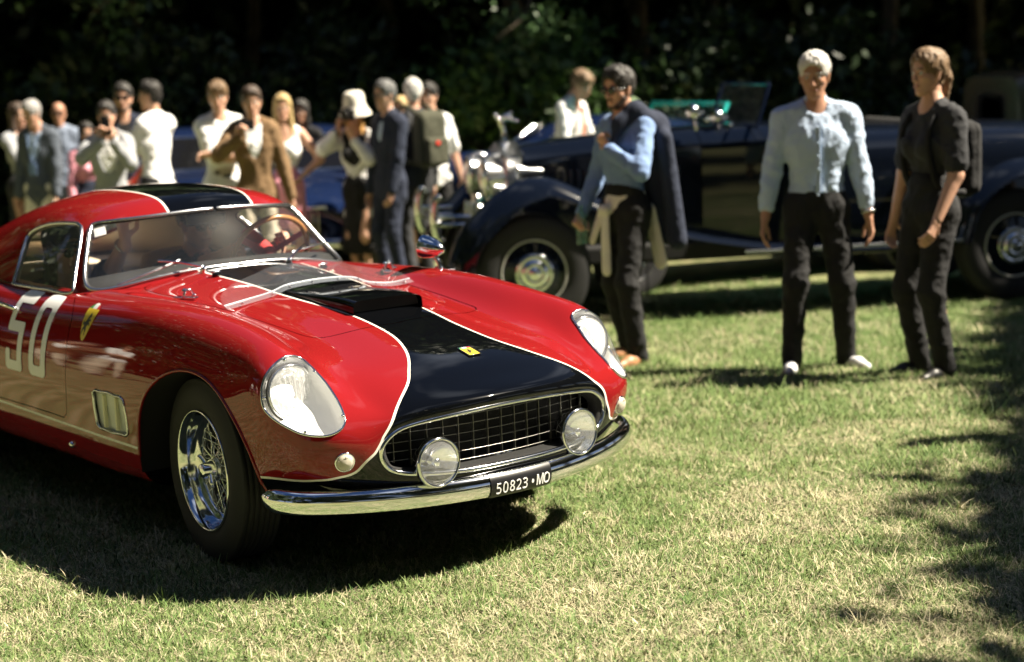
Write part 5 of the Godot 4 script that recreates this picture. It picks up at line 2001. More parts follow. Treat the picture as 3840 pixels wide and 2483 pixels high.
func crowd() -> void:
	var j: Dictionary
	# --- left group
	j = person("woman with dark hair, pale grey top and long dark skirt at the left edge", on(-4.82, -17), 62, {"H": 1.53, "tall": 1.71, "woman": true, "hair": ["bob", "hair_brown"], "lhand": Vector3(0.14, 0.80, 0.26), "rhand": Vector3(-0.10, 0.82, 0.28), "wear": [["shirt", "grey_cloth", 1.0], ["skirt", "charcoal_cloth", 0.12]]})
	var g := Geo.new()
	g.box(Vector3(0.02, 0.92, 0.30), Vector3(0.20, 0.26, 0.10), 0.03)
	g.tube(smooth3([Vector3(-0.05, 1.03, 0.30), Vector3(-0.02, 1.14, 0.28), Vector3(0.06, 1.14, 0.28), Vector3(0.09, 1.03, 0.30)], 4), 0.008, 6)
	held("handbag", "black handbag held in front of the woman in the long dark skirt", "bag", j, g, M.black_cloth)
	j = person("grey haired man in navy blazer, pale blue shirt and white trousers", on(-4.49, -16.5), -14, {"H": 1.55, "tall": 1.74, "nod": 16.0, "look": -14.0, "hair": ["short", "hair_grey"], "lhand": Vector3(0.21, 0.74, 0.10), "lpole": Vector3(1, 0, -0.6), "wear": [["shirt", "pale_blue_cloth", 0.9], ["jacket", "slate_cloth", 1.0, 0.06, 0.05], ["trousers", "cream_cloth"], ["collar", "pale_blue_cloth"]]})
	var lan := Geo.new()
	lan.tube(smooth3([Vector3(-0.06, 1.28, 0.10), Vector3(-0.02, 1.12, 0.145), Vector3(0.0, 1.02, 0.14), Vector3(0.02, 1.12, 0.145), Vector3(0.06, 1.28, 0.10)], 4), 0.005, 5)
	lan.box(Vector3(0, 0.98, 0.145), Vector3(0.075, 0.10, 0.006), 0.002)
	part(j.node, "lanyard", lan, M.blue_cloth)
	person("bald man in sunglasses and grey suit behind the man in white trousers", on(-4.66, -18), 8, {"H": 1.51, "tall": 1.72, "skin": "skin_tan", "glasses": "dark", "wear": [["shirt", "white_cloth", 0.9], ["jacket", "steel_cloth", 1.0, 0.06, 0.03], ["trousers", "charcoal_cloth"], ["collar", "white_cloth"]]})
	person("person in pink top, mostly hidden behind the photographer in pale grey", on(-4.05, -16.6), 30, {"H": 1.34, "tall": 1.5, "woman": true, "hair": ["bob", "hair_dark"], "lhand": Vector3(0.22, 0.66, 0.10), "wear": [["shirt", "pink_cloth", 0.9], ["trousers", "navy_cloth"]]})
	j = person("man in pale grey jacket and white shirt raising a phone to his face", on(-3.35, -14.5), 6, {"H": 1.54, "tall": 1.68, "hair": ["short", "hair_dark"], "rhand": Vector3(-0.02, 1.27, 0.24), "rdir": Vector3(0.2, 1, 0.1), "rpalm": Vector3(0, 0, 1), "rpole": Vector3(-0.9, -0.7, 0.2), "lhand": Vector3(0.06, 1.26, 0.24), "ldir": Vector3(-0.2, 1, 0.1), "lpalm": Vector3(0, 0, 1), "lpole": Vector3(0.7, -1, 0.1), "lcurl": 0.7, "rcurl": 0.7, "wear": [["shirt", "white_cloth", 0.9], ["jacket", "grey_cloth", 0.95, 0.09, 0.06], ["trousers", "grey_cloth"], ["collar", "white_cloth"]]})
	phone(j, "phone held up by the man in the pale grey jacket", Vector3(0.02, 1.38, 0.27), Basis.from_euler(Vector3(-0.1, 0, 0.2)))
	person("tall bearded man in sunglasses, black polo and navy jacket", on(-3.42, -15.5), 4, {"H": 1.68, "tall": 1.84, "wide": 1.08, "hair": ["short", "hair_dark"], "glasses": "dark", "wear": [["shirt", "black_cloth", 0.5], ["jacket", "navy_cloth", 1.0, 0.06, 0.045], ["trousers", "black_cloth"], ["collar", "black_cloth"], ["beard", "hair_dark"]]})
	j = person("dark haired man in loose white t-shirt turned away towards the left", on(-3.06, -15), -118, {"H": 1.7, "tall": 1.85, "wide": 1.05, "hair": ["crop", "hair_dark"], "look": 20.0, "lhand": Vector3(0.12, 0.98, 0.36), "rhand": Vector3(-0.14, 0.95, 0.34), "lpole": Vector3(0.6, -1, -0.6), "rpole": Vector3(-0.6, -1, -0.6), "wear": [["sweater", "white_cloth", 0.5, 0.04], ["trousers", "black_cloth"]]})
	g = Geo.new()
	g.box(Vector3(0.0, 0.84, 0.40), Vector3(0.24, 0.33, 0.012), 0.004, Basis.from_euler(Vector3(0.3, 0.5, 0.3)))
	held("folder", "red folder in the hands of the man in white t-shirt", "folder", j, g, M.red_card)
	# --- the young men and the blonde woman
	person("young man with light brown hair in white polo shirt, arms crossed", on(-2.4, -14.5), 24, {"H": 1.68, "tall": 1.82, "hair": ["fringe", "hair_light_brown"], "look": -16.0, "nod": 8.0, "lhand": Vector3(-0.14, 1.13, 0.20), "rhand": Vector3(0.15, 1.09, 0.18), "lpole": Vector3(0.9, -0.5, 0.1), "rpole": Vector3(-0.9, -0.5, 0.1), "ldir": Vector3(-1, 0.1, 0.1), "rdir": Vector3(1, 0.1, 0.1), "wear": [["sweater", "white_cloth", 0.42, 0.02], ["trousers", "beige_cloth"], ["collar", "white_cloth"], ["belt", "black_cloth"]]})
	j = person("young man in brown jacket photographing with a phone in one hand", on(-2.05, -14), 10, {"H": 1.62, "tall": 1.76, "hair": ["short", "hair_brown"], "nod": 6.0, "rhand": Vector3(-0.12, 1.26, 0.26), "rdir": Vector3(0.3, 1, 0.2), "rpalm": Vector3(0.3, 0, 1), "rpole": Vector3(-1, -0.8, 0.1), "rcurl": 0.8, "lhand": Vector3(0.30, 0.76, 0.06), "lcurl": 0.9, "wear": [["shirt", "white_cloth", 0.9], ["jacket", "brown_cloth", 1.0, 0.04, 0.05], ["trousers", "beige_cloth"], ["collar", "white_cloth"]]})
	phone(j, "phone held up by the young man in brown jacket", Vector3(-0.07, 1.36, 0.29), Basis.from_euler(Vector3(-0.1, 0.1, 1.5)))
	g = Geo.new()
	g.ball(Vector3(0.32, 0.655, 0.075), Vector3(0.042, 0.040, 0.042))
	held("red_cup", "small round red thing in the lowered hand of the man in brown jacket", "cup", j, g, M.red_card)
	person("blonde woman in white sleeveless dress with a hand on her hip", on(-1.93, -15), 8, {"H": 1.55, "tall": 1.69, "woman": true, "hair": ["long", "hair_blond"], "lhand": Vector3(0.15, 0.92, 0.10), "lpole": Vector3(1, 0.1, -0.4), "ldir": Vector3(-0.7, -0.6, 0.4), "wear": [["dress_top", "white_cloth", 0.0], ["skirt", "pink_cloth", 0.5]]})
	person("dark haired woman in the shade behind the blonde woman", on(-2, -17), -12, {"H": 1.52, "tall": 1.64, "woman": true, "skin": "skin_tan", "hair": ["bob", "hair_dark"], "wear": [["shirt", "black_cloth", 0.9], ["skirt", "black_cloth", 0.4]]})
	# --- the woman in the hat and the men behind her
	j = person("woman in cream bucket hat and white blazer taking a picture with a camera", on(-1.3, -15), -18, {"H": 1.5, "tall": 1.61, "woman": true, "hair": ["long", "hair_ginger"], "rhand": Vector3(-0.085, 1.29, 0.19), "rdir": Vector3(0.1, 1, 0.2), "rpalm": Vector3(1, 0, 0.4), "rpole": Vector3(-1, -0.9, 0.0), "lhand": Vector3(0.05, 1.22, 0.22), "ldir": Vector3(-0.2, 1, 0.3), "lpalm": Vector3(-0.2, 0.2, 1), "lpole": Vector3(0.8, -1, 0.1), "lcurl": 0.7, "rcurl": 0.8, "lfoot": Vector3(-0.03, 0, 0.03), "rfoot": Vector3(0.03, 0, -0.02), "wear": [["shirt", "black_cloth", 0.9], ["jacket", "white_cloth", 0.92, 0.12, 0.075], ["skirt", "black_cloth", 0.28]]})
	var t := Transform3D(j.turn, j.head)
	var hat := Geo.new()
	hat.lathe([Vector2(0.150, -0.055), Vector2(0.154, -0.050), Vector2(0.146, -0.040), Vector2(0.118, 0.0), Vector2(0.102, 0.03), Vector2(0.099, 0.075), Vector2(0.092, 0.115), Vector2(0.070, 0.134), Vector2(0.03, 0.140), Vector2(0.0, 0.141)], t * Vector3(0, 0.055, -0.01), t.basis * Basis(Vector3.RIGHT, 0.12), 28)
	part(j.node, "bucket_hat", hat, M.cream_cloth)
	g = Geo.new()
	var c := t * Vector3(0.0, 0.005, 0.155)
	g.box(c, Vector3(0.135, 0.09, 0.055), 0.012, j.turn)
	g.box(c + t.basis * Vector3(0, 0.05, 0), Vector3(0.05, 0.03, 0.05), 0.008, j.turn)
	g.lathe([Vector2(0.034, 0.02), Vector2(0.035, 0.08), Vector2(0.031, 0.085), Vector2(0.0, 0.078)], c, t.basis * facing(Vector3(0, 0, 1)), 18)
	held("camera", "black camera at the eye of the woman in the bucket hat", "camera", j, g, M.device)
	person("grey haired man with glasses in navy suit behind the woman in the hat", on(-1, -14.7), -48, {"H": 1.64, "tall": 1.77, "skin": "skin", "hair": ["short", "hair_salt"], "glasses": "clear", "lhand": Vector3(0.19, 0.80, 0.14), "lpole": Vector3(1, 0, -0.7), "wear": [["shirt", "pale_blue_cloth", 0.9], ["jacket", "navy_cloth", 1.0, 0.07, 0.035], ["trousers", "navy_cloth"], ["collar", "white_cloth"]]})
	person("blonde woman almost hidden behind the grey haired man in navy suit", on(-0.94, -16), -30, {"H": 1.47, "tall": 1.63, "woman": true, "hair": ["long", "hair_blond"], "wear": [["shirt", "beige_cloth", 0.9], ["skirt", "beige_cloth", 0.4]]})
	j = person("white haired man in charcoal jacket seen from behind, wearing a backpack", on(-0.8, -15.2), 222, {"H": 1.63, "tall": 1.78, "look": -30.0, "hair": ["short", "hair_white"], "glasses": "dark", "wear": [["sweater", "charcoal_cloth", 1.0, 0.05], ["trousers", "charcoal_cloth"]]})
	g = Geo.new()
	g.box(Vector3(0, 1.17, -0.22), Vector3(0.32, 0.46, 0.17), 0.07)
	g.box(Vector3(0, 1.07, -0.32), Vector3(0.25, 0.22, 0.07), 0.03)
	for s in [-1.0, 1.0]:
		g.tube(smooth3([Vector3(s * 0.10, 1.38, -0.16), Vector3(s * 0.12, 1.43, 0.0), Vector3(s * 0.13, 1.30, 0.13), Vector3(s * 0.14, 1.05, 0.08), Vector3(s * 0.13, 0.98, -0.15)], 4), 0.02, 6)
	var bag := held("backpack", "dark grey backpack on the back of the white haired man", "backpack", j, g, M.olive_cloth)
	var tag := Geo.new()
	tag.box(Vector3(0.02, 1.14, -0.362), Vector3(0.045, 0.03, 0.008), 0.002)
	part(bag, "red_tag", tag, M.red_card)
	person("young man with dark hair in white t-shirt beside the backpack wearer", on(-0.68, -16), 24, {"H": 1.6, "tall": 1.75, "hair": ["short", "hair_dark"], "look": -40.0, "lhand": Vector3(0.27, 0.80, 0.06), "wear": [["sweater", "white_cloth", 0.42, 0.03], ["trousers", "black_cloth"]]})
	j = person("brown haired man in white shirt and orange tie bending behind the limousine", on(0.52, -16.3), 56, {"H": 1.66, "tall": 1.88, "lean": 20.0, "nod": 26.0, "hair": ["fringe", "hair_light_brown"], "lhand": Vector3(0.18, 0.90, 0.42), "rhand": Vector3(-0.2, 0.90, 0.42), "wear": [["shirt", "white_cloth", 1.0], ["trousers", "slate_cloth"], ["collar", "pale_blue_cloth"]]})
	var tie := Geo.new()
	tie.tube(smooth3([j.neck + Vector3(0, -0.06, 0.075), j.chest + Vector3(0, 0.06, 0.155), j.chest + Vector3(0, -0.12, 0.15)], 4), 0.022, 8, false, 0.4)
	part(j.node, "tie", tie, M.orange_cloth)
	# --- the three standing at the right
	near_people()


func mirrored_crowd() -> void:  # the row of spectators goes on to the left of the picture; the coupe's side mirrors it
	var base: Array = get_children().filter(func(n: Node) -> bool: return n.name.begins_with("person"))
	var row := [[4, -6.6, -12.6, 70, "bald man in grey suit mirrored in the red coupe's rear quarter"], [6, -7.6, -11.6, 60, "man in pale grey jacket with both hands raised, mirrored in the coupe's door"], [7, -8.6, -13.0, 75, "tall bearded man in navy jacket mirrored behind the coupe's race number"], [9, -8.4, -9.6, 60, "young man in white polo mirrored in the coupe's wing"], [10, -9.6, -10.6, 66, "man in brown jacket mirrored low in the coupe's front wing"], [17, -9.2, -7.8, 80, "young man in white t-shirt mirrored above the coupe's wheel arch"], [3, -10.4, -12.2, 70, "white trousered man in blazer mirrored beside the coupe's door seam"], [11, -8.2, -6.4, 90, "blonde woman in white dress mirrored ahead of the coupe's arch"]]
	for r in row:
		copy_of(base[mini(r[0], base.size() - 1)], r[4], on(r[1], r[2]), deg_to_rad(r[3]))


func near_people() -> void:
	var j := person("young man in sunglasses and blue shirt with a jacket over his shoulder", on(0.7, -10.1), -52, {"H": 1.69, "tall": 1.745, "near": true, "hair": ["quiff", "hair_dark"], "glasses": "dark", "look": 4.0, "nod": 6.0, "shoes": "shoe_tan", "lhand": Vector3(0.055, 1.245, 0.165), "lpole": Vector3(1, -0.75, 0.0), "ldir": Vector3(-0.5, 0.8, 0.3), "lpalm": Vector3(0, -0.2, -1), "lcurl": 1.0, "rhand": Vector3(-0.22, 0.88, 0.16), "rpole": Vector3(-0.6, 0, -1), "rcurl": 0.8, "lfoot": Vector3(0.02, 0, 0.05), "rfoot": Vector3(-0.02, 0, -0.10), "wear": [["shirt", "blue_cloth", 1.0], ["trousers", "black_cloth"], ["collar", "white_cloth"], ["beard", "hair_brown"]]})
	var H: float = j.H
	var g := Geo.new()
	var b := Blob.new()
	var z := Vector3.BACK
	b.cap(j.hip + Vector3(0, 0.045, 0), j.hip + Vector3(0, 0.05, 0), 0.072 * H + 0.028, 0.072 * H + 0.028, 0.02, z, 0.76)
	b.cap(j.hip + Vector3(0, -0.085, 0), j.hip + Vector3(0, -0.085, 0), 0.10, 0.10, 0.004, Vector3.ZERO, 1.0, true)
	b.cap(j.hip + Vector3(0, 0.19, 0), j.hip + Vector3(0, 0.19, 0), 0.10, 0.10, 0.004, Vector3.ZERO, 1.0, true)
	b.cap(Vector3(-0.05, 0.90, 0.135), Vector3(-0.02, 0.90, 0.14), 0.034, 0.034, 0.015)
	b.cap(Vector3(-0.03, 0.89, 0.14), Vector3(-0.005, 0.56, 0.16), 0.034, 0.040, 0.015, z, 0.5)
	b.cap(Vector3(-0.07, 0.89, 0.13), Vector3(-0.14, 0.72, 0.15), 0.032, 0.026, 0.015, z, 0.5)
	b.cap(Vector3(0.10, 0.88, -0.11), Vector3(0.16, 0.60, -0.13), 0.05, 0.055, 0.03, z, 0.4)
	b.cap(Vector3(-0.08, 0.88, -0.12), Vector3(-0.06, 0.62, -0.13), 0.06, 0.06, 0.04, z, 0.4)
	b.into(g, 0.011)
	part(j.node, "tied_sweater", g, M.cream_cloth)
	# jacket hung over the left shoulder, down the back
	g = Geo.new()
	b = Blob.new()
	b.cap(Vector3(0.07, 1.385, 0.10), Vector3(0.11, 1.455, 0.0), 0.045, 0.055, 0.04)
	b.cap(Vector3(0.11, 1.455, 0.0), Vector3(0.15, 1.36, -0.13), 0.055, 0.07, 0.04)
	b.cap(Vector3(0.13, 1.36, -0.13), Vector3(0.16, 0.78, -0.20), 0.085, 0.10, 0.05, Vector3(0.5, 0, 0.86).normalized(), 0.5)
	b.cap(Vector3(0.23, 1.30, -0.12), Vector3(0.27, 0.72, -0.17), 0.05, 0.06, 0.04)
	b.cap(Vector3(0.05, 1.32, -0.15), Vector3(0.02, 0.80, -0.21), 0.05, 0.07, 0.05)
	b.cap(Vector3(0.06, 1.26, 0.145), Vector3(0.075, 1.40, 0.09), 0.022, 0.035, 0.03)
	b.into(g, 0.012)
	held("slung_jacket", "dark navy jacket slung over the shoulder of the man in the blue shirt", "jacket", j, g, M.navy_cloth)
	g = Geo.new()
	var w: Vector3 = j.rwr
	g.lathe([Vector2(0.0, -0.15), Vector2(0.030, -0.148), Vector2(0.032, -0.14), Vector2(0.032, 0.0), Vector2(0.028, 0.02), Vector2(0.013, 0.05), Vector2(0.013, 0.075), Vector2(0.0, 0.076)], w + Vector3(0.035, -0.03, 0.035), Basis(), 16)
	held("bottle", "small green glass bottle in the lowered hand of the man in the blue shirt", "bottle", j, g, M.bottle_green)
	j = person("white haired man in loose pale blue shirt, black trousers and white sneakers", on(1.745, -9.6), -6, {"H": 1.73, "tall": 1.78, "near": true, "wide": 1.10, "skin": "skin_tan", "hair": ["short", "hair_white"], "nod": 8.0, "look": -10.0, "shoes": "shoe_white", "lhand": Vector3(0.30, 0.80, 0.05), "rhand": Vector3(-0.31, 0.80, 0.08), "lfoot": Vector3(0.06, 0, -0.02), "rfoot": Vector3(-0.05, 0, 0.09), "lturn": 38.0, "rturn": -8.0, "wear": [["sweater", "pale_blue_cloth", 0.86, 0.0], ["trousers", "black_cloth"], ["belt", "black_cloth"], ["collar", "pale_blue_cloth"]]})
	g = Geo.new()
	for k in 6:
		g.ball(Vector3(0.0, 1.33 - 0.07 * k, 0.128 + 0.012 * sin(k * 0.9)), Vector3(0.006, 0.006, 0.004), Basis(), 4, 6)
	g.box(Vector3(0.0, 1.17, 0.124), Vector3(0.03, 0.36, 0.012), 0.004)
	part(j.node, "shirt_placket", g, M.pale_blue_cloth)
	g = Geo.new()
	g.tube(ring_points(j.lwr + Vector3(0, 0.03, 0), j.lwr - j.lel, 0.033, 18), 0.007, 6, true)
	part(j.node, "wristwatch", g, M.satin_metal)
	j = person("woman with brown ponytail in dark t-shirt standing in shade at the right edge", on(2.29, -9.2), -64, {"H": 1.7, "tall": 1.76, "near": true, "woman": true, "hair": ["tail", "hair_light_brown"], "lhand": Vector3(0.22, 0.86, 0.14), "wear": [["shirt", "charcoal_cloth", 0.4], ["trousers", "black_cloth"]]})
	g = Geo.new()
	g.box(Vector3(0, 1.15, -0.20), Vector3(0.28, 0.40, 0.14), 0.06)
	for s in [-1.0, 1.0]:
		g.tube(smooth3([Vector3(s * 0.09, 1.34, -0.15), Vector3(s * 0.10, 1.41, 0.0), Vector3(s * 0.11, 1.28, 0.11), Vector3(s * 0.12, 1.02, 0.05), Vector3(s * 0.11, 0.98, -0.14)], 4), 0.018, 6)
	held("backpack", "black backpack on the ponytailed woman at the right edge", "backpack", j, g, M.black_cloth)


# ---------------------------------------------------------------- vehicles behind
func section(half: float, y0: float, y1: float, z: float, n: int, power := 3.0, top := 1.0) -> PackedVector3Array:
	var o := PackedVector3Array()
	for k in n:
		var a := TAU * k / n
		var c := cos(a)
		var s := sin(a)
		var x := signf(c) * pow(absf(c), 2.0 / power) * half
		var y := signf(s) * pow(absf(s), 2.0 / power)
		x *= lerpf(1.0, top, maxf(y, 0.0))
		o.append(Vector3(x, lerpf(y0, y1, y * 0.5 + 0.5), z))
	return o


func loft(stations: Array, n := 28, steps := 3) -> Geo:  # stations: [z, half width, bottom, top, squareness, taper]
	var rows := []
	var sm := catmull(stations.map(func(s): return Vector4(s[0], s[1], s[2], s[3])), steps)
	var sq := catmull(stations.map(func(s): return Vector2(s[4], s[5])), steps)
	for k in sm.size():
		rows.append(section(sm[k].y, sm[k].z, sm[k].w, sm[k].x, n, sq[k].x, sq[k].y))
	for e in [0, rows.size() - 1]:
		var c := Vector3.ZERO
		for q in rows[e]:
			c += q / n
		var p := PackedVector3Array()
		for k in n:
			p.append(c)
		if e == 0:
			rows.push_front(p)
		else:
			rows.append(p)
	var g := Geo.new()
	g.sheet(rows, true)
	return g


func plain_wheel(o: Node3D, at: Vector3, side: float, r: float, disc: Material, ring: Material) -> void:
	var w := Node3D.new()
	w.name = number(o, "wheel")
	w.transform = Transform3D(facing(Vector3(side, 0, 0)), at)
	o.add_child(w, true)
	var h := r * 0.24
	var t := Geo.new()
	t.lathe([Vector2(r * 0.56, -h * 0.8), Vector2(r * 0.68, -h), Vector2(r * 0.9, -h * 0.95), Vector2(r, -h * 0.6), Vector2(r, h * 0.6), Vector2(r * 0.9, h * 0.95), Vector2(r * 0.68, h), Vector2(r * 0.56, h * 0.8)], Vector3.ZERO, Basis(), 48)
	part(w, "tyre", t, M.rubber)
	var d := Geo.new()
	d.lathe([Vector2(r * 0.60, h * 0.5), Vector2(r * 0.58, h * 0.82), Vector2(r * 0.50, h * 0.80), Vector2(r * 0.34, h * 0.95), Vector2(r * 0.30, h * 0.9)], Vector3.ZERO, Basis(), 48)
	part(w, "wheel_disc", d, disc)
	var e := Geo.new()
	e.lathe([Vector2(r * 0.575, h * 0.84), Vector2(r * 0.57, h * 0.93), Vector2(r * 0.545, h * 0.93), Vector2(r * 0.54, h * 0.80)], Vector3.ZERO, Basis(), 48)
	part(w, "white_ring", e, ring)
	var c := Geo.new()
	c.lathe([Vector2(r * 0.33, h * 0.9), Vector2(r * 0.32, h * 1.02), Vector2(r * 0.26, h * 1.02), Vector2(r * 0.25, h * 0.94), Vector2(r * 0.21, h * 1.0), Vector2(r * 0.19, h * 1.16), Vector2(r * 0.13, h * 1.16), Vector2(r * 0.11, h * 1.05), Vector2(r * 0.09, h * 1.25), Vector2(0, h * 1.3)], Vector3.ZERO, Basis(), 32)
	part(w, "hub_cap", c, M.chrome)


func limousine() -> void:
	var o := thing("vintage_limousine", "long black vintage limousine with upright chrome radiator, figure mascot and sweeping wings", "car", Vector3(0.035, -0.105, -12.409), deg_to_rad(-80.0))
	var P: Material = M.limousine_paint
	# bonnet: flat top, a sloping band on each shoulder, upright sides
	var bon := [[-0.035, 0.30, 1.24], [-0.3, 0.325, 1.265], [-0.6, 0.355, 1.29], [-1.0, 0.40, 1.305], [-1.3, 0.445, 1.315]]
	part(o, "bonnet", shouldered(bon), P)
	part(o, "scuttle", shouldered([[-1.306, 0.448, 1.315], [-1.5, 0.50, 1.32], [-1.75, 0.58, 1.33], [-2.0, 0.66, 1.33]]), P)
	part(o, "body_tub", loft([[-4.75, 0.50, 0.5, 1.0, 3.0, 0.9], [-4.5, 0.66, 0.42, 1.2, 3.5, 0.9], [-3.9, 0.73, 0.38, 1.28, 4.5, 0.93], [-3.0, 0.74, 0.36, 1.30, 5.0, 0.94], [-2.01, 0.69, 0.38, 1.32, 5.0, 0.93]], 40), P)
	var hinge := Geo.new()
	hinge.tube(PackedVector3Array([Vector3(0, 1.268, -0.04), Vector3(0, 1.325, -1.3)]), 0.007, 6)
	part(o, "bonnet_hinge", hinge, M.chrome)
	for z in [-1.76, -2.9]:
		var hg := Geo.new()
		hg.tube(smooth3([Vector3(0.735, 1.19, z), Vector3(0.775, 1.195, z - 0.02), Vector3(0.775, 1.195, z - 0.11), Vector3(0.76, 1.195, z - 0.13)], 3), 0.011, 8)
		part(o, "door_handle", hg, M.chrome)
	for z in [-2.10, -3.05, -3.95]:
		var dg := Geo.new()
		dg.box(Vector3(0.741, 0.85, z), Vector3(0.006, 0.72, 0.008), 0.002)
		part(o, "door_seam", dg, M.gap_black)
	for k in 16:
		var lv := Geo.new()
		lv.box(Vector3(0.395 + 0.0045 * k, 0.96, -0.30 - 0.055 * k), Vector3(0.012, 0.24, 0.018), 0.005, Basis(Vector3.UP, 0.09))
		part(o, "louvre", lv, P)
	# radiator with slats, pediment and figure
	var rg := Geo.new()
	rg.box(Vector3(0, 0.90, 0.035), Vector3(0.60, 0.60, 0.135), 0.02)
	part(o, "radiator_shell", rg, M.lamp_metal)
	for k in 13:
		var s := Geo.new()
		s.box(Vector3(-0.228 + 0.038 * k, 0.89, 0.108), Vector3(0.016, 0.52, 0.012), 0.004)
		part(o, "radiator_slat", s, M.satin_metal)
	var ped := Geo.new()
	var zf := 0.112
	var zb := -0.042
	ped.flat(Vector3(-0.31, 1.2, zf), Vector3(0.31, 1.2, zf), Vector3(0, 1.288, zf))
	ped.flat(Vector3(-0.31, 1.2, zb), Vector3(0.31, 1.2, zb), Vector3(0, 1.288, zb))
	ped.quad(Vector3(-0.31, 1.2, zf), Vector3(0, 1.288, zf), Vector3(0, 1.288, zb), Vector3(-0.31, 1.2, zb))
	ped.quad(Vector3(0.31, 1.2, zf), Vector3(0, 1.288, zf), Vector3(0, 1.288, zb), Vector3(0.31, 1.2, zb))
	part(o, "radiator_pediment", ped, M.lamp_metal)
	var fig := Blob.new()
	var fz := 0.035
	fig.cap(Vector3(0, 1.285, fz), Vector3(0, 1.32, fz), 0.034, 0.022, 0.01)
	fig.cap(Vector3(0, 1.32, fz), Vector3(0, 1.41, fz + 0.02), 0.016, 0.019, 0.01)
	fig.cap(Vector3(0, 1.41, fz + 0.02), Vector3(0, 1.455, fz + 0.045), 0.019, 0.013, 0.01)
	fig.cap(Vector3(0, 1.474, fz + 0.06), Vector3(0, 1.477, fz + 0.062), 0.016, 0.016, 0.006)
	for s in [-1.0, 1.0]:
		fig.cap(Vector3(s * 0.01, 1.44, fz + 0.03), Vector3(s * 0.045, 1.49, fz - 0.05), 0.011, 0.008, 0.01)
		fig.cap(Vector3(s * 0.03, 1.46, fz - 0.01), Vector3(s * 0.06, 1.43, fz - 0.09), 0.020, 0.009, 0.02)
	var fg := Geo.new()
	fig.into(fg, 0.006)
	part(o, "mascot", fg, M.chrome)
	# headlamps, horns, small lamps
	for q in [[-0.225, 1.045, 0.26, 0.142], [0.225, 1.045, 0.22, 0.142]]:
		var c := Vector3(q[0], q[1], q[2])
		var r: float = q[3]
		var b := facing(Vector3(0, 0, 1))
		var lg := Geo.new()
		lg.lathe([Vector2(0, -r * 1.25), Vector2(r * 0.35, -r * 1.15), Vector2(r * 0.75, -r * 0.65), Vector2(r * 0.98, 0), Vector2(r * 1.03, r * 0.1), Vector2(r, r * 0.2), Vector2(r * 0.9, r * 0.2)], c, b, 32)
		lg.tube(PackedVector3Array([c - Vector3(0, r, 0.02), c - Vector3(0, r + 0.22, 0.04)]), 0.024, 8)
		lg.tube(PackedVector3Array([c + Vector3(0, r * 0.95, 0.0), c + Vector3(0, r * 1.08, -0.05), c + Vector3(0, r * 0.9, -0.12)]), 0.016, 8)
		var l := part(o, "headlamp", lg, M.lamp_metal)
		var gl := Geo.new()
		gl.lathe([Vector2(r * 0.92, r * 0.18), Vector2(r * 0.6, r * 0.34), Vector2(0, r * 0.42)], c, b, 28)
		part(l, "lens", gl, M.reflector)
	for q in [[-0.1, 0.81, 0.30, 0.055], [0.12, 0.81, 0.30, 0.055], [0.45, 0.84, 0.30, 0.05], [0.50, 1.10, 0.02, 0.045], [-0.50, 1.10, 0.02, 0.045], [0.30, 0.97, 0.17, 0.05]]:
		var c := Vector3(q[0], q[1], q[2])
		var hg := Geo.new()
		hg.lathe([Vector2(0.0, -0.16), Vector2(0.02, -0.15), Vector2(0.025, -0.05), Vector2(q[3], 0.02), Vector2(q[3] * 1.1, 0.03), Vector2(q[3] * 0.8, 0.02), Vector2(0, 0.0)], c, facing(Vector3(0, 0.05, 1)), 20)
		part(o, "horn", hg, M.lamp_metal)
	# wings
	for s in [-1.0, 1.0]:
		var line := smooth3([Vector3(0, 0.42, 0.60), Vector3(0, 0.56, 0.57), Vector3(0, 0.716, 0.498), Vector3(0, 0.83, 0.395), Vector3(0, 0.975, 0.225), Vector3(0, 1.045, 0.08), Vector3(0, 1.064, -0.06), Vector3(0, 1.04, -0.19), Vector3(0, 0.92, -0.44), Vector3(0, 0.79, -0.72), Vector3(0, 0.66, -1.03), Vector3(0, 0.56, -1.46), Vector3(0, 0.50, -1.9), Vector3(0, 0.475, -2.65), Vector3(0, 0.47, -3.0)], 3)
		part(o, "front_wing", blade(line, s * 0.69, 0.155, 0.115, 0.10, 0.02), P)
		line = smooth3([Vector3(0, 0.47, -3.05), Vector3(0, 0.75, -3.15), Vector3(0, 0.97, -3.38), Vector3(0, 1.04, -3.65), Vector3(0, 0.98, -3.95), Vector3(0, 0.78, -4.2), Vector3(0, 0.5, -4.45)], 4)
		part(o, "rear_wing", blade(line, s * 0.70, 0.15, 0.15, 0.07, 0.07), P)
		var sk := Geo.new()
		sk.box(Vector3(s * 0.815, 0.475, -2.35), Vector3(0.010, 0.022, 1.7), 0.004)
		part(o, "running_board_trim", sk, M.satin_metal)
		for z in [0.0, -3.55]:
			plain_wheel(o, Vector3(s * 0.69, 0.41, z), s, 0.41, P, M.grey_line)
	var rb := Geo.new()
	rb.box(Vector3(0, 0.47, -2.2), Vector3(1.0, 0.14, 4.4), 0.03)
	part(o, "chassis", rb, M.matt_black)
	for y in [0.80, 0.745]:
		for x in [-0.45, 0.45]:
			var g := Geo.new()
			g.tube(PackedVector3Array([Vector3(x, y, 0.61), Vector3(x, y - 0.005, 0.38)]), 0.017, 8)
			part(o, "bumper_iron", g, M.chrome)
	for x in [-0.45, 0.45]:
		var g2 := Geo.new()
		g2.tube(smooth3([Vector3(x, 0.95, 0.585), Vector3(x, 0.90, 0.625), Vector3(x, 0.78, 0.635), Vector3(x, 0.67, 0.62), Vector3(x, 0.62, 0.585)], 4), 0.030, 8)
		part(o, "bumper_end", g2, M.chrome)
	var bb := Geo.new()
	bb.tube(PackedVector3Array([Vector3(-0.62, 0.775, 0.625), Vector3(0.62, 0.775, 0.625)]), 0.022, 8)
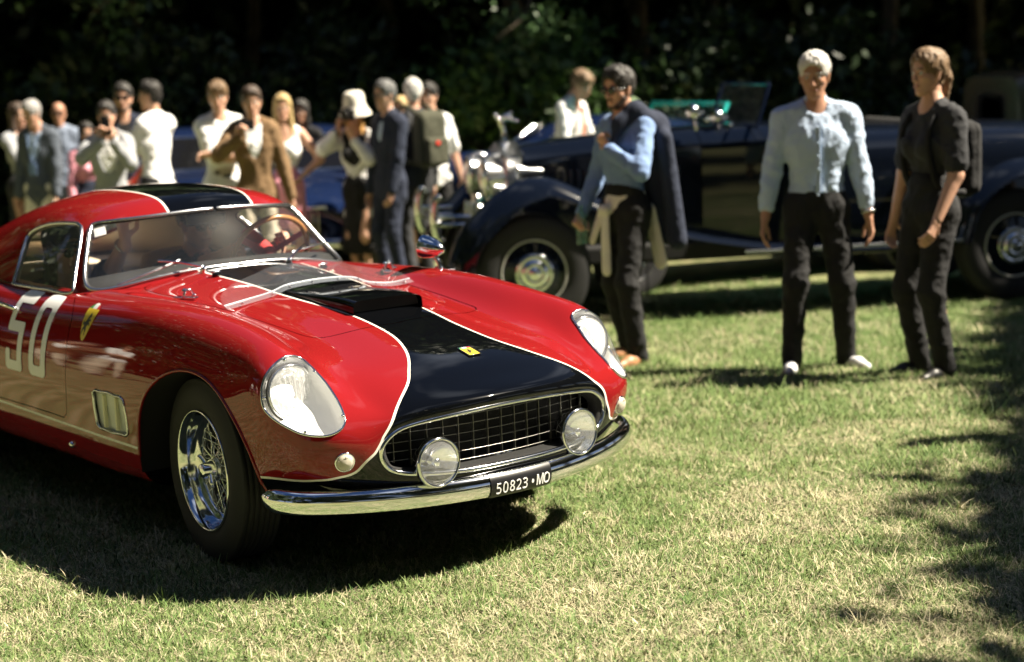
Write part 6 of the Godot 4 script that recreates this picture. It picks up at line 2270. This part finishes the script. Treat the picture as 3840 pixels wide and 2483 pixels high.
	part(o, "bumper_bar", bb, M.chrome)
	# windscreen, spot lamps
	var wf := Geo.new()
	for x in [-0.55, 0.55]:
		wf.tube(PackedVector3Array([Vector3(x, 1.32, -1.68), Vector3(x, 1.63, -1.78)]), 0.014, 8)
	wf.tube(PackedVector3Array([Vector3(-0.55, 1.63, -1.78), Vector3(0.55, 1.63, -1.78)]), 0.010, 8)
	wf.tube(PackedVector3Array([Vector3(-0.55, 1.335, -1.68), Vector3(0.55, 1.335, -1.68)]), 0.012, 8)
	var wn := part(o, "windscreen_frame", wf, M.navy_paint)
	var wg := Geo.new()
	wg.quad(Vector3(-0.54, 1.34, -1.682), Vector3(0.54, 1.34, -1.682), Vector3(0.54, 1.625, -1.778), Vector3(-0.54, 1.625, -1.778))
	part(wn, "windscreen_glass", wg, M.side_pane)
	for q in [Vector3(0.45, 1.455, -1.24), Vector3(0.32, 1.407, -1.46)]:
		var g := Geo.new()
		g.lathe([Vector2(0, -0.09), Vector2(0.03, -0.08), Vector2(0.055, -0.03), Vector2(0.062, 0.01), Vector2(0.05, 0.022), Vector2(0, 0.03)], q, facing(Vector3(0.1, 0.1, 1)), 20)
		g.tube(PackedVector3Array([q - Vector3(0, 0.05, 0.02), q - Vector3(0, 0.14, 0.03)]), 0.012, 6)
		g.ball(q + Vector3(0.03, -0.06, -0.10), Vector3(0.018, 0.018, 0.018))
		part(o, "spot_lamp", g, M.chrome)
	var sw := Geo.new()
	sw.tube(ring_points(Vector3(0.3, 1.32, -2.2), Vector3(0, 0.5, -1), 0.21, 28), 0.014, 6, true)
	part(o, "steering_wheel", sw, M.device)
	var st := Geo.new()
	st.box(Vector3(0, 1.15, -2.95), Vector3(1.2, 0.36, 0.18), 0.07, Basis(Vector3.RIGHT, -0.15))
	part(o, "seat_back", st, M.matt_black)
	var yp := thing("yellow_card", "small yellow number card on the grass behind the man in the blue shirt", "card", on(1.08, -13.3))
	var yg := Geo.new()
	yg.box(Vector3(0, 0.60, 0), Vector3(0.14, 0.17, 0.012), 0.003)
	part(yp, "card_face", yg, M.yellow_card)
	var ys := Geo.new()
	ys.tube(PackedVector3Array([Vector3(0, 0.0, 0), Vector3(0, 0.56, 0)]), 0.008, 6)
	part(yp, "card_stake", ys, M.matt_black)
	copy_of(yp, "small yellow number card on the grass left of the woman in the bucket hat", on(-1.66, -15.3), 0.2)


func shouldered(st: Array) -> Geo:
	var rows := []
	for q in st:
		var w: float = q[1]
		var y: float = q[2]
		var half := [Vector2(0.0, y + 0.022), Vector2(w * 0.45, y + 0.018), Vector2(w * 0.70, y + 0.006), Vector2(w * 0.76, y - 0.004), Vector2(w * 0.97, y - 0.075), Vector2(w, y - 0.092), Vector2(w * 1.005, y - 0.13), Vector2(w * 1.01, y - 0.4), Vector2(w * 1.0, 0.5)]
		var row := PackedVector3Array()
		for k in range(half.size() - 1, -1, -1):
			row.append(Vector3(-half[k].x, half[k].y, q[0]))
		for k in range(1, half.size()):
			row.append(Vector3(half[k].x, half[k].y, q[0]))
		rows.append(row)
	var g := Geo.new()
	g.sheet(rows)
	for e in [0, rows.size() - 1]:
		var c := g.vert(Vector3(0, 0.9, rows[e][0].z), Vector3(0, 0, 1 if e == 0 else -1))
		for q in rows[e]:
			g.vert(q, Vector3(0, 0, 1 if e == 0 else -1))
		for k in rows[e].size() - 1:
			g.tri(c, c + 1 + k, c + 2 + k)
	return g


func blade(line: PackedVector3Array, x: float, half0: float, half1: float, crown0: float, crown1: float) -> Geo:  # a curved wing of sheet metal with a rolled outer edge
	var rows := []
	var sgn := signf(x)
	for k in line.size():
		var q := line[k]
		var f := (line[mini(k + 1, line.size() - 1)] - line[maxi(k - 1, 0)]).normalized()
		var nrm := Vector3(0, -f.z, f.y)
		var r := smoothstep(0.25, 0.8, float(k) / line.size())
		var half := lerpf(half0, half1, r)
		var crown := lerpf(crown0, crown1, r)
		var row := PackedVector3Array()
		for layer in 2:
			for m in 11:
				var a := -1.0 + 0.2 * m if layer == 0 else 1.0 - 0.2 * m
				row.append(Vector3(x + sgn * a * half * (1.0 - 0.02 * layer), q.y, q.z) - nrm * (crown * a * a * (1.6 if a > 0 else 0.9) + 0.014 * layer))
		rows.append(row)
	var g := Geo.new()
	g.sheet(rows, true)
	return g


func side_window(o: Node3D, pts: Array, m: Material, frame: Material) -> void:
	var g := Geo.new()
	var c := Vector3.ZERO
	for q in pts:
		c += q / pts.size()
	var nrm: Vector3 = (pts[1] - pts[0]).cross(pts[2] - pts[0]).normalized()
	var k := g.vert(c, nrm)
	for q in pts:
		g.vert(q, nrm)
	for a in pts.size():
		g.tri(k, k + 1 + a, k + 1 + (a + 1) % pts.size())
	var w := part(o, "window", g, m)
	var f := Geo.new()
	f.tube(PackedVector3Array(pts), 0.018, 8, true)
	part(w, "window_frame", f, frame)


func old_saloon(label: String, at: Vector3, turn: float, P: Material, open: bool) -> Node3D:
	var o := thing("old_car", label, "car", at, deg_to_rad(turn))
	part(o, "body", loft([[-2.2, 0.45, 0.40, 0.70, 2.6, 1.0], [-2.0, 0.66, 0.30, 0.86, 2.8, 0.95], [-1.4, 0.80, 0.24, 0.98, 3.4, 0.92], [-0.4, 0.84, 0.22, 1.0, 3.6, 0.92], [0.6, 0.83, 0.22, 1.0, 3.4, 0.88], [1.4, 0.80, 0.24, 0.97, 3.0, 0.80], [1.95, 0.72, 0.30, 0.88, 2.7, 0.78], [2.2, 0.55, 0.36, 0.72, 2.5, 0.8]], 36), P)
	for s in [-1.0, 1.0]:
		part(o, "front_wing", loft_at(s * 0.62, [[0.5, 0.10, 0.5, 0.93, 2.2, 1.0], [1.0, 0.20, 0.4, 1.02, 2.3, 1.0], [1.6, 0.22, 0.34, 1.0, 2.3, 1.0], [2.05, 0.17, 0.42, 0.88, 2.2, 1.0]]), P)
		for z in [1.35, -1.35]:
			plain_wheel(o, Vector3(s * 0.70, 0.33, z), s, 0.33, M.dark_metal, M.satin_metal)
		var c := Vector3(s * 0.58, 0.76, 2.08)
		var h := Geo.new()
		h.lathe([Vector2(0.03, -0.2), Vector2(0.085, -0.05), Vector2(0.095, 0.0), Vector2(0.09, 0.015), Vector2(0.075, 0.02), Vector2(0.04, 0.04), Vector2(0, 0.045)], c, facing(Vector3(0, 0.1, 1)), 24)
		part(o, "headlamp", h, M.reflector)
	var gr := Geo.new()
	gr.tube(PackedVector3Array([Vector3(-0.25, 0.45, 2.19), Vector3(0.25, 0.45, 2.19), Vector3(0.27, 0.74, 2.17), Vector3(-0.27, 0.74, 2.17)]), 0.018, 6, true)
	var gn := part(o, "grille", gr, M.chrome)
	for k in 9:
		var b := Geo.new()
		b.box(Vector3(-0.2 + 0.05 * k, 0.595, 2.19), Vector3(0.012, 0.28, 0.012), 0.003)
		part(gn, "grille_bar", b, M.satin_metal)
	var bm := Geo.new()
	bm.tube(smooth3([Vector3(-0.82, 0.42, 2.05), Vector3(-0.5, 0.42, 2.28), Vector3(0, 0.42, 2.33), Vector3(0.5, 0.42, 2.28), Vector3(0.82, 0.42, 2.05)], 5), 0.05, 10, false, 0.5)
	part(o, "bumper", bm, M.chrome)
	if open:
		var f := Geo.new()
		f.tube(PackedVector3Array([Vector3(-0.62, 0.98, 0.60), Vector3(0.62, 0.98, 0.60), Vector3(0.56, 1.50, 0.28), Vector3(-0.56, 1.50, 0.28)]), 0.022, 8, true)
		var fr := part(o, "windscreen_frame", f, P)
		var gl := Geo.new()
		gl.quad(Vector3(-0.62, 0.98, 0.60), Vector3(0.62, 0.98, 0.60), Vector3(0.56, 1.50, 0.28), Vector3(-0.56, 1.50, 0.28))
		part(fr, "windscreen_glass", gl, M.side_pane)
		return o
	part(o, "cabin", loft([[-1.75, 0.40, 0.80, 0.95, 3.0, 0.8], [-1.3, 0.62, 0.80, 1.26, 3.4, 0.78], [-0.6, 0.72, 0.80, 1.40, 3.8, 0.74], [0.1, 0.70, 0.80, 1.38, 3.8, 0.74], [0.55, 0.62, 0.80, 1.18, 3.4, 0.8], [0.85, 0.5, 0.80, 0.98, 3.0, 0.9]], 36), P)
	for s in [-1.0, 1.0]:
		side_window(o, [Vector3(s * 0.72, 1.02, 0.40), Vector3(s * 0.64, 1.29, 0.12), Vector3(s * 0.64, 1.30, -0.34), Vector3(s * 0.735, 1.02, -0.36)], M.dark_glass, M.chrome)
		side_window(o, [Vector3(s * 0.735, 1.02, -0.46), Vector3(s * 0.64, 1.30, -0.44), Vector3(s * 0.62, 1.26, -0.85), Vector3(s * 0.70, 1.04, -1.10)], M.dark_glass, M.chrome)
	side_window(o, [Vector3(-0.54, 1.0, 0.84), Vector3(0.54, 1.0, 0.84), Vector3(0.48, 1.32, 0.40), Vector3(-0.48, 1.32, 0.40)], M.dark_glass, M.chrome)
	return o


func loft_at(x: float, st: Array) -> Geo:
	var g := loft(st, 20)
	for k in g.p.size():
		g.p[k].x += x
	return g


func other_cars() -> void:
	old_saloon("dark navy vintage car facing the camera behind the blonde woman", on(-2.12, -17.35), 6, M.navy_paint, false)
	old_saloon("dark navy vintage car behind the man in the loose white t-shirt", on(-3.55, -18.4), 14, M.navy_paint, false)
	old_saloon("dark blue closed car seen side on behind the limousine's mascot", on(0.75, -17.8), -97, M.navy_paint, false)
	old_saloon("teal open roadster with raised windscreen behind the black limousine", on(1.83, -14.8), -62, M.teal_paint, true)
	var v := thing("off_road_vehicle", "tan boxy off-road vehicle with dark windows in the shade at the right", "car", on(5.45, -16.8), deg_to_rad(-86))
	part(v, "body", loft([[-2.2, 0.80, 0.35, 1.0, 6.0, 0.97], [-2.0, 0.86, 0.30, 1.05, 6.0, 0.97], [0.6, 0.87, 0.30, 1.08, 6.0, 0.97], [1.9, 0.85, 0.32, 1.06, 6.0, 0.96], [2.15, 0.78, 0.38, 0.98, 6.0, 0.95]], 36), M.tan_paint)
	part(v, "cabin", loft([[-2.1, 0.76, 0.95, 1.66, 7.0, 0.92], [-1.9, 0.80, 0.95, 1.72, 7.0, 0.92], [0.3, 0.79, 0.95, 1.71, 7.0, 0.92], [0.72, 0.74, 0.95, 1.62, 7.0, 0.93]], 36), M.tan_paint)
	for s in [-1.0, 1.0]:
		for z in [[0.42, -0.25], [-0.42, -1.05], [-1.22, -1.85]]:
			side_window(v, [Vector3(s * 0.815, 1.13, z[0]), Vector3(s * 0.772, 1.58, z[0] - 0.03), Vector3(s * 0.772, 1.58, z[1]), Vector3(s * 0.815, 1.13, z[1])], M.dark_glass, M.matt_black)
		for z in [1.35, -1.35]:
			plain_wheel(v, Vector3(s * 0.74, 0.38, z), s, 0.38, M.dark_metal, M.dark_metal)
	var r := Geo.new()
	r.box(Vector3(0.3, 1.745, 0.1), Vector3(0.25, 0.05, 0.5), 0.015)
	part(v, "roof_sign", r, M.yellow_card)


# ---------------------------------------------------------------- lawn and trees
func nature_materials() -> void:
	var gm := mat("grass", Color.WHITE, 0.55)
	gm.vertex_color_use_as_albedo = true
	gm.backlight_enabled = true
	gm.backlight = Color(0.2, 0.2, 0.2)
	gm.metallic_specular = 0.35
	var lm := mat("leaves", Color.WHITE, 0.42)
	lm.vertex_color_use_as_albedo = true
	lm.backlight_enabled = true
	lm.backlight = Color(0.30, 0.30, 0.30)
	var bark := mat("bark", Color.WHITE, 0.95)
	bark.albedo_texture = noise_tex(0.03, 21, 256, false, 4, 1.0, ramp([[0.0, lin(0.035, 0.026, 0.018)], [0.6, lin(0.10, 0.075, 0.05)], [1.0, lin(0.20, 0.15, 0.10)]]))
	bark.uv1_triplanar = true
	bark.uv1_scale = Vector3(1.4, 0.35, 1.4)
	bark.normal_enabled = true
	bark.normal_texture = M["wrinkle"]


func many(parent: Node, called: String, mesh: Mesh, m: Material, places: Array, tints: PackedColorArray) -> MultiMeshInstance3D:
	var mm := MultiMesh.new()
	mm.transform_format = MultiMesh.TRANSFORM_3D
	mm.use_colors = true
	mm.mesh = mesh
	mm.instance_count = places.size()
	for k in places.size():
		mm.set_instance_transform(k, places[k])
		mm.set_instance_color(k, tints[k])
	var o := MultiMeshInstance3D.new()
	o.name = number(parent, called)
	o.multimesh = mm
	o.material_override = m
	o.set_meta("kind", "stuff")
	parent.add_child(o, true)
	return o


func tuft(rng: RandomNumberGenerator, blades: int, spread: float, tall: float, wide: float, lie: float) -> ArrayMesh:
	var g := Geo.new()
	for k in blades:
		var a := rng.randf() * TAU
		var root := Vector3(cos(a), 0, sin(a)) * spread * sqrt(rng.randf())
		var yaw := rng.randf() * TAU
		var out := Vector3(cos(yaw), 0, sin(yaw))
		var h := tall * rng.randf_range(0.55, 1.15)
		var bow := rng.randf_range(0.25, 0.9) + lie
		var side := Vector3(-out.z, 0, out.x) * wide * rng.randf_range(0.6, 1.2)
		var p := root
		var prev := PackedVector3Array()
		for s in 4:
			var r := s / 3.0
			var ang := bow * (0.35 + r)
			if s > 0:
				p += (out * sin(minf(ang, 1.62)) + Vector3.UP * cos(minf(ang, 1.62))) * h / 3.0
			p.y = maxf(p.y, 0.003 * s)
			var w := side * (1.0 - 0.92 * r * r)
			var n := (Vector3.UP * 0.7 - out * 0.3 * cos(ang)).normalized()
			var i0 := g.vert(p - w, n)
			var i1 := g.vert(p + w, n)
			if s > 0:
				g.tri(i0 - 2, i0 - 1, i1)
				g.tri(i0 - 2, i1, i0)
	return g.mesh()


func lawn() -> void:
	var rng := RandomNumberGenerator.new()
	rng.seed = 11
	var patch := FastNoiseLite.new()
	patch.seed = 4
	patch.frequency = 0.9
	patch.fractal_octaves = 3
	var fine := FastNoiseLite.new()
	fine.seed = 8
	fine.frequency = 5.0
	var kinds := [tuft(rng, 9, 0.035, 0.042, 0.0016, 0.25), tuft(rng, 9, 0.045, 0.036, 0.0018, 0.75), tuft(rng, 7, 0.06, 0.045, 0.0014, 1.3), tuft(rng, 6, 0.02, 0.075, 0.0017, 0.2)]
	var where := [[], [], [], []]
	var tint: Array[PackedColorArray] = [PackedColorArray(), PackedColorArray(), PackedColorArray(), PackedColorArray()]
	for k in 150000:
		var r := rng.randf()
		var d := 4.2 + 9.8 * pow(r, 1.25)
		var half := d * 0.315 + 0.6
		var x := rng.randf_range(-half, half)
		var at := on(x, -d)
		var dry := clampf((0.66 if d < 6.6 else 0.48) + 0.6 * patch.get_noise_2d(x, d) + 0.25 * fine.get_noise_2d(x, d), 0.0, 1.0)
		if d > 8.0:
			dry *= 0.72
		var which := 2 if rng.randf() < dry * 0.55 else (0 if rng.randf() < 0.55 else 1)
		if rng.randf() < 0.012:
			which = 3
		var straw := rng.randf() < (dry if which == 2 else dry * 0.42)
		var c := Color(0.50, 0.45, 0.29) * rng.randf_range(0.55, 1.15) if straw else Color(0.085, 0.16, 0.045).lerp(Color(0.20, 0.25, 0.09), rng.randf()) * rng.randf_range(0.65, 1.2)
		c.a = 1.0
		var big := rng.randf_range(0.75, 1.3) * (1.0 if d < 8.0 else 1.35)
		var lean_ := Basis.from_euler(Vector3(rng.randfn(0.0, 0.12), rng.randf() * TAU, rng.randfn(0.0, 0.12)))
		where[which].append(Transform3D(lean_.scaled(Vector3(big, big * rng.randf_range(0.7, 1.2), big)), at))
		tint[which].append(c)
	for k in 4:
		var o := many(self, "grass", kinds[k], M.grass, where[k], tint[k])
		o.set_meta("label", ["short green grass of the sunlit lawn", "flattened blades in the lawn around the red coupe", "dry straw coloured clippings lying on the lawn", "taller single grass tufts in the lawn"][k])


func clump(rng: RandomNumberGenerator, leaves: int, r: float, size: float) -> ArrayMesh:
	var g := Geo.new()
	for k in leaves:
		var d := Vector3(rng.randfn(), rng.randfn(), rng.randfn()).normalized() * r * pow(rng.randf(), 0.45)
		var b := Basis.from_euler(Vector3(rng.randf_range(-0.9, 0.9), rng.randf() * TAU, rng.randf_range(-0.9, 0.9)))
		var s := size * rng.randf_range(0.7, 1.3)
		var n := b.y
		var i := g.vert(d - b.z * s, n)
		g.vert(d - b.x * s * 0.45 + b.y * s * 0.10, n)
		g.vert(d + b.z * s, n)
		g.vert(d + b.x * s * 0.45 + b.y * s * 0.10, n)
		g.tri(i, i + 1, i + 2)
		g.tri(i, i + 2, i + 3)
	return g.mesh()


func tree(label: String, at: Vector3, o: Dictionary, group := "") -> Node3D:
	var rng := RandomNumberGenerator.new()
	rng.seed = o.seed
	at.y += gy(at.z)
	var t := thing("tree", label, "tree", at, 0.0, group)
	var H: float = o.H
	var low: float = o.low
	var wide: float = o.wide
	var r: float = o.get("trunk", 0.28)
	var tg := Geo.new()
	var spine := []
	for k in 6:
		spine.append(Vector3(rng.randfn(0.0, 0.10) * k * 0.5, H * 0.85 * k / 5.0, rng.randfn(0.0, 0.10) * k * 0.5))
	var sp := smooth3(spine, 4)
	var rad := []
	for k in sp.size():
		rad.append(r * (1.0 - 0.85 * k / sp.size()) * (1.35 if k == 0 else 1.0))
	tg.tube(sp, rad, 10)
	part(t, "trunk", tg, M.bark)
	for k in 7:
		var y := lerpf(low * 0.9, H * 0.75, k / 6.0)
		var base: Vector3 = sp[clampi(int(y / (H * 0.85) * (sp.size() - 1)), 0, sp.size() - 1)]
		var a := k * 2.4 + rng.randf()
		var out := Vector3(cos(a), 0.35, sin(a)) * wide * rng.randf_range(0.5, 0.8)
		var lg := Geo.new()
		lg.tube(smooth3([base, base + out * 0.5 + Vector3(0, 0.3, 0), base + out + Vector3(0, 0.4, 0)], 3), [r * 0.30, r * 0.26, r * 0.22, r * 0.18, r * 0.14, r * 0.10, r * 0.06], 6)
		part(t, "limb", lg, M.bark)
	var places := []
	var tints := PackedColorArray()
	var puffs := []
	for k in int(o.get("puffs", 16)):
		var y := rng.randf()
		var ring: float = wide * (0.35 + 0.65 * sin(PI * clampf(y * 0.85 + 0.12, 0.0, 1.0)))
		var a := rng.randf() * TAU
		puffs.append([Vector3(cos(a) * ring * 0.72, lerpf(low, H, y), sin(a) * ring * 0.72), rng.randf_range(0.20, 0.36) * wide + 0.35])
	var edge: Callable = o.get("keep", func(_p: Vector3) -> bool: return true)
	for k in int(o.n):
		var pf: Array = puffs[rng.randi() % puffs.size()]
		var d: Vector3 = Vector3(rng.randfn(), rng.randfn() * 0.75, rng.randfn()).normalized() * pf[1] * pow(rng.randf(), 0.5)
		var q: Vector3 = pf[0] + d
		if q.y < o.get("floor", 0.3) or not edge.call(at + q):
			continue
		var s := rng.randf_range(0.7, 1.3)
		places.append(Transform3D(Basis.from_euler(Vector3(rng.randf() * TAU, rng.randf() * TAU, rng.randf() * TAU)).scaled(Vector3(s, s, s)), q))
		var c: Color = (o.get("tint", Color(0.045, 0.085, 0.022)) as Color) * rng.randf_range(0.6, 1.35)
		c.a = 1.0
		tints.append(c)
	many(t, "crown", M[o.get("mesh", "clump_a")], M.leaves, places, tints)
	return t


func woods() -> void:
	var rng := RandomNumberGenerator.new()
	rng.seed = 5
	M["clump_a"] = clump(rng, 26, 0.42, 0.085)
	M["clump_b"] = clump(rng, 40, 0.75, 0.16)
	var names := ["far left edge of the wood", "grey haired man in the navy blazer", "tall bearded man", "man in the loose white t-shirt", "young man with crossed arms", "young man in brown jacket", "woman in the bucket hat", "backpack wearer", "limousine's mascot", "man with the slung jacket", "limousine's windscreen", "white haired man in the pale blue shirt", "ponytailed woman"]
	for k in names.size():
		var x := -10.5 + 1.75 * k
		tree("dark broad leaved tree behind the %s" % names[k], Vector3(x + rng.randf_range(-0.5, 0.5), 0, -24.5 - 3.0 * (k % 3) + rng.randf_range(-0.6, 0.6)), {"seed": 100 + k, "H": rng.randf_range(8.8, 11.0), "low": 5.0, "wide": rng.randf_range(3.2, 3.8), "n": 2600, "puffs": 40, "trunk": rng.randf_range(0.13, 0.22), "mesh": "clump_b", "floor": 4.6, "tint": Color(0.03, 0.055, 0.016)}, "")
	# undergrowth and the closed mass of the wood behind
	for k in 9:
		var s := tree("dark shrub under the trees, number %d from the left" % (k + 1) if false else ["low dark shrub behind the woman with the long dark skirt", "low dark shrub behind the bald man", "low dark shrub behind the tall bearded man", "low dark shrub behind the young man with crossed arms", "bright green bush behind the dark haired woman in the shade", "low dark shrub behind the backpack wearer", "low dark shrub behind the dark blue closed car", "low dark shrub behind the teal roadster", "low dark shrub behind the white haired man"][k], Vector3(-9.0 + 2.3 * k, 0, -21.6 - 0.8 * (k % 2)), {"seed": 300 + k, "H": 2.0 if k != 4 else 1.9, "low": 0.4, "wide": 1.3, "n": 420, "puffs": 9, "trunk": 0.05, "floor": 0.05, "tint": Color(0.02, 0.04, 0.012) if k != 4 else Color(0.06, 0.12, 0.03)})
		s.set_meta("category", "shrub")
	var places := []
	var tints := PackedColorArray()
	for k in 6500:
		var z := -31.0 - 7.0 * rng.randf()
		var x := rng.randf_range(-26.0, 26.0)
		var s := rng.randf_range(1.2, 2.4)
		places.append(Transform3D(Basis.from_euler(Vector3(rng.randf() * TAU, rng.randf() * TAU, 0)).scaled(Vector3(s, s, s)), Vector3(x, -0.4 + 10.0 * pow(rng.randf(), 0.9), z)))
		var c := Color(0.016, 0.030, 0.009) * rng.randf_range(0.5, 1.3)
		c.a = 1.0
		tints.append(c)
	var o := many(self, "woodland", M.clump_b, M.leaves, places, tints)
	o.set_meta("label", "dense dark woodland closing the view behind the trees")
	# trees out of view at the right, crowns shaped to shade the right edge
	var ragged := FastNoiseLite.new()
	ragged.seed = 3
	ragged.frequency = 0.6
	var keep := func(p: Vector3) -> bool: return p.x - 0.828 * p.y > -0.28 * p.z + 1.45 + 0.4 * ragged.get_noise_3dv(p)
	for k in 7:
		var z: float = [-1.0, -4.5, -8.0, -11.5, -15.0, -19.0, -24.0][k]
		var t := tree("dense tree at the right that shades the lawn, %s" % ["nearest the camera", "beside the front of the lawn", "level with the limousine", "behind the limousine", "beside the off-road vehicle", "beside the wood", "at the wood's corner"][k], Vector3(-0.245 * z + 12.0, 0, z), {"seed": 500 + k, "H": 13.0, "low": 4.2, "wide": 2.0, "n": 300, "puffs": 20, "trunk": 0.4, "mesh": "clump_b", "keep": keep})
		var outer := []
		var shades := PackedColorArray()
		for m in 2300:  # leaf clumps laid out along the sun direction to fill in the shade
			var y := rng.randf_range(3.6, 13.5)
			var zz := z + rng.randf_range(-2.4, 2.4)
			var over := 8.5 * pow(rng.randf(), 1.35) if rng.randf() > 0.025 else rng.randf_range(-0.45, 0.0)
			var p := Vector3(0.828 * y - 0.28 * zz + 1.15 + over, y, zz)
			if zz < -13.0:
				p.x -= (-zz - 13.0) * 0.35
			var s := rng.randf_range(0.8, 1.4)
			outer.append(Transform3D(Basis.from_euler(Vector3(rng.randf() * TAU, rng.randf() * TAU, rng.randf() * TAU)).scaled(Vector3(s, s, s)), p - t.position))
			var c := Color(0.03, 0.055, 0.016) * rng.randf_range(0.6, 1.3)
			c.a = 1.0
			shades.append(c)
		many(t, "outer_crown", M["clump_b"], M.leaves, outer, shades)
	for k in 7:  # trees out of view at the left, placed to darken the coupe's side
		var q: Vector3 = [Vector3(-15, 0, -22), Vector3(-18, 0, -17), Vector3(-20, 0, -12), Vector3(-20, 0, -7), Vector3(-19, 0, -2), Vector3(-17, 0, 3), Vector3(-13, 0, 7)][k]
		tree("tall tree at the left of the lawn, mirrored in the coupe's %s" % ["rear quarter", "door", "door handle", "front wing", "headlamp", "bumper", "hub caps"][k], q, {"seed": 700 + k, "H": 18.0, "low": 1.2, "wide": 3.8, "n": 1700, "puffs": 34, "trunk": 0.3, "mesh": "clump_b", "tint": Color(0.03, 0.055, 0.016)})
	for k in 5:  # added trees out of view, blocking sky light so open shade gets darker
		var q: Vector3 = [Vector3(-8, 0, 12), Vector3(-3, 0, 14), Vector3(2.5, 0, 13), Vector3(8, 0, 12), Vector3(14, 0, 9)][k]
		tree("tall tree behind the photographer, mirrored in the coupe's %s" % ["right fog lamp", "left fog lamp", "bumper", "left headlamp", "wing mirror"][k], q, {"seed": 800 + k, "H": 17.0, "low": 1.0, "wide": 3.8, "n": 1500, "puffs": 34, "trunk": 0.3, "mesh": "clump_b", "tint": Color(0.03, 0.055, 0.016)})
	# low boughs that hang into the sun at the upper left
	for q in [[Vector3(-4.35, 3.62, -19.2), 0.75, 90], [Vector3(-3.9, 3.05, -19.4), 0.45, 30], [Vector3(-3.15, 3.95, -19.0), 0.6, 60], [Vector3(-2.0, 4.0, -19.4), 0.4, 24], [Vector3(-5.6, 3.5, -19.8), 0.6, 26], [Vector3(-4.5, 2.6, -20.4), 0.5, 10], [Vector3(-0.6, 3.6, -20.6), 0.7, 18], [Vector3(-0.7, 2.7, -20.8), 0.5, 10], [Vector3(0.3, 2.2, -20.6), 0.6, 14], [Vector3(-6.4, 2.9, -20.4), 0.8, 12], [Vector3(3.75, 3.2, -19.6), 0.3, 10], [Vector3(3.7, 2.7, -19.6), 0.25, 8]]:
		bough(q[0], q[1], q[2], rng)


func bough(c: Vector3, r: float, n: int, rng: RandomNumberGenerator) -> void:
	var boughs := ["sunlit low bough with pale leaves, largest at the upper left", "small bough hanging below the large sunlit bough", "sunlit bough to the right of the largest one", "bough tip at the top edge above the crossed arms", "dim bough left of the large sunlit bough", "sparse bough low behind the tall bearded man", "sparse bough at the top above the woman in the hat", "few leaves above the blonde woman", "few leaves above the bucket hat", "sparse dim bough over the far left", "hanging bough above the limousine's windscreen", "lower leaves of the bough above the limousine's windscreen"]
	var t := thing("bough", boughs[counts.get("boughs", 0) % boughs.size()], "branch", c)
	counts["boughs"] = counts.get("boughs", 0) + 1
	var g := Geo.new()
	g.tube(smooth3([Vector3(0.2, r * 1.6, -4.0), Vector3(0.1, r * 0.8, -1.5), Vector3(0, 0.1, 0.0), Vector3(-r * 0.6, -r * 0.3, r * 0.3)], 4), [0.05, 0.048, 0.045, 0.04, 0.036, 0.032, 0.028, 0.024, 0.020, 0.016, 0.012, 0.009, 0.006], 6)
	part(t, "limb", g, M.bark)
	var places := []
	var tints := PackedColorArray()
	for k in n:
		var d: Vector3 = Vector3(rng.randfn(), rng.randfn() * 0.6, rng.randfn()).normalized() * r * pow(rng.randf(), 0.6)
		var s := rng.randf_range(0.35, 0.7)
		places.append(Transform3D(Basis.from_euler(Vector3(rng.randf() * TAU, rng.randf() * TAU, rng.randf() * TAU)).scaled(Vector3(s, s, s)), d))
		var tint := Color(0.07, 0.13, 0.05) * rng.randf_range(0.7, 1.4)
		tint.a = 1.0
		tints.append(tint)
	many(t, "leaves", M["clump_a"], M.leaves, places, tints)
